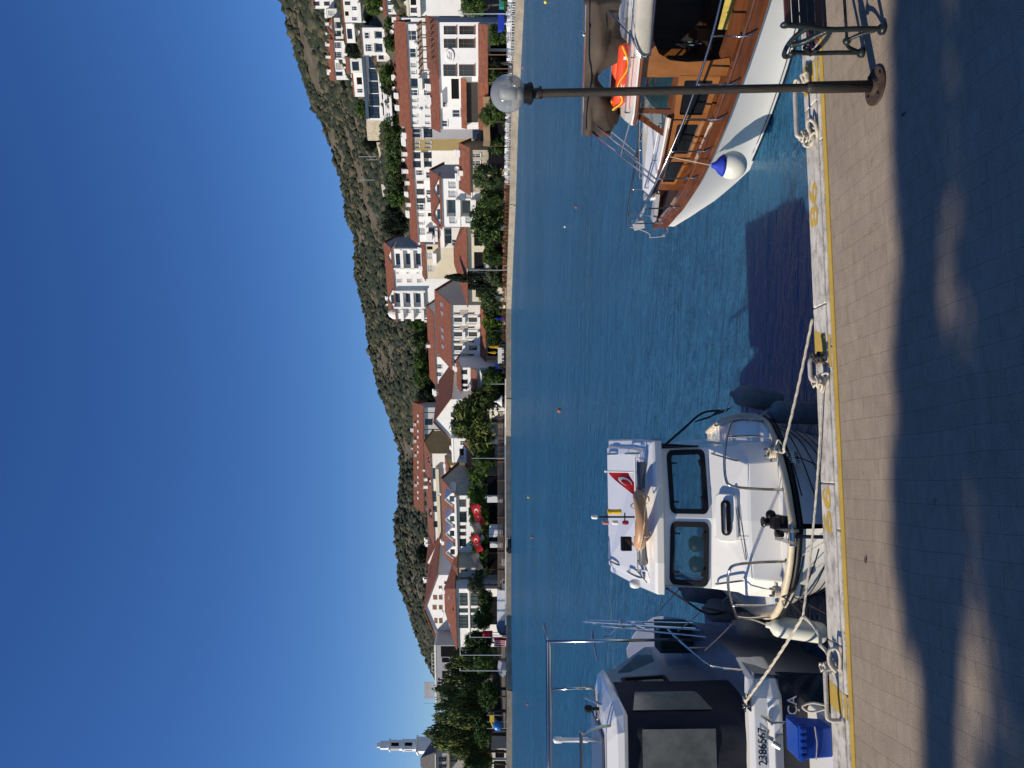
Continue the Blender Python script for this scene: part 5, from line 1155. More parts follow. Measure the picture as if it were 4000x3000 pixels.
M['fendgrey'] = mat('grey_fender_cover', (.19,.19,.185), .9, var=.25, vscale=5, bump=.3, bscale=40)
M['bimini'] = mat('taupe_canvas', (.066,.050,.036), .85, var=.25, vscale=3, bump=.5, bscale=5)
M['beigecanvas'] = mat('beige_canvas', (.46,.43,.37), .8, var=.12, vscale=4, bump=.3, bscale=6)
M['tanfoam'] = mat('tan_lifebuoy', (.50,.27,.13), .45, var=.12, vscale=4)
M['orange'] = mat('orange_float', (.72,.075,.02), .45, var=.08, vscale=4)
M['chrome'] = mat('polished_steel', (.50,.49,.47), .2, metal=1.0)
M['bluecrate'] = mat('blue_plastic', (.008,.07,.42), .45, var=.1, vscale=4)
M['darkmetal'] = mat('dark_metal', (.03,.03,.032), .4, metal=.6)
def boatglass(name, tint, a):
    m = bpy.data.materials.new(name); m.use_nodes = True; nt = m.node_tree; b = nt.nodes['Principled BSDF']; b.inputs['Base Color'].default_value = col(tint); b.inputs['Roughness'].default_value = .02; b.inputs['Alpha'].default_value = a; b.inputs['Specular IOR Level'].default_value = .7; return m
M['bglass'] = boatglass('tinted_boat_glass', (.03,.08,.10), .42)
M['smoke'] = boatglass('smoked_glass', (.012,.014,.016), .82)
M['vinyl'] = mat('clear_vinyl', (.13,.14,.13), .18, var=.35, vscale=2.5, spec=.7)

def hullmesh(stations, zb=-.45, flare=1.4, nb=5, cy=0.0):
    """stations (s, half beam at sheer, sheer z, half beam at waterline, keel z) -> rows from one sheer round the keel to the other"""
    rows = []
    for s_, bs_, zs, bw, zk in stations:
        half = []
        for k in range(nb+1):
            t = k/nb; z = zs*(1-t); w = bw+(bs_-bw)*(1-t)**flare; half.append((s_, w, z))
        half.append((s_, bw*.8, zk*.5)); half.append((s_, 0.0, zk))
        rows.append([(x, cy-y, z) for x, y, z in half] + [(x, cy+y, z) for x, y, z in reversed(half[:-1])])
    return rows
def ip(st, s_, k):
    xs = [a[0] for a in st]; return float(np.interp(s_, xs, [a[k] for a in st]))
def smooth_st(st, n=22):
    xs = np.array([a[0] for a in st]); t = np.linspace(0, 1, n)**1.35*(xs[-1]-xs[0])+xs[0]; out = []
    for q in t:
        i = int(np.clip(np.searchsorted(xs, q)-1, 0, len(xs)-2)); u = (q-xs[i])/(xs[i+1]-xs[i]); row = [float(q)]
        for k in range(1, 5):
            y = [a[k] for a in st]; p0 = y[max(i-1,0)]; p1, p2 = y[i], y[i+1]; p3 = y[min(i+2,len(y)-1)]
            m1 = (p2-p0)/2 if i > 0 else (p2-p1); m2 = (p3-p1)/2 if i < len(xs)-2 else (p2-p1)
            h = (2*u**3-3*u*u+1)*p1+(u**3-2*u*u+u)*m1+(-2*u**3+3*u*u)*p2+(u**3-u*u)*m2; row.append(float(h))
        row[1] = max(row[1], .01); row[3] = max(row[3], .0); out.append(tuple(row))
    return out
def rrect(u0, u1, v0, v1, r, n=4):
    out = []
    for cx, cy, a0 in ((u1-r,v1-r,0),(u0+r,v1-r,90),(u0+r,v0+r,180),(u1-r,v0+r,270)):
        for k in range(n+1): a = R(a0+90*k/n); out.append((cx+r*math.cos(a), cy+r*math.sin(a)))
    return out
def ringframe(mb, outer, inner, to3, t0, t1, mi=0):
    n = len(outer)
    for a, b in ((outer, inner),):
        for i in range(n):
            j = (i+1)%n
            for v in (t0, t1): mb.quad(to3(*a[i], v), to3(*a[j], v), to3(*b[j], v), to3(*b[i], v), mi)
            mb.quad(to3(*a[i],t0), to3(*a[j],t0), to3(*a[j],t1), to3(*a[i],t1), mi); mb.quad(to3(*b[i],t0), to3(*b[j],t0), to3(*b[j],t1), to3(*b[i],t1), mi)
def curve(pts, n=6):
    """Catmull-Rom through points"""
    pts = [Vector(p) for p in pts]; out = []
    for i in range(len(pts)-1):
        p0 = pts[max(i-1,0)]; p1 = pts[i]; p2 = pts[i+1]; p3 = pts[min(i+2,len(pts)-1)]
        for k in range(n):
            t = k/n; out.append(.5*((2*p1)+(p2-p0)*t+(2*p0-5*p1+4*p2-p3)*t*t+(3*p1-p0-3*p2+p3)*t**3))
    out.append(pts[-1]); return out
def fender(label, top, L, r, m, lean=(0,0), group=None, rope_to=None):
    """cylindrical fender hanging from a world point, its eye at the top"""
    t = thing('fender', label, 'fender', (top[0], top[1], top[2]-L), group=group); q = MB(); h = L
    q.lathe([(.02,0),(r*.6,.012),(r*.88,.04),(r*.97,.07),(r,.10),(r,.16),(r,h*.35),(r,h*.5),(r,h*.65),(r,h-.18),(r,h-.12),(r*.97,h-.09),(r*.88,h-.06),(r*.5,h-.025),(r*.28,h-.01),(r*.25,h+.03),(.01,h+.035)], 20)
    q.xf(Matrix.Rotation(lean[0], 4, 'X') @ Matrix.Rotation(lean[1], 4, 'Y')); q.build('body', M[m], t, smooth=True)
    e = Matrix.Rotation(lean[0], 4, 'X') @ Matrix.Rotation(lean[1], 4, 'Y') @ Vector((0,0,h+.02))
    if rope_to is not None:
        g = Vector(rope_to)-t.location; q = MB(); q.tube(curve([tuple(e), tuple((e+g)*.5+Vector((.01,0,-.02))), tuple(g)], 5), .008, 6); q.build('lanyard', M['rope'], t)
    return t
def rope(label, pts, r=.011, m='rope', sag=0.0, name='mooring_rope'):
    pts = [Vector(p) for p in pts]; c = pts[0].copy(); cv = []
    for a, b in zip(pts, pts[1:]):
        for k in range(12): t = k/12; cv.append(a.lerp(b, t)-Vector((0,0,sag*4*t*(1-t))))
    cv.append(pts[-1]); q = MB(); 
    # twisted three-strand lay
    for s3 in range(3):
        out = []
        dense = []
        for a, b in zip(cv, cv[1:]):
            for k in range(4): dense.append(a.lerp(b, k/4))
        dense.append(cv[-1]); L = 0
        for i, p in enumerate(dense):
            tv = (dense[min(i+1,len(dense)-1)]-dense[max(i-1,0)]).normalized(); u = tv.orthogonal().normalized(); w = tv.cross(u)
            if i: L += (p-dense[i-1]).length
            a = L/(r*9)*2*math.pi/3*1.0+s3*2.0944; out.append(p-c+(u*math.cos(a)+w*math.sin(a))*r*.5)
        q.tube(out, r*.62, 5)
    o = q.build(name, M[m], smooth=True); o.location = c; return tag(o, label, 'rope')

# ================================================================== cabin boat, bow on
B2 = Vector((-1.39, 7.25, WZ)); B2R = math.atan2(QN.y, QN.x)
def b2w(s_, y, z): return B2 + QN*s_ - QE*y + Vector((0,0,z))
bt = thing('cabin_boat', 'white cabin boat moored bow on with clinker lines, twin windscreens and stainless bow rails', 'boat', B2, B2R)
ST2 = smooth_st([(0,.03,1.04,.0,.35),(.12,.30,1.02,.0,.1),(.28,.56,1.0,.06,-.15),(.6,.84,.95,.33,-.3),(1.0,1.04,.88,.62,-.38),(1.6,1.16,.82,.9,-.42),(2.6,1.2,.75,1.02,-.42),(3.4,1.17,.68,1.02,-.4),(4.3,1.06,.60,.95,-.3)], 26)
q = MB(); rows = hullmesh(ST2, flare=1.1, nb=7); q.loft(rows, closed=False); q.add(rows[-1], [tuple(range(len(rows[-1])))]); hull = q.build('hull', M['gel'], bt, smooth=False, auto=50)
# clinker lines and boot top
for fr in (1/7,2/7,3/7,4/7,5/7,6/7):
    for sg in (-1, 1):
        pl = []
        for a in ST2[2:]:
            zs = a[2]*(1-fr); wv = a[3]+(a[1]-a[3])*(1-fr)**1.1; pl.append((a[0], sg*(wv+.004), zs))
        q = MB(); q.tube(pl, .0065, 5); q.build('plank_line', M['blackrub'], hull)
q = MB(); q.tube([(a[0]-.015, -(a[1]+.012), a[2]) for a in reversed(ST2)] + [(a[0]-.015, a[1]+.012, a[2]) for a in ST2], .036, 8); q.build('gunwale_rail', M['creamrail'], bt, smooth=True)
q = MB(); q.tube([(a[0]-.01, -(a[1]+.002), a[2]-.075) for a in reversed(ST2)] + [(a[0]-.01, a[1]+.002, a[2]-.075) for a in ST2], .032, 8); q.build('rubbing_strake', M['blackrub'], bt, smooth=True)
q = MB(); dk = [[(a[0], -a[1]*f_, a[2]-.045+.03*(1-abs(f_))) for f_ in (1,.5,0,-.5,-1)] for a in ST2[1:]]; q.loft(dk, closed=False); q.build('deck', M['gel'], bt)
# coachroof
q = MB()
zT = 1.54
A = [(.60,-.64,.90),(.60,.64,.90),(1.0,.86,.86),(1.0,-.86,.86)]; Bt = [(.64,-.60,1.22),(.64,.60,1.22)]
rings = [[(3.2,-.94,.80),(.95,-.85,.88),(.62,-.64,.92),(.60,0,.92),(.62,.64,.92),(.95,.85,.88),(3.2,.94,.80)],
         [(3.2,-.93,1.15),(.95,-.83,1.20),(.66,-.615,1.20),(.64,0,1.215),(.66,.615,1.20),(.95,.83,1.20),(3.2,.93,1.15)],
         [(3.2,-.92,1.22),(.96,-.80,1.26),(.68,-.60,1.23),(.66,0,1.245),(.68,.60,1.23),(.96,.80,1.26),(3.2,.92,1.22)],
         [(3.2,-.86,1.52),(1.11,-.785,1.52),(1.06,-.52,1.525),(.97,0,1.53),(1.06,.52,1.525),(1.11,.785,1.52),(3.2,.86,1.52)]]
q.loft(rings, closed=False); q.build('coachroof', M['gel'], bt, bevel=.015)
q = MB(); q.tube([(.668,y,1.216+.02*(1-abs(y)/.6)) for y in np.linspace(-.6,.6,9)], .004, 5); q.tube([(.62+.34*t, .2, 1.235+.29*t) for t in (.1,.95)], .003, 4); q.build('panel_line', M['gelgrey'], bt)
# windscreen: two facets with rounded black-framed panes
def facet(sg):
    a0 = Vector((.972, 0, 1.53)); a1 = Vector((1.112, sg*.785, 1.522)); t0 = Vector((1.105, 0, 2.03)); t1 = Vector((1.245, sg*.765, 2.03)); N = (a1-a0).cross(t0-a0).normalized()
    if N.x > 0: N = -N
    def to3(u, v, d): p = (a0.lerp(a1, u)).lerp(t0.lerp(t1, u), v); return tuple(p + N*d)
    q = MB(); W0 = rrect(.075,.955,.09,.84,.09,5); hole = W0
    # wall around the pane: fan between border and hole
    bd = []
    for (u, v) in hole:
        du, dv = u-.515, v-.465; k = min((.5 if du > 0 else .515)/max(abs(du),1e-6) if False else ((.485 if du > 0 else .515)/max(abs(du),1e-6)), ((.535 if dv > 0 else .465)/max(abs(dv),1e-6))); bd.append((.515+du*k, .465+dv*k))
    n = len(hole)
    for i in range(n):
        j = (i+1)%n; q.quad(to3(*bd[i],0), to3(*bd[j],0), to3(*hole[j],0), to3(*hole[i],0)); q.quad(to3(*bd[i],-.03), to3(*bd[j],-.03), to3(*hole[j],-.03), to3(*hole[i],-.03))
    for c in ((0,0),(1,0),(1,1),(0,1)):
        pass
    # close the corners of the border
    for (cu, cv) in ((0,0),(1,0),(1,1),(0,1)):
        near = sorted(range(n), key=lambda i: (bd[i][0]-cu)**2+(bd[i][1]-cv)**2)[:2]; q.add([to3(cu,cv,0), to3(*bd[near[0]],0), to3(*bd[near[1]],0)], [(0,1,2)])
    wall = q.build('windscreen_panel', M['gel'], bt)
    q = MB(); ringframe(q, rrect(.055,.975,.06,.87,.11,5), rrect(.125,.905,.17,.77,.06,5), to3, -.012, .022); wf = q.build('window_frame', M['blackrub'], wall, bevel=.004)
    q = MB(); q.add([to3(*p, .002) for p in rrect(.115,.915,.15,.79,.07,5)], [tuple(range(24))]); q.build('pane', M['bglass'], wf)
    q = MB()
    for u in (.25,.8): q.box(-.015,.015,-.01,.01,0,.09); 
    for u in (.22,.78):
        b0 = Vector(to3(u,.80,.03)); b1 = Vector(to3(u,.66,.03)); q.tube([b0,b1],.009,6)
    for u in (.2,.72):
        b0 = Vector(to3(u,.16,.028)); b1 = Vector(to3(u+.1,.2,.028)); q.tube([b0,b1],.014,6)
    q.build('window_hinge', M['blackrub'], wf)
facet(1); facet(-1)
# sides of the wheelhouse with windows, aft end open
for sg in (-1, 1):
    q = MB(); holes = [(1.42,2.25,1.56,1.93),(2.4,3.05,1.56,1.93)]
    def s3(u, v, z, sg=sg): return (u, sg*(.785+.075*(u-1.11)/2.1-.02*(z-1.52)/.5-v), z)
    panel(q, 1.13, 3.2, 1.515, 2.04, holes, s3, .03); sw = q.build('side_panel', M['gel'], bt)
    for h_ in holes:
        q = MB(); ringframe(q, rrect(h_[0]-.03,h_[1]+.03,h_[2]-.03,h_[3]+.03,.06), rrect(h_[0]+.02,h_[1]-.02,h_[2]+.02,h_[3]-.02,.04), lambda u,v,d,sg=sg: tuple(Vector(s3(u,0,v))+Vector((0,sg*d,0))), -.005, .015); q.build('window_frame', M['blackrub'], sw)
        q = MB(); q.quad(*[tuple(Vector(s3(a,.01,b))) for a,b in ((h_[0],h_[2]),(h_[1],h_[2]),(h_[1],h_[3]),(h_[0],h_[3]))]); q.build('pane', M['bglass'], sw)
# roof with its drooping visor, stepped edge
def roofring(ins, z, front=0.0, zs=.2):
    pts = []
    for (s_, y) in ((3.28,-.93),(1.9,-.90),(1.17,-.86),(1.06,-.5),(1.0,0),(1.06,.5),(1.17,.86),(1.9,.90),(3.28,.93)):
        k = 1-ins/.93; ss = s_+(ins+front if s_ < 1.5 else (-ins if s_ > 3 else 0)); pts.append((ss, y*k, z+zs*(ss-1.0)/2.28+.05*(1-(y/.93)**2)))
    return pts
q = MB(); q.loft([roofring(.03,2.00), roofring(0,2.01), roofring(0,2.085), roofring(.02,2.11), roofring(.10,2.125,.06), roofring(.13,2.16,.12), roofring(.2,2.175,.2)], caps=True); roof = q.build('wheelhouse_roof', M['gel'], bt, bevel=.006)
q = MB(); q.box(1.35,3.0,-.9,.9,2.0,2.01); q.build('headlining', M['gelgrey'], roof)
for y in (-.72,.72):                                                   # grab rails on the roof
    for s0 in (1.5, 2.5):
        q = MB(); q.tube(curve([(s0,y,2.19+.07*(s0-1.3)),(s0+.05,y,2.25+.07*(s0-1.3)),(s0+.45,y,2.29+.07*(s0-1.3)),(s0+.5,y,2.22+.07*(s0-1.3))],4), .013, 6); q.build('grab_rail', M['chrome'], roof)
for y in (-.71,.71):
    q = MB(); q.tube(curve([(.74,y*.9,1.29),(.72,y*.9,1.34),(.98,y,1.50),(1.03,y,1.46)],4), .011, 6); q.build('grab_rail', M['chrome'], bt)
q = MB(); q.tube([(1.30,-.62,2.245),(1.30,.55,2.245)], .048, 14); q.build('rolled_blind', mat('grey_tube', (.12,.12,.13), .3, metal=.3), roof, smooth=True)
q = MB(); q.tube([(1.36,-.66,2.30),(1.36,.62,2.30)], .014, 8); q.tube([(1.33,-.66,2.16),(1.36,-.66,2.30)], .012, 6); q.tube([(1.33,.62,2.16),(1.36,.62,2.30)], .012, 6); q.build('roof_rail', M['gel'], roof)
# light mast
q = MB(); q.tube([(1.42,.02,2.2),(1.42,.02,2.72)], .011, 8); q.tube([(1.42,-.03,2.42),(1.42,.07,2.42)], .008, 6); mst = q.build('light_mast', M['darkmetal'], roof)
for y, z, mm in ((.02,2.74,'flagwhite'),(.085,2.61,'pinklamp'),(.085,2.50,'flagwhite'),(.085,2.38,'redlamp')):
    if mm not in M: M[mm] = mat(mm, {'pinklamp': (.5,.2,.22), 'redlamp': (.35,.02,.05)}[mm], .3)
    q = MB(); q.lathe([(.022,0),(.026,.01),(.024,.06),(.015,.07)], 12, c=(1.42,y,z)); q.build('lamp', M[mm], mst)
q = MB(); q.lathe([(.03,0),(.032,.02),(.03,.03)], 12, c=(1.42,-.04,2.46)); q.lathe([(.028,.03),(.028,.13)], 12, c=(1.42,-.04,2.46)); q.lathe([(.032,.13),(.032,.16)], 12, c=(1.42,-.04,2.46)); q.build('lamp', M['ylw'], mst)
q = MB(); q.box(1.32,1.40,.24,.40,2.36,2.48); fl = q.build('floodlight', M['blackrub'], roof, bevel=.008); q = MB(); q.box(1.312,1.319,.255,.385,2.375,2.465); q.build('lens', M['smoke'], fl); q = MB(); q.lathe([(.05,0),(.03,.05),(.02,.1)], 10, c=(1.36,.32,2.26)); q.build('bracket', M['gel'], fl)
q = MB(); q.lathe([(.03,0),(.05,.02),(.055,.07),(.04,.11),(.01,.12)], 14, c=(1.4,.78,2.26)); q.build('siren', M['gel'], roof, smooth=True)
q = MB(); q.tube([(1.3,.75,2.2),(1.32,.6,2.33),(1.36,.66,2.21),(1.3,.5,2.3)], .006, 5); q.build('cable', M['blackrub'], roof)
# hatch with handle on the coachroof
q = MB(); q.rbox(-.13,.13,-.26,.26,0,.035,.06); q.xf(Matrix.Translation((.83,-.02,1.405)) @ Matrix.Rotation(R(-41), 4, 'Y')); ht = q.build('hatch', M['gel'], bt)
q = MB(); q.rbox(-.055,.055,-.19,.19,0,.05,.05); q.xf(Matrix.Translation((.80,-.02,1.42)) @ Matrix.Rotation(R(-41), 4, 'Y')); q.build('hatch_vent', M['blackrub'], ht)
q = MB(); q.tube([tuple(Matrix.Translation((.80,-.02,1.42)) @ Matrix.Rotation(R(-41), 4, 'Y') @ Vector(p)) for p in curve([(-.02,-.14,.05),(-.03,-.12,.09),(-.03,.12,.09),(-.02,.14,.05)],4)], .016, 8); q.build('handle', M['chrome'], ht)
q = MB(); q.tube(curve([(.70,.42,1.27),(.70,.05,1.33),(.74,-.28,1.36)],5), .0035, 5); q.tube(curve([(.68,.42,1.26),(.72,.0,1.30),(.74,-.28,1.36)],5), .0035, 5); q.build('thin_line', M['blackrub'], bt)
# pulpit rails
for sg in (1, -1):
    k = 1 if sg > 0 else .93
    q = MB(); q.tube(curve([(.26,sg*.37*k,1.0),(.25,sg*.38*k,1.30),(.26,sg*.41*k,1.53),(.31,sg*.50*k,1.575),(.5,sg*.70,1.52),(.75,sg*.93,1.40),(.95,sg*1.06,1.30)],6), .0145, 8)
    q.tube(curve([(.95,sg*1.06,1.30),(1.02,sg*1.09,1.15),(1.02,sg*1.07,.9)],4), .0135, 8); q.tube(curve([(.70,sg*.89,1.42),(.74,sg*.90,1.1),(.70,sg*.88,.95)],4), .0125, 8)
    for p in ((.26,sg*.37*k,1.0),(1.02,sg*1.07,.87),(.70,sg*.88,.93)): q.lathe([(.035,0),(.03,.012),(.016,.02)], 10, c=p)
    q.build('bow_rail', M['chrome'], bt, smooth=True)
    q = MB(); q.box(.5,.56,sg*.72-.10,sg*.72+.10,1.005,1.025)
    for dx in (-.035,.035): q.box(.515,.545,sg*.72+dx-.012,sg*.72+dx+.012,1.02,1.09)
    q.box(.50,.56,sg*.72-.012-.035,sg*.72+.012+.035,.95,1.01); q.build('mooring_bitt', M['chrome'], bt, bevel=.004)
    q = MB()
    for w in range(4):
        zc = .985+.018*w; q.tube([(.53+.05*math.cos(a), sg*.72+.055*math.sin(a), zc+.004*math.sin(3*a)) for a in np.linspace(0,6.28,15)[:-1]], .010, 5, closed=True)
    q.tube(curve([(.53,sg*.72,1.0),(.42,sg*.76,.99),(.36,sg*.70,.97),(.38,sg*.6,.98)],4), .010, 5); q.tube(curve([(.48,sg*.80,.98),(.40,sg*.85,.98),(.30,sg*.68,.93)],4), .009, 5); q.build('rope_turns', M['rope'], bt)
# springs of frayed rope over the gunwale
for sg in (1, -1):
    q = MB()
    for w in range(6): q.tube([(.32+.045*math.cos(a)+.012*w, sg*(.62+.02*w), .86+.05*math.sin(a)) for a in np.linspace(0,6.28,11)[:-1]], .008, 5, closed=True)
    q.build('shock_coil', M['chrome'], bt)
# windlass and anchor at the stem
q = MB(); q.box(.10,.42,-.12,.10,1.02,1.09); q.lathe([(.07,0),(.075,.03),(.05,.06),(.055,.12),(.075,.15),(.07,.17)], 16, c=(.34,-.02,1.09)); q.box(.14,.28,-.10,.06,1.09,1.19); q.lathe([(.05,0),(.05,.10)], 14, c=(.2,.12,1.05)); q.xf(Matrix.Translation((.25,0,1.03)) @ Matrix.Diagonal((.8,.75,.8,1)) @ Matrix.Translation((-.25,0,-1.03))); wd = q.build('windlass', M['darkmetal'], bt, bevel=.008)
q = MB(); q.box(-.12,.30,.02,.05,1.02,1.10); q.box(-.12,.30,.13,.16,1.02,1.10); q.tube([(-.08,.0,1.07),(-.08,.18,1.07)], .03, 10); q.build('bow_roller', M['chrome'], bt)
q = MB(); q.sphere((.30,-.09,1.13), .05, 14, 10); q.build('windlass_motor', M['blackrub'], wd, smooth=True)
q = MB(); q.tube([(-.06,.09,1.06),(-.10,.09,.8),(-.06,.09,.55)], .018, 6); q.prism([(-.16,.52),(.0,.66),(.14,.52),(.02,.46)], 0, -.09, -.06); q.xf(Matrix.Translation((-.02,0,0))); q.build('anchor', mat('blue_black_anchor', (.015,.02,.05), .5, metal=.3), bt)
q = MB(); q.box(-.03,.1,-.30,.02,.38,.62); q.build('stem_pad', M['navycanvas'], bt)
# cockpit floor, engine box and helm seen through the screens
q = MB(); q.box(3.2,4.25,-.9,.9,.20,.26); q.build('cockpit_sole', M['blackrub'], bt); q = MB(); q.box(1.25,1.5,-.7,.7,1.40,1.5); q.build('dashboard', M['blackrub'], bt)
for y in (.36,.60):
    q = MB(); q.lathe([(.04,0),(.09,.04),(.10,.13),(.06,.18)], 12, c=(1.7,y,1.42)); q.build('seat', M['blackrub'], bt, smooth=True)
# dark side canopies either side of the wheelhouse
for sg in (-1, 1):
    q = MB(); q.tube(curve([(1.2,sg*.80,2.0),(1.5,sg*1.0,1.7),(1.9,sg*1.22,1.35),(2.3,sg*1.28,1.0)],5), .014, 6)
    rows = [[(1.75+.5*t, sg*(1.10+.18*t+.05*v), 1.50-.5*t-.18*v+.02*math.sin(9*t)) for t in np.linspace(0,1,8)] for v in (0,.5,1)]; q.loft(rows, closed=False); q.loft([[(x+.02,y,z-.02) for x,y,z in r_] for r_ in rows], closed=False); q.build('side_canopy', M['navycanvas'], bt)
# things carried by the cabin boat
t = thing('lifebuoy', 'tan lifebuoy lying on the roof of the white cabin boat', 'lifebuoy', b2w(1.13,.03,2.245), B2R); q = MB(); q.tube([(.235*math.sin(a), .27*math.cos(a), .02*math.cos(2*a)) for a in np.linspace(0,2*math.pi,33)[:-1]], .066, 12, closed=True); q.xf(Matrix.Translation((0,0,.045)) @ Matrix.Rotation(R(14), 4, 'Y')); bd_ = q.build('ring', M['tanfoam'], t, smooth=True)
q = MB(); q.tube([(.31*math.sin(a)*(1 if k%2 else 1.05), .345*math.cos(a), .05+.045*math.sin(a+2)) for k, a in enumerate(np.linspace(0,2*math.pi,25)[:-1])], .006, 5, closed=True)
for a in (.5,2.1,3.7,5.2): q.tube([(.235*math.sin(a)+.072*math.cos(u)*math.sin(a), .27*math.cos(a)+.072*math.cos(u)*math.cos(a), .045+.072*math.sin(u)) for u in np.linspace(0,6.28,13)[:-1]], .008, 5, closed=True)
q.build('grab_line', M['rope'], t)
t = thing('boat_flag', 'small red pennant with white crescent on the cabin boat roof', 'flag', b2w(1.40,-.50,2.2), B2R); q = MB(); q.tube([(0,0,0),(0,-.01,.43)], .011, 7); q.sphere((0,-.01,.44), .016, 8, 6); q.build('pole', M['gel'], t)
def fs(u, v): return (-.01+.03*math.sin(u*6+v*2), .30*u*(1-.15*v)+.005, .41-.24*v*(1-u*.75)-.34*u**1.15-.0)
q = MB(); q.loft([[fs(i/12, j/5) for j in range(6)] for i in range(13)], closed=False); fc = q.build('cloth', M['red'], t, smooth=True)
q = MB()
oc = [(.38+.20*math.cos(a), .5+.33*math.sin(a)) for a in np.linspace(R(45), R(315), 18)]; ic = [(.43+.15*math.cos(a), .5+.25*math.sin(a)) for a in np.linspace(R(45), R(315), 18)]
for k in range(17): q.add([tuple(Vector(fs(*u))+Vector((-.006,0,0))) for u in (oc[k],oc[k+1],ic[k+1],ic[k])], [(0,1,2,3)])
q.build('crescent', M['flagwhite'], fc)
fender('white fender hanging from the left bow rail of the cabin boat', b2w(1.05,1.26,.90), .62, .115, 'fendwhite', (R(-8),R(6)), rope_to=b2w(.98,1.07,1.27))
fender('dark grey fender farther back on the right side of the cabin boat', b2w(1.75,-1.34,1.02), .62, .13, 'fendgrey', (0,R(10)), group='grey fenders of the cabin boat', rope_to=b2w(1.6,-1.15,1.2))
fender('dark grey fender nearer the bow on the right side of the cabin boat', b2w(1.12,-1.17,.80), .62, .13, 'fendgrey', (0,R(2)), group='grey fenders of the cabin boat', rope_to=b2w(1.0,-1.06,1.1))

# ================================================================== varnished motor boat on the right
B1 = Vector((3.3, 11.45, WZ)); B1R = math.atan2(-.51, .86)
_a1 = Vector((math.cos(B1R), math.sin(B1R), 0)); _y1 = Vector((-math.sin(B1R), math.cos(B1R), 0))
def b1w(s_, y, z): return B1 + _a1*s_ + _y1*y + Vector((0,0,z))
b1 = thing('motor_boat', 'white hulled motor boat with varnished wooden cabin and rails, bow to the left', 'boat', B1, B1R)
ST1 = smooth_st([(-.90,.02,1.20,.0,1.05),(-.72,.2,1.15,.0,.78),(-.45,.42,1.06,.0,.42),(0,.74,.97,.02,.0),(.5,.97,.89,.32,-.25),(1.0,1.12,.80,.62,-.32),(1.7,1.24,.69,.9,-.36),(2.6,1.32,.57,1.08,-.38),(3.8,1.32,.52,1.12,-.38),(4.6,1.25,.52,1.08,-.35)], 28)
rows = []
for s_, bs_, zs, bw, zk in ST1:
    z0 = max(0.0, zk); half = [(s_, bw*(1 if zk <= 0 else 0)+(bs_-(bw if zk <= 0 else 0))*(1-k/6)**1.25, zs+(z0-zs)*k/6) for k in range(7)]
    half += [(s_, bw*.8 if zk < 0 else 0, min(zk, z0)*.5 if zk < 0 else z0), (s_, 0.0, zk)]
    rows.append([(x, -y, z) for x, y, z in half] + [(x, y, z) for x, y, z in reversed(half[:-1])])
q = MB(); q.loft(rows, closed=False); q.add(rows[-1], [tuple(range(len(rows[-1])))]); q.build('hull', M['gel'], b1, smooth=False, auto=60)
for z0, z1, mm in ((-.02,.035,'navy'),(.07,.085,'navy')):
    for sg in (-1, 1):
        q = MB(); pr = []
        for a in ST1:
            if a[4] > 0: continue
            w = lambda z: a[3]+(a[1]-a[3])*(max(z,0)/a[2])**1.25
            pr.append([(a[0], sg*(w(z0)+.006), z0), (a[0], sg*(w(z1)+.006), z1)])
        q.loft(pr, closed=False); q.build('boot_stripe', M[mm], b1)
q = MB()                                                                # varnished sheer plank and cap
for sg in (-1, 1):
    q.loft([[(a[0]-.01, sg*(a[1]+.004), a[2]-.03), (a[0]-.02, sg*(a[1]+.035), a[2]-.01), (a[0]-.02, sg*(a[1]+.035), a[2]+.02), (a[0]-.015, sg*(a[1]+.012), a[2]+.03), (a[0]-.02, sg*(a[1]+.03), a[2]+.15), (a[0]-.03, sg*(a[1]+.05), a[2]+.17), (a[0]-.03, sg*(a[1]+.045), a[2]+.195), (a[0], sg*max(a[1]-.06,0), a[2]+.195), (a[0], sg*max(a[1]-.06,0), a[2]+.1)] for a in ST1], closed=False)
q.build('sheer_plank', M['varnish'], b1)
q = MB(); q.loft([[(a[0], -a[1]*f_, a[2]+.115+.03*(1-f_*f_)) for f_ in (1,.5,0,-.5,-1)] for a in ST1], closed=False); q.build('deck', M['deckwood'], b1)
for a in (-.25, .2, .75, 1.3): q = MB(); z = ip(ST1, a, 2)+.13; w = ip(ST1, a, 1)-.1; q.tube([(a, -w, z),(a, -w*.75, z+.02)], .008, 5); q.build('deck_seam', M['blackrub'], b1)
# cabin: lower sides with raked ends, windows let in
def cab(s_, z, sg, out=0.0):
    w = np.interp(s_, [-.22,.3,.9,1.6,4.4], [.34,.70,.90,.97,.97]) - .06*(z-1.0) + out
    return (s_, sg*w, z)
top = lambda s_: float(np.interp(s_, [-.22,.55,.85,1.0,4.4], [1.50,1.52,1.53,1.53,1.5]))
bot = lambda s_: ip(ST1, max(s_,-.3), 2)+.11
cb = MB(); win = [(-.08,.32),(.40,.88),(.96,1.46)]
def cpt(u, z, v, sg): p = cab(u, z, sg); return (p[0], p[1]-sg*v, p[2])
for sg in (-1, 1):
    us = sorted({-.22, 1.56} | {x for w in win for x in w}); 
    for a, b in zip(us, us[1:]):
        iswin = any(abs(a-w[0]) < 1e-6 for w in win)
        za, zb = bot(a), bot(b); w0a, w0b, w1 = za+.14, zb+.14, 1.44
        segs = [(za, w0a, zb, w0b), (w1, top(a), w1, top(b))] if iswin else [(za, top(a), zb, top(b))]
        for p0, p1, p2, p3 in segs: cb.quad(cpt(a,p0,0,sg), cpt(b,p2,0,sg), cpt(b,p3,0,sg), cpt(a,p1,0,sg)); cb.quad(cpt(a,p0,.03,sg), cpt(b,p2,.03,sg), cpt(b,p3,.03,sg), cpt(a,p1,.03,sg))
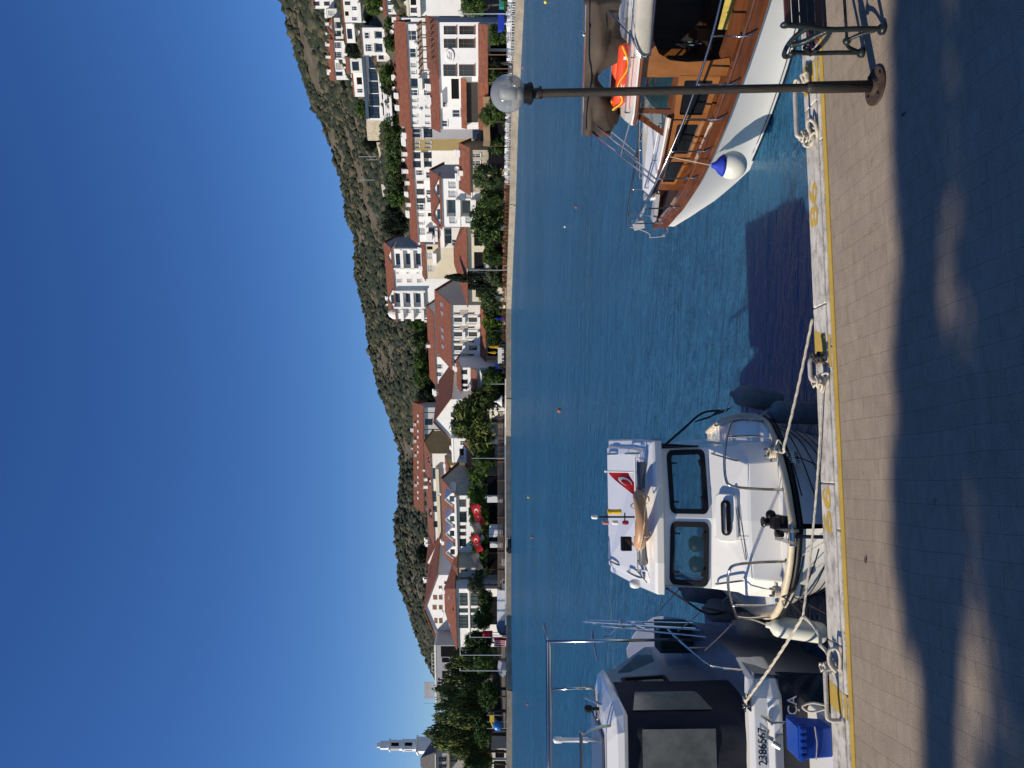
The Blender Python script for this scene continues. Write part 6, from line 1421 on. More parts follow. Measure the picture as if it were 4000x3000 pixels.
cb.quad(cab(-.22,bot(-.22),-1), cab(-.22,bot(-.22),1), cab(-.22,1.5,1), cab(-.22,1.5,-1)); cbo = cb.build('cabin_side', M['varnish'], b1)
for sg in (-1, 1):
    for a, b in win:
        q = MB(); t = .035; za, zb = bot(a)+.14, bot(b)+.14
        def fp(u, v, d, sg=sg, a=a, b=b, za=za, zb=zb): uu = a+(b-a)*u; z0 = za+(zb-za)*u; p = cab(uu, z0+(1.44-z0)*v, sg, .006+d); return p
        ringframe(q, rrect(-.06,1.06,-.09,1.09,.02,2), rrect(.05,.95,.09,.91,.05,2), fp, -.02, .012); wf = q.build('window_frame', M['varnish2'], cbo)
        q = MB(); q.quad(fp(0,0,-.012), fp(1,0,-.012), fp(1,1,-.012), fp(0,1,-.012)); q.build('pane', M['smoke'], wf)
q = MB()                                                                # cabin top: white with varnished edge
ct = [-.30,-.1,.3,.7,.95]; q.loft([[(u, -(abs(cab(u,1.5,1)[1])+.05), 1.525), (u, -(abs(cab(u,1.5,1)[1])+.05), 1.565), (u, 0, 1.62), (u, abs(cab(u,1.5,1)[1])+.05, 1.565), (u, abs(cab(u,1.5,1)[1])+.05, 1.525), (u, 0, 1.53)] for u in ct], caps=True); q.build('cabin_top', M['gel'], b1)
for sg in (-1, 1):
    q = MB(); q.tube([(u, sg*(abs(cab(u,1.5,1)[1])+.055), 1.525) for u in np.linspace(-.3,.95,10)], .024, 6); q.build('cabin_top_edge', M['varnish'], b1)
    q = MB(); q.tube([(u, sg*(abs(cab(u,1.5,1)[1])-.06), 1.64) for u in np.linspace(-.2,.85,8)], .013, 6)
    for u in (-.2,.3,.85): q.tube([(u, sg*(abs(cab(u,1.5,1)[1])-.06), 1.56),(u, sg*(abs(cab(u,1.5,1)[1])-.06), 1.64)], .010, 6)
    q.build('grab_rail', M['chrome'], b1)
# pilot house: raked screen, side lights, honey arch, long open side
ph = {-1: MB(), 1: MB()}
def strip(pts, w, t, mi=0):
    """flat timber along a polyline in the s-z plane on both sides"""
    for sg in (-1, 1):
        for (s0,z0),(s1,z1) in zip(pts, pts[1:]):
            d = Vector((s1-s0, 0, z1-z0)).normalized(); n = Vector((-d.z, 0, d.x))*w/2
            P0, P1 = Vector(cab(s0,z0,sg)), Vector(cab(s1,z1,sg)); o = Vector((0, sg*t, 0))
            c = [P0-n, P1-n, P1+n, P0+n]; ph[sg].add([tuple(x) for x in c]+[tuple(x-o) for x in c], [(0,1,2,3),(7,6,5,4),(0,4,5,1),(1,5,6,2),(2,6,7,3),(3,7,4,0)], mi)
strip([(.70,1.54),(1.0,2.02)], .07, .05); strip([(1.02,1.53),(1.03,2.0)], .06, .04); strip([(.72,1.545),(1.5,1.50)], .09, .05); strip([(.96,2.0),(1.56,1.99)], .07, .05)
for sg in (-1, 1): ph[sg].build('screen_frame', M['varnish'], b1)
q = MB(); q.tube([cab(.84,1.78,-1),(.84,0,1.80),cab(.84,1.78,1)], .018, 6); q.tube([cab(1.0,2.0,-1),cab(1.0,2.0,1)], .03, 6); q.tube([(.70,0,1.58),(1.0,0,2.02)], .025, 6); q.build('screen_bar', M['varnish'], b1)
q = MB(); q.quad(cab(.72,1.56,-1), cab(.72,1.56,1), cab(1.0,2.0,1), cab(1.0,2.0,-1)); q.build('windscreen', M['bglass'], b1)
for sg in (-1, 1):
    q = MB(); q.add([cab(.78,1.57,sg,-.02), cab(1.02,1.55,sg,-.02), cab(1.02,1.98,sg,-.02), cab(.98,1.96,sg,-.02)], [(0,1,2,3)]); q.quad(cab(1.06,1.55,sg,-.02), cab(1.5,1.53,sg,-.02), cab(1.5,1.96,sg,-.02), cab(1.06,1.97,sg,-.02)); q.build('side_light', M['bglass'], b1)
ar = MB()                                                               # honey-coloured arch with a rounded corner
inner = [(1.72,.86),(1.68,1.1),(1.66,1.4),(1.68,1.62),(1.76,1.78),(1.92,1.87),(2.3,1.90),(4.4,1.90)]; outer = [(1.50,.80),(1.49,1.1),(1.48,1.4),(1.47,1.7),(1.47,1.99),(1.9,2.0),(2.3,2.0),(4.4,1.99)]
for sg in (-1, 1):
    I = [Vector(cab(a,z,sg,.012)) for a,z in inner]; O_ = [Vector(cab(a,z,sg,.012)) for a,z in outer]; th = Vector((0,sg*.045,0))
    for k in range(len(I)-1):
        ar.quad(I[k],O_[k],O_[k+1],I[k+1]); ar.quad(I[k]-th,I[k+1]-th,O_[k+1]-th,O_[k]-th); ar.quad(I[k],I[k+1],I[k+1]-th,I[k]-th)
ar.build('arch', M['varnish2'], b1)
q = MB(); 
for sg in (-1, 1): q.loft([[cab(u,ip(ST1,u,2)+.10,sg,.0), cab(u,ip(ST1,u,2)+.28,sg,.0), cab(u,ip(ST1,u,2)+.30,sg,-.07), cab(u,ip(ST1,u,2)+.10,sg,-.07)] for u in np.linspace(1.55,4.4,10)], caps=True)
q.build('cockpit_coaming', M['varnish'], b1)
q = MB(); q.loft([[(u, -w, z), (u, -w, z+.05), (u, -w*.6, z+.085), (u, 0, z+.10), (u, w*.6, z+.085), (u, w, z+.05), (u, w, z)] for u, w, z in ((.84,.86,2.0),(1.0,.95,2.0),(2.0,1.0,2.0),(4.5,1.0,1.99))], caps=True); q.build('pilothouse_roof', M['gel'], b1)
for sg in (-1, 1):
    q = MB(); q.tube([(.86,sg*.87,2.0),(1.0,sg*.96,2.0),(2.0,sg*1.01,2.0),(4.5,sg*1.01,1.99)], .03, 8); q.build('roof_edge', M['varnish'], b1)
    q = MB(); q.tube([(1.0,sg*.8,2.13),(2.4,sg*.85,2.15)], .013, 6)
    for u in (1.0,1.7,2.4): q.tube([(u,sg*.82,2.04),(u,sg*.82,2.14)], .010, 6)
    q.build('grab_rail', M['chrome'], b1)
q = MB(); q.box(1.62,4.4,-.84,.84,.30,.36); q.box(4.3,4.4,-.9,.9,.36,1.95); q.box(1.58,1.64,-.84,-.1,.36,1.5); q.box(1.62,4.3,.83,.88,.30,1.95); q.build('cockpit_lining', M['darkwood'], b1)
q = MB(); q.box(1.9,3.2,.3,.8,.36,.85); q.box(1.85,2.0,-.3,.2,.36,1.15); q.build('cockpit_seat', M['varnish'], b1)
q = MB(); q.tube([(1.78+.02,.0-.2+.19*math.cos(a),1.2+.19*math.sin(a)) for a in np.linspace(0,6.28,21)[:-1]], .014, 6, closed=True); q.tube([(1.70,-.2,1.2),(1.80,-.2,1.2)], .02, 6); q.build('steering_wheel', M['chrome'], b1)
q = MB(); q.loft([[(2.05+.42*t, -.93-.05*math.sin(3.1*v), .98-.05*t+.14*(v-.5)) for v in (0,.25,.5,.75,1)] for t in np.linspace(0,1,5)], closed=False); q.build('yellow_cloth', mat('yellow_towel', (.50,.38,.08), .9, var=.2, vscale=8, bump=.6, bscale=20), b1)
# rolled beige side curtain
q = MB(); q.loft([[(u, -1.02-.05*math.cos(a), 2.02+.11*math.sin(a)*k+.02*math.sin(u*9)) for a in np.linspace(0,6.28,13)[:-1]] for u, k in ((1.72,.5),(1.78,.95),(2.3,1.05),(3.0,1.0),(4.4,1.0))], caps=True); q.build('side_curtain', M['beigecanvas'], b1, smooth=True)
q = MB(); q.tube(curve([(1.72,-1.09,1.95),(1.75,-1.1,2.05),(1.9,-1.08,2.14),(2.05,-1.04,2.2)],4), .014, 6); q.tube([(u,-1.095,1.925) for u in np.linspace(1.75,4.4,8)], .012, 5); q.build('curtain_tube', M['chrome'], b1)
# folded bimini: canvas bundle over two hoops
q = MB(); rows = []
for u in np.linspace(.58,2.35,30):
    pin = 1-.58*math.exp(-((u-1.36)/.22)**2); ends = .72+.28*min(1, (u-.58)/.12); h = (.44+.05*math.sin(u*5))*pin*ends; w = .30*pin; r_ = []
    for k, a in enumerate(np.linspace(0,2*math.pi,21)[:-1]):
        f_ = 1+.16*math.sin(a*5+u*3)+.10*math.sin(a*3-u*7)+.06*math.sin(a*9+u*11); r_.append((u, -.1+w*math.cos(a)*f_, 2.60+.06*(u-.6)*.6-(h-.10)*(.5-.5*math.sin(a))*f_*(1.25 if math.sin(a) < 0 else 1)+.05*math.sin(a)))
    rows.append(r_)
q.loft(rows, caps=True); q.build('bimini_canvas', M['bimini'], b1, smooth=True)
q = MB(); 
for y in (-.95,.95):
    q.tube(curve([(-.02,y*.75,1.58),(.35,y*.6,2.1),(.62,y*.3-.05,2.52)],5), .013, 7); q.tube(curve([(.05,y*.75,1.58),(.42,y*.6,2.05),(.72,y*.3-.05,2.46)],5), .013, 7); q.tube([(.35,y*.6,2.1),(.85,y*.85,2.06)], .011, 6); q.tube([(1.9,y*.9,2.08),(2.25,y*.25-.08,2.42)], .012, 6)
q.tube([(.62,-.4,2.66),(2.3,-.38,2.72)], .014, 6); q.sphere((1.95,-.42,2.73), .03, 8, 6); q.build('bimini_frame', M['chrome'], b1)
# rails and stanchions
railp = [(-.92,0,1.80),(-.80,-.20,1.78),(-.45,-.52,1.70),(.05,-.84,1.60),(.5,-1.02,1.50),(1.25,-1.18,1.33),(2.41,-1.30,1.16),(4.2,-1.30,1.10)]
for sg in (1, -1):
    q = MB(); q.tube([(x, y*sg, z) for x, y, z in curve(railp, 6)], .017, 8)
    for s_ in (-.78,-.45,.1,.52,.97,1.42,2.0,2.7,3.5):
        w = ip(ST1, s_, 1); z = ip(ST1, s_, 2); zt = float(np.interp(s_, [p[0] for p in railp], [p[2] for p in railp])); wt = float(np.interp(s_, [p[0] for p in railp], [abs(p[1]) for p in railp]))
        q.tube(curve([(s_, -sg*wt, zt),(s_, -sg*(wt*.5+w*.5+.01), (z+zt)/2),(s_, -sg*(w+.03), z+.22),(s_+.02, -sg*(w+.075), z+.10),(s_+.07, -sg*(w+.05), z+.03)],4), .011, 7); q.lathe([(.03,-.01),(.03,.01),(.018,.03)], 8, c=(s_, -sg*(w+.005), z+.20))
    q.build('guard_rail', M['chrome'], b1, smooth=True)
q = MB(); q.box(-.80,-.35,-.10,.10,1.36,1.42); q.lathe([(.06,0),(.07,.05),(.045,.08),(.06,.16)], 12, c=(-.42,.02,1.42)); q.tube([(-.95,.14,1.62),(-.6,.22,1.50)], .025, 7); q.prism([(-1.0,1.66),(-.88,1.70),(-.82,1.54),(-.95,1.50)], 1, .08, .24); q.build('anchor', M['galv'], b1)
q = MB(); 
for k in range(4): q.tube([(-.25+.09*math.cos(a)*(1+.05*k), .15+.09*math.sin(a), 1.34+.022*k) for a in np.linspace(0,6.28,15)[:-1]], .013, 5, closed=True)
q.build('rope_coil', M['rope'], b1)
# hung about the motor boat
t = thing('ball_fender', 'white ball fender with a blue top hanging beside the varnished motor boat', 'fender', b1w(.33,-1.02,.40)); q = MB(); q.sphere((0,0,.2), .195, 24, 16); q.build('ball', M['fendwhite'], t, smooth=True)
q = MB(); q.lathe([(.155,.335),(.12,.385),(.07,.425),(.05,.45),(.035,.49),(.005,.50)], 20); q.build('blue_cap', M['blue'], t, smooth=True); q = MB(); q.tube([(0,0,.49), tuple(b1w(.45,-1.0,1.52)-t.location)], .006, 5); q.build('lanyard', M['rope'], t)
t = thing('life_float', 'orange horseshoe life float with yellow line on the motor boat roof', 'lifebuoy', b1w(1.42,-.35,2.06), B1R); q = MB(); q.tube(curve([(.42,-.16,.10),(.15,-.2,.11),(-.18,-.2,.11),(-.34,-.06,.12),(-.34,.12,.12),(-.18,.26,.11),(.15,.26,.11),(.42,.22,.10)],6), [.05]+[.088]*41+[.05], 12); q.build('float', M['orange'], t, smooth=True)
q = MB(); q.tube(curve([(.4,-.28,.16),(.15,-.31,.06),(-.1,-.30,.18),(-.3,-.28,.10),(-.44,-.14,.20),(-.46,.05,.12),(-.34,-.08,.22)],6), .010, 6); q.build('yellow_line', M['ylw'], t)
q = MB(); 
for x in (-.1,.25): q.box(x-.02,x+.02,-.296,-.288,.09,.13)
q.build('patch', M['whiteframe'], t)
rope('dark line hanging from the motor boat bow rail in a loop', [b1w(-.90,-.02,1.78), b1w(-1.05,-.1,1.45), b1w(-1.0,-.12,1.25), b1w(-.86,.02,1.32)], .006, 'rope', .12)

# ================================================================== navy canopied boat on the left, stern on
B3 = Vector((-3.6, 7.6, WZ)); B3R = B2R
def b3w(s_, y, z): return B3 + QN*s_ - QE*y + Vector((0,0,z))
b3 = thing('canopy_boat', 'motor boat with navy canvas enclosure and navy transom, stern to the quay', 'boat', B3, B3R)
cy = .74
ST3 = smooth_st([(.5,1.22,1.10,1.12,-.35),(1.5,1.27,1.12,1.16,-.38),(3.0,1.24,1.18,1.05,-.4),(4.5,1.0,1.30,.7,-.38),(5.6,.55,1.42,.2,-.3),(6.2,.05,1.50,.0,.1)], 20)
q = MB(); rows = hullmesh(ST3, flare=1.0, nb=6, cy=cy); q.loft(rows, closed=False); q.build('hull', M['gelgrey'], b3, auto=50)
q = MB(); q.loft([[(a[0], cy-a[1]*f_, a[2]-.01) for f_ in (1,.5,0,-.5,-1)] for a in ST3], closed=False); q.build('deck', M['gelgrey'], b3)
q = MB(); q.prism([(cy-1.2,.30),(cy-1.22,.84),(cy+1.22,.84),(cy+1.2,.30)], 0, .46, .56); q.build('transom', M['navy'], b3)
q = MB(); q.loft([[(.62,y,1.17),(.50,y,1.165),(.455,y,1.12),(.445,y,.98),(.40,y,.93),(.40,y,.86),(.45,y,.82),(.62,y,.82)] for y in np.linspace(cy-.98,cy+1.2,8)], caps=True)
q.loft([[(.62,cy-.98,1.17),(.50,cy-.98,1.165),(.455,cy-.98,1.12),(.445,cy-.98,.98),(.40,cy-.98,.93),(.40,cy-.98,.86),(.45,cy-.98,.82),(.62,cy-.98,.82)],[(.66,cy-1.15,1.15),(.57,cy-1.14,1.14),(.54,cy-1.15,1.10),(.53,cy-1.15,.98),(.50,cy-1.16,.93),(.50,cy-1.16,.86),(.53,cy-1.15,.82),(.66,cy-1.15,.82)],[(1.0,cy-1.26,1.14),(.98,cy-1.26,1.13),(.97,cy-1.27,1.10),(.96,cy-1.27,.98),(.95,cy-1.28,.93),(.95,cy-1.28,.86),(.96,cy-1.27,.82),(1.0,cy-1.26,.82)]], caps=True); tr = q.build('stern_moulding', M['gel'], b3, bevel=.008)
q = MB(); q.rbox(.39,.43,cy-.62,cy+.6,.84,.93,.015); q.build('moulding_inset', M['gelgrey'], tr)
def btext(nm, s, m, size, y, z, s_, sx=1.0):
    # reads left to right for someone looking from the quay: text x runs towards -y
    M4 = Matrix.Translation((s_, y, z)) @ Matrix(((0,0,-1,0),(-1,0,0,0),(0,1,0,0),(0,0,0,1))) @ Matrix.Diagonal((sx,1,1,1)); text_mesh(nm, s, M[m], size, b3, M4, offset=.0012, extrude=.0015)
btext('registration_number', '2386567', 'navy', .128, .27, 1.045, .4415, .88)
btext('port_name', 'DATÇA', 'whiteframe', .15, -.0, .70, .457, 1.0)
q = MB(); q.rbox(-.28,.50,cy-.95,cy+1.0,.44,.54,.12); q.build('swim_platform', M['gel'], b3, bevel=.01)
q = MB(); q.tube([(.20,-.06,.20),(.20,-.06,1.02)], .014, 8); q.tube([(.20,-.06,1.02),(.42,-.05,1.05)], .017, 8); q.build('boarding_pole', M['chrome'], b3)
q = MB(); q.tube([(.40,.09,1.0),(.33,.12,1.04),(.30,.15,.98)], .022, 8); q.sphere((.40,-.02,.99), .035, 10, 8); q.tube([(.36,.20,.97),(.33,.24,.90)], .028, 8); q.build('stern_light', M['chrome'], b3)
q = MB(); q.box(.42,.52,-.26,-.10,1.16,1.175); 
for y in (-.22,-.14): q.lathe([(.015,0),(.015,.06),(.024,.065),(.024,.075)], 10, c=(.47,y,1.17))
q.tube([(.47,-.28,1.215),(.47,-.08,1.215)], .012, 7); q.build('mooring_bitt', M['chrome'], b3)
# canvas enclosure with clear windows
yR = -.12
def canv(t, z):
    """t 0..1 from the left edge across the stern panel, then round the corner forward"""
    path = [(.60,2.1),(.60,.12),(.66,-.02),(.95,-.14),(1.35,-.16)]
    L = [0]; 
    for a, b in zip(path, path[1:]): L.append(L[-1]+math.hypot(b[0]-a[0], b[1]-a[1]))
    d = t*L[-1]; i = min(max(k for k in range(len(L)) if L[k] <= d+1e-9), len(path)-2); u = (d-L[i])/(L[i+1]-L[i]); lean = .10*(z-1.15)/1.4
    return (path[i][0]+(path[i+1][0]-path[i][0])*u+lean, path[i][1]+(path[i+1][1]-path[i][1])*u+lean*.5, z)
q = MB(); q.loft([[tuple(Vector(canv(t, z))+Vector((.012*math.sin(t*40+z*9),0,0))) for z in np.linspace(1.12,2.50,14)] for t in np.linspace(0,1,40)], closed=False); cv_ = q.build('canvas_enclosure', M['navycanvas'], b3, smooth=True)
def cwin(nm, ta, tb, z0, z1, z0b=None, z1b=None):
    q = MB(); n = 8; z0b = z0 if z0b is None else z0b; z1b = z1 if z1b is None else z1b
    q.loft([[tuple(Vector(canv(ta+(tb-ta)*i/n, (z0+(z0b-z0)*i/n)+((z1+(z1b-z1)*i/n)-(z0+(z0b-z0)*i/n))*j/6))+Vector((-.018,-.006,0))) for j in range(7)] for i in range(n+1)], closed=False); q.build(nm, M['vinyl'], cv_)
cwin('clear_window', .54, .69, 1.50, 2.30); cwin('clear_window', .765, .88, 1.50, 2.38, 1.62, 2.30)
# hard top with rail, panel, aerial
q = MB(); q.loft([[(.66,2.2,2.46),(.66,.2,2.46),(.72,.04,2.45),(1.0,-.04,2.46),(2.25,.0,2.46),(2.25,2.2,2.46)],[(.63,2.2,2.5),(.63,.19,2.5),(.70,.02,2.49),(.98,-.07,2.50),(2.32,-.03,2.49),(2.32,2.2,2.49)],[(.66,2.2,2.58),(.66,.22,2.58),(.74,.06,2.58),(1.0,-.03,2.58),(2.28,.02,2.56),(2.28,2.2,2.56)],[(.9,2.2,2.66),(.9,.4,2.66),(.95,.25,2.66),(1.15,.15,2.66),(2.15,.2,2.63),(2.15,2.2,2.63)]], caps=True); ht3 = q.build('hard_top', M['gel'], b3, bevel=.01)
q = MB(); q.box(1.1,2.05,.42,2.0,2.665,2.69); q.build('solar_panel', mat('blue_solar_panel', (.06,.08,.13), .3), ht3)
q = MB(); q.tube(curve([(.85,.20,2.55),(.85,.20,2.70),(.85,.28,2.93),(.85,.45,2.96),(.85,2.2,2.96)],5), .020, 8); q.tube([(1.2,.10,2.6),(2.2,.30,2.75)], .016, 7); q.build('roof_rail', M['chrome'], ht3)
q = MB(); q.lathe([(.02,0),(.02,.1),(.035,.12),(.035,.16),(.028,.18),(.028,.42),(.04,.44),(.04,.52),(.01,.54)], 12, c=(1.6,.62,2.68)); q.build('masthead_light', M['gel'], ht3, smooth=True)
q = MB(); q.lathe([(.02,0),(.02,.08),(.045,.10),(.045,.16),(.02,.18)], 12, c=(1.5,.22,2.66)); q.build('horn', M['blackrub'], ht3)
q = MB()
for zz in (0, -.075): q.tube([(2.2,-.41,3.24+zz*.4),(2.2+zz,2.4,3.24+zz*.4)], .022, 8)
q.tube([(2.2,-.41,3.25),(2.2,-.44,1.18)], .020, 8); q.tube([(2.2,.20,3.24),(2.0,.12,2.66)], .018, 8); q.tube([(2.0,.12,2.66),(1.5,.35,2.68)], .016, 8); q.tube([(2.2,-.41,3.24),(3.4,-.38,3.2)], .018, 8); q.build('awning_frame', M['chrome'], b3, smooth=True)
# wheelhouse seen along its side
q = MB(); holes = [(1.45,2.2,1.72,2.25)]
panel(q, 1.2, 2.4, 1.1, 2.46, holes, lambda u, v, z: (u, .0+v+.06*(z-1.1), z), .03); q.quad((2.4,.0,1.1),(3.9,.05,1.1),(3.9,.08,1.62),(2.4,.08,2.46)); q.quad((3.9,.05,1.1),(4.8,.74,1.2),(4.8,.74,1.40),(3.9,.08,1.62)); q.quad((2.4,.08,2.46),(3.9,.08,1.62),(4.1,1.4,1.66),(2.4,1.4,2.50)); ws3 = q.build('wheelhouse_side', M['gelgrey'], b3)
for h_ in holes:
    q = MB(); ringframe(q, rrect(h_[0]-.03,h_[1]+.03,h_[2]-.03,h_[3]+.03,.05), rrect(h_[0]+.02,h_[1]-.02,h_[2]+.02,h_[3]-.02,.03), lambda u,v,d: (u, .06*(v-1.1)-d, v), -.01, .014); q.build('window_frame', M['blackrub'], ws3); q = MB(); q.quad(*[(a, .06*(b-1.1)+.015, b) for a, b in ((h_[0],h_[2]),(h_[1],h_[2]),(h_[1],h_[3]),(h_[0],h_[3]))]); q.build('pane', M['smoke'], ws3)
q = MB(); q.quad((2.48,.055,1.72),(3.35,.05,1.62),(3.35,.055,1.84),(2.48,.065,2.28)); q.build('quarter_light', M['smoke'], ws3)
q = MB(); q.quad((2.5,.14,2.425),(3.75,.14,1.725),(3.80,.70,1.735),(2.5,.70,2.44)); q.build('windscreen', M['smoke'], ws3)
q = MB(); q.tube(curve([(.75,-.44,1.10),(.80,-.46,1.40),(1.0,-.47,1.50),(2.4,-.49,1.56),(2.6,-.49,1.50),(2.62,-.49,1.12)],5), .014, 7); q.tube([(1.6,-.49,1.12),(1.6,-.48,1.53)], .012, 6)
q.tube(curve([(2.9,-.45,1.15),(2.95,-.45,1.75),(3.3,-.42,1.78),(4.8,-.05,1.85),(5.8,.45,1.95)],5), .014, 7); q.tube([(4.0,-.28,1.2),(4.0,-.28,1.82)], .012, 6); q.build('side_rail', M['chrome'], b3)
q = MB()
for k, (s_, y, l) in enumerate(((2.0,-.52,1.3),(2.25,-.55,1.5),(2.45,-.52,1.2),(2.6,-.56,1.4))): q.tube([(s_, y, 1.2),(s_+.35+.1*k, y-.05+.05*k, 1.2+l)], .012, 6)
q.tube(curve([(2.1,-.5,2.5),(2.5,-.42,2.35),(2.9,-.5,2.4),(3.2,-.35,2.0)],5), .010, 6); q.tube(curve([(2.2,-.55,1.9),(2.5,-.62,2.2),(2.8,-.45,2.1),(2.6,-.5,1.7),(2.3,-.5,1.8)],5), .012, 6); q.tube([(2.9,-.4,2.55),(2.9,.0,2.5)], .012, 6); q.tube([(2.6,-.42,2.6),(2.6,-.05,2.52)], .012, 6); q.build('rod_rack', M['steel'], b3)
q = MB(); q.box(2.75,3.15,-.50,-.12,1.18,1.62)
for k in range(5): q.box(2.73,2.76,-.50+.08*k,-.46+.08*k,1.22,1.60)
q.build('net_basket', mat('dark_green_mesh', (.012,.035,.03), .8), b3)
t = thing('crate', 'blue plastic crate with lid standing on the swim platform', 'crate', b3w(.0,.02,.542), B3R); q = MB(); q.loft([[(sx*(.13+.016*k), sy*(.145+.016*k), z) for sx, sy in ((-1,-1),(1,-1),(1,1),(-1,1))] for k, z in ((0,0),(1,.30))], caps=True); q.build('box', M['bluecrate'], t, bevel=.015)
q = MB(); q.box(-.16,.16,-.175,.175,.302,.345); q.box(-.145,.145,-.16,.16,.345,.358)
for k in range(5): q.box(-.175,-.161,-.15+.065*k,-.11+.065*k,.275,.335); q.box(-.14+.06*k,-.10+.06*k,-.19,-.176,.275,.335)
q.build('lid', M['bluecrate'], t, bevel=.008); q = MB(); q.tube([(-.150,-.16,.18),(-.153,.0,.165),(-.150,.16,.18)], .005, 5); q.build('cord', M['rope'], t)
for lb, s_, y, z, L, r_, ln in (('large dark grey fender, nearest the stern, on the canopy boat side',1.45,-.72,1.0,.66,.15,(0,R(8))),('dark grey fender in the middle of the canopy boat side',2.3,-.76,1.12,.66,.15,(0,R(4))),('dark grey fender farthest forward on the canopy boat side',3.2,-.80,1.22,.80,.17,(0,R(10))),('dark grey fender low between the two moored boats',2.2,-1.05,.70,.7,.15,(0,R(3)))):
    fender(lb, b3w(s_,y,z), L, r_, 'fendgrey', ln, group='grey fenders between the moored boats', rope_to=b3w(s_+.05,y+.25,z+.35))
# ------------------------------------------------------------------ quay furniture
M['pole'] = mat('weathered_dark_pole', (.028,.026,.022), .55, metal=.3, vscale=6, base2=(.05,.04,.03), stretch=(3,3,.5), bump=.3, bscale=30)
M['iron'] = mat('green_black_cast_iron', (.022,.030,.030), .38, metal=.4, var=.35, vscale=8, bump=.2, bscale=40)
M['slat'] = mat('dark_red_slats', (.10,.035,.026), .5, var=.25, vscale=5, stretch=(.4,4,4)); M['darkslat'] = mat('dark_slats', (.018,.014,.013), .55, var=.3, vscale=5, stretch=(.4,4,4))
M['rust'] = mat('rusty_flange', (.065,.040,.026), .8, var=.4, vscale=14, metal=.2, bump=.5, bscale=40)
M['railpaint'] = mat('chipped_white_steel', (.55,.53,.49), .5, vscale=9, base2=(.42,.36,.30), bump=.3, bscale=40)
lp = thing('lamp_post', 'slender dark lamp post with a clear glass globe on the quay', 'lamp', (2.375, 5.92, 0)); lean = Vector((-.055, 0.01, 2.78))
def lpt(z): return tuple(lean*(z/2.78))
q = MB(); q.tube([lpt(0.012),lpt(.50),lpt(.535),lpt(.56)], [.047,.046,.046,.036], 18); q.build('sleeve', M['pole'], lp, smooth=True)
q = MB(); q.tube([lpt(.55),lpt(1.5),lpt(2.70)], [.032,.033,.034], 16); q.tube([lpt(2.665),lpt(2.70),lpt(2.71),lpt(2.745)], [.036,.044,.044,.034], 16); q.tube([(lpt(2.68)[0]-.05,.0,2.68),(lpt(2.68)[0]+.05,0,2.68)], .010, 6); q.build('pole', M['pole'], lp, smooth=False, auto=40)
q = MB(); q.lathe([(.148,0),(.15,.008),(.148,.018),(.07,.022),(.055,.05)], 28); 
for a in range(4): q.lathe([(.016,.018),(.016,.034),(.004,.036)], 8, c=(.11*math.cos(a*1.57+.6), .11*math.sin(a*1.57+.6), 0))
q.build('base_flange', M['rust'], lp)
gz = 2.935; gx = lpt(gz)[0]
q = MB(); q.lathe([(.055,2.735),(.085,2.75),(.085,2.775),(.075,2.785),(.075,2.81),(.04,2.815)], 24, c=(gx,0,0)); q.build('globe_collar', M['blackrub'], lp, auto=40)
def globe_glass():
    m = bpy.data.materials.new('dusty_globe_glass'); m.use_nodes = True; nt = m.node_tree; b = nt.nodes['Principled BSDF']; b.inputs['Base Color'].default_value = (.36,.39,.42,1); b.inputs['Roughness'].default_value = .04; b.inputs['Specular IOR Level'].default_value = .7
    lw = nt.nodes.new('ShaderNodeLayerWeight'); lw.inputs[0].default_value = .35; mr = nt.nodes.new('ShaderNodeMapRange'); mr.inputs[3].default_value = .42; mr.inputs[4].default_value = .78
    nt.links.new(lw.outputs['Facing'], mr.inputs[0]); nt.links.new(mr.outputs[0], b.inputs['Alpha']); return m
q = MB(); q.sphere((gx,0,gz), .144, 40, 26); q.build('globe', globe_glass(), lp, smooth=True)
q = MB(); q.lathe([(.03,2.80),(.05,2.83),(.052,2.86),(.03,2.87)], 18, c=(gx,0,0)); q.lathe([(.045,2.87),(.052,2.90),(.05,2.97),(.035,3.0),(.01,3.005)], 20, c=(gx,0,0)); q.build('bulb', mat('opal_bulb', (.42,.41,.37), .35), lp, smooth=True)

# bench facing the water, its back to the camera; long axis to the right
BX, BY = 2.775, 5.80; bn = thing('park_bench', 'dark bench with cast iron ends and armrests, right of the lamp post', 'bench', (BX, BY, 0), R(7))
def bench_end(x0):
    q = MB(); w = .022
    def bar(pts, r): q.tube(curve(pts, 6), r, 8)
    # local: y forward (to the water), z up
    bar([(x0,.0,.02),(x0,.0,.20),(x0,.01,.42),(x0,-.03,.62),(x0,-.05,.79)], .021); bar([(x0,.33,.02),(x0,.33,.2),(x0,.34,.42),(x0,.33,.52),(x0,.32,.60)], .019)
    bar([(x0,.0,.41),(x0,.12,.395),(x0,.25,.40),(x0,.36,.43)], .018)                                    # seat support
    bar([(x0,-.03,.60),(x0,.10,.655),(x0,.25,.665),(x0,.37,.64),(x0,.385,.60),(x0,.34,.585)], .020)       # armrest with scroll
    bar([(x0,.02,.06),(x0,.08,.16),(x0,.165,.21),(x0,.25,.16),(x0,.31,.06)], .015); q.sphere((x0,.165,.215), .032, 10, 8)
    bar([(x0,.01,.43),(x0,.10,.50),(x0,.18,.56),(x0,.22,.645)], .024); bar([(x0,.33,.44),(x0,.26,.52),(x0,.20,.50)], .013)
    q.lathe([(.045,0),(.045,.03),(.03,.045)], 12, c=(x0,0,0)); q.lathe([(.04,0),(.04,.03),(.028,.045)], 12, c=(x0,.33,0)); q.sphere((x0,-.05,.795), .03, 12, 8, sx=.8, sy=1.2, sz=1.3); q.sphere((x0-.012,.34,.59), .035, 12, 8, sx=.6)
    o = q.build('end_frame', M['iron'], bn, smooth=True); return o
for x0 in (0.0, 1.5): bench_end(x0)
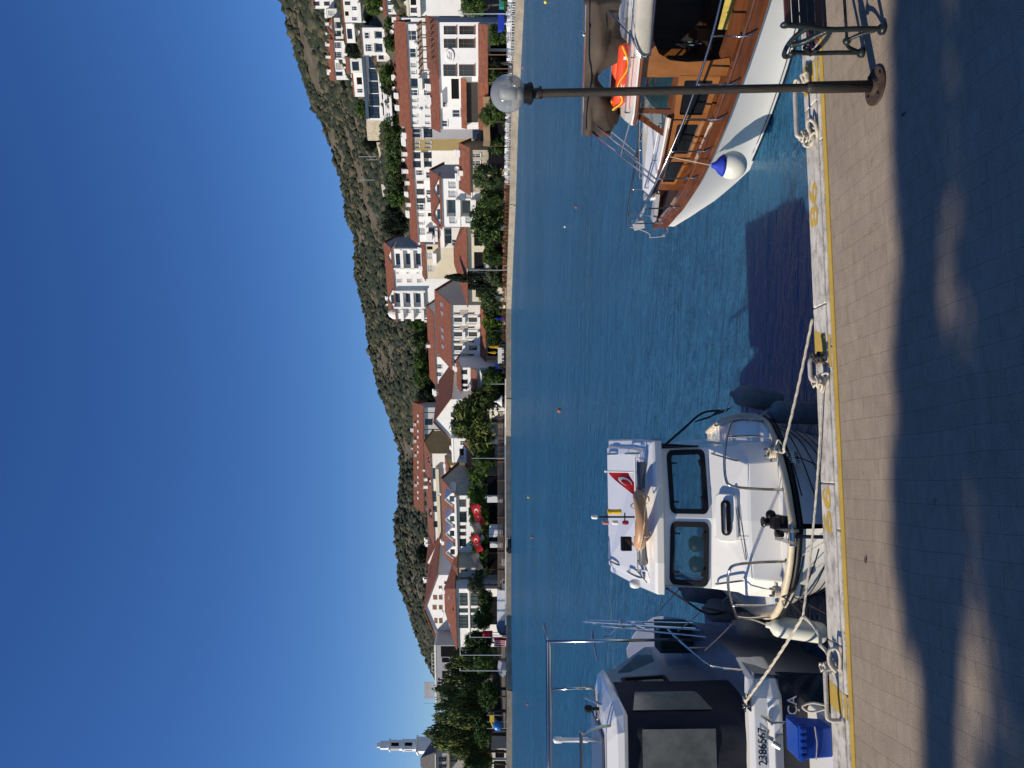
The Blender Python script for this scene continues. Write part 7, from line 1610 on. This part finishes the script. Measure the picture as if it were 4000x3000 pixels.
for k in range(5):
    z = .47+.066*k; y = .0-.011*k; q = MB(); q.box(.0 if k else .0,1.5,y+.012,y+.034,z,z+.052); q.build('back_slat', M['slat' if k == 0 or k == 4 else 'darkslat'], bn, bevel=.005)
for k in range(5): q = MB(); q.box(.01,1.49,.03+.07*k,.085+.07*k,.43,.452); q.build('seat_slat', M['slat'], bn, bevel=.005)
q = MB(); q.tube([(0,.165,.215),(1.5,.165,.215)], .012, 8); q.build('stretcher', M['iron'], bn)

# mooring rails: bent pipes standing on the coping
def mooring_rail(label, a0, a1, b, h, r=.019, m='railpaint'):
    c = Q((a0+a1)/2, b, .024); t = thing('mooring_rail', label, 'mooring rail', c, QRZ); w = (a1-a0)/2; q = MB(); k = .05
    q.tube(curve([(-w,0,0),(-w,0,h*.55),(-w,0,h-k),(-w+.012,0,h-.012),(-w+k,0,h),(0,0,h),(w-k,0,h),(w-.012,0,h-.012),(w,0,h-k),(w,0,h*.55),(w,0,0)],4), r, 10); q.build('pipe', M[m], t, smooth=True)
    for x in (-w, w): q = MB(); q.lathe([(.04,0),(.04,.008),(.026,.014)], 14, c=(x,0,0)); q.build('foot_plate', M[m], t)
    return t
def tangle(label, a, b, z, seed, size=.09, m='rope', r=.011):
    rs = random.Random(seed); c = Q(a, b, z); t = MB(); pts = [(0,0,0)]
    for k in range(16): pts.append((rs.uniform(-size,size), rs.uniform(-size*.7,size*.7), rs.uniform(0,size*.9)))
    t.tube(curve(pts, 7), r, 6)
    for k in range(3): t.tube([(rs.uniform(-.02,.02)+.035*math.cos(x), .035*math.sin(x), .05+.03*k+.01*math.sin(x)) for x in np.linspace(0,6.28,13)[:-1]], r, 5, closed=True)
    o = t.build('rope_knot', M[m], smooth=True); o.location = c; o.rotation_euler = (0,0,QRZ); return tag(o, label, 'rope')
mooring_rail('chipped mooring rail in the yellow patch between the motor boat and the cabin boat', .005, .215, -.215, .155)
mooring_rail('long white mooring rail partly behind the lamp post', 2.33, 2.80, -.15, .16)
mooring_rail('white mooring rail on the quay beside the blue crate', -2.96, -2.52, -.20, .13)
tangle('rope tied round the left leg of the middle mooring rail', .0, -.215, .03, 3); tangle('rope and dark cloth tied round the right leg of the middle mooring rail', .215, -.215, .05, 4, .06, 'darkrope')
tangle('pale rope knotted on the rail left of the lamp post', 2.33, -.16, .03, 5, .10); tangle('pale bundle of rope on the rail under the bench', 2.86, -.14, .05, 9, .10, 'rope', .016); tangle('pale rope knot on the rail nearest the canopy boat', -2.52, -.17, .05, 6, .07)
t = MB(); t.tube(curve([(0,0,.02),(.10,-.02,.02),(.18,-.03,.05),(.16,0,.10),(.05,.02,.10),(-.02,0,.05)],6), .014, 7); o = t.build('rope_eye', M['rope'], smooth=True); o.location = Q(-2.52, -.24, .025); o.rotation_euler = (0,0,QRZ); tag(o, 'stiff rope eye lying on the coping beside the left mooring rail', 'rope')
t = MB(); t.tube(curve([(0,0,0),(.02,.03,.12),(-.02,.06,.20),(-.06,.04,.14),(-.02,.0,.02)],6), .010, 7); o = t.build('rope_eye', M['rope'], smooth=True); o.location = Q(-2.84, -.20, .14); o.rotation_euler = (0,0,QRZ); tag(o, 'rope loop standing up from the left mooring rail', 'rope')
t = MB(); t.tube(curve([(0,0,.0),(.05,-.02,.01),(.13,-.02,.03),(.17,0,.07),(.12,.02,.08),(.03,.02,.05)],6), .016, 7); o = t.build('rope_eye', M['rope'], smooth=True); o.location = Q(2.30, -.22, .02); o.rotation_euler = (0,0,QRZ); tag(o, 'thick white rope eye on the coping left of the lamp post', 'rope')
# ropes
knot = P(3137, 2406, 7.0)
rope('flecked mooring rope from the cabin boat bow to the coping near berth 86', [b2w(.45,-.74,1.02), b2w(.2,-.72,1.02), P(3060,1755,7.25), Q(.62,.0,.045)], .013, 'rope', .01)
rope('long slack rope along the quay edge from the middle rail to the knot', [Q(-.02,-.18,.06), knot], .011, 'rope', .03)
rope('pale rope from the knot up to the canopy boat stern bitt', [knot, b3w(.47,-.18,1.215)], .014, 'rope', .02)
rope('rough brown rope from the knot down to the left mooring rail', [knot, P(3205,2520,6.75), Q(-2.56,-.2,.12)], .017, 'rope', .05)
rope('thin black line from the cabin boat left bitt down to the knot', [b2w(.45,.74,1.0), knot], .007, 'darkrope', .02)
rope('thin black line from the cabin boat left bitt down to the quay', [b2w(.40,.70,.98), b2w(-.3,1.12,.2)], .006, 'darkrope', .0)
rope('thin black line from the cabin boat right bitt across the hull', [b2w(.40,-.70,.98), b2w(.28,-.66,.8), b2w(-.15,-.35,.25)], .006, 'darkrope', .0)
rope('thin white line from the left bow rail to the anchor', [b2w(.26,.42,1.03), b2w(-.12,.10,.72)], .005, 'rope', .0)
# litter on the paving
def leaf(label, a, b, rz, s, m): o = MB(); o.add([(-s,0,.004),(-.3*s,.45*s,.012),(s,.1*s,.006),(.2*s,-.4*s,.014)], [(0,1,2),(0,2,3)]); o = o.build('dry_leaf', m, None); o.location = Q(a,b,0.002); o.rotation_euler = (0,0,rz); tag(o, label, 'leaf')
DL = mat('dry_leaf', (.06,.035,.02), .9, var=.3, vscale=20)
leaf('dry curled leaf on the sunlit paving in front of berth 66', -1.52, -.72, .4, .035, DL); leaf('dry leaf on the paving below berth 86', 1.85, -1.62, 2.0, .03, DL)

# ------------------------------------------------------------------ trees behind the camera that shade the near quay
SHADE_D = Vector((TOSUN.x, TOSUN.y, 0)).normalized(); COT = 1/math.tan(R(SUN_EL))
def over(gx, gy, h): return Vector((gx, gy, 0)) + SHADE_D*(h*COT)           # where a thing h metres up must be to shade ground point (gx, gy)
def big_crown(seed, n, size, rx, ry, rz):
    me = crown_mesh('crown', 'ficus', seed, 150, n, size, 'round'); return me
SHT = [big_crown(5, 150, .034, 1, 1, 1), big_crown(9, 150, .034, 1, 1, 1)]
def shade_tree(label, gx, gy, h, r, rz_, k):
    p = over(gx, gy, h); ty = min(p.y, -2.2-.3*(k%3)); t = thing('shade_tree', label, 'tree', (p.x-.4, ty, 0)); off = Vector((.4, p.y-ty, 0)); c = bpy.data.objects.new('crown', SHT[k%2]); COL.objects.link(c); c.parent = t; c.location = (off.x, off.y, h); c.scale = (r, r, rz_); c.rotation_euler = (0,0,k*1.3)
    q = MB(); q.tube(curve([(0,0,-.2),(.02,-.05,2.2),(.06,.05,4.4),(.12,off.y*.2,h*.75),(off.x*.7,off.y*.6,h*.93),(off.x,off.y,h+.2)], 5), [.26-.19*i/25 for i in range(26)], 10)
    for a in range(5): q.tube(curve([(off.x*.7,off.y*.6,h*.93),(off.x+r*.4*math.cos(a*1.3),off.y+r*.4*math.sin(a*1.3),h*.97),(off.x+r*.75*math.cos(a*1.3),off.y+r*.75*math.sin(a*1.3),h+rz_*.3)],4), [.07-.006*i for i in range(9)], 6)
    q.build('trunk', M['bark'], t, smooth=True); return t
k = 0
for gx, by in ((-9.0,4.9),(-7.0,4.9),(-5.0,4.95),(-3.2,5.15),(-1.5,5.38),(0.1,5.52),(1.7,5.62),(3.3,5.62),(5.0,5.66),(6.8,5.7),(8.6,5.7)):
    t = shade_tree('leafy shade tree in the front row behind the camera', gx, by-2.82+.15*math.sin(k*1.9), 13.0+.4*math.sin(k*2.1), 2.0, 1.7, k)
    limb = bpy.data.objects.new('crown', SHT[(k+1)%2]); COL.objects.link(limb); limb.parent = t; g_ = over(gx+.5*math.sin(k*3.3), by-.22+.10*math.sin(k*2.7), 12.0)
    limb.location = (g_.x-t.location.x, g_.y-t.location.y, 12.0); limb.scale = (1.5, .22+.07*math.sin(k*1.3), .45); limb.rotation_euler = (0,0,.1*math.sin(k)); k += 1
for gx in (-9,-6,-3,0,3,6,9):
    shade_tree('leafy shade tree in the back row behind the camera', gx, .6, 13.6, 2.7, 2.0, k); k += 1
for o in bpy.data.objects:
    if o.name.startswith('shade_tree'): o['group'] = 'shade trees behind the camera'
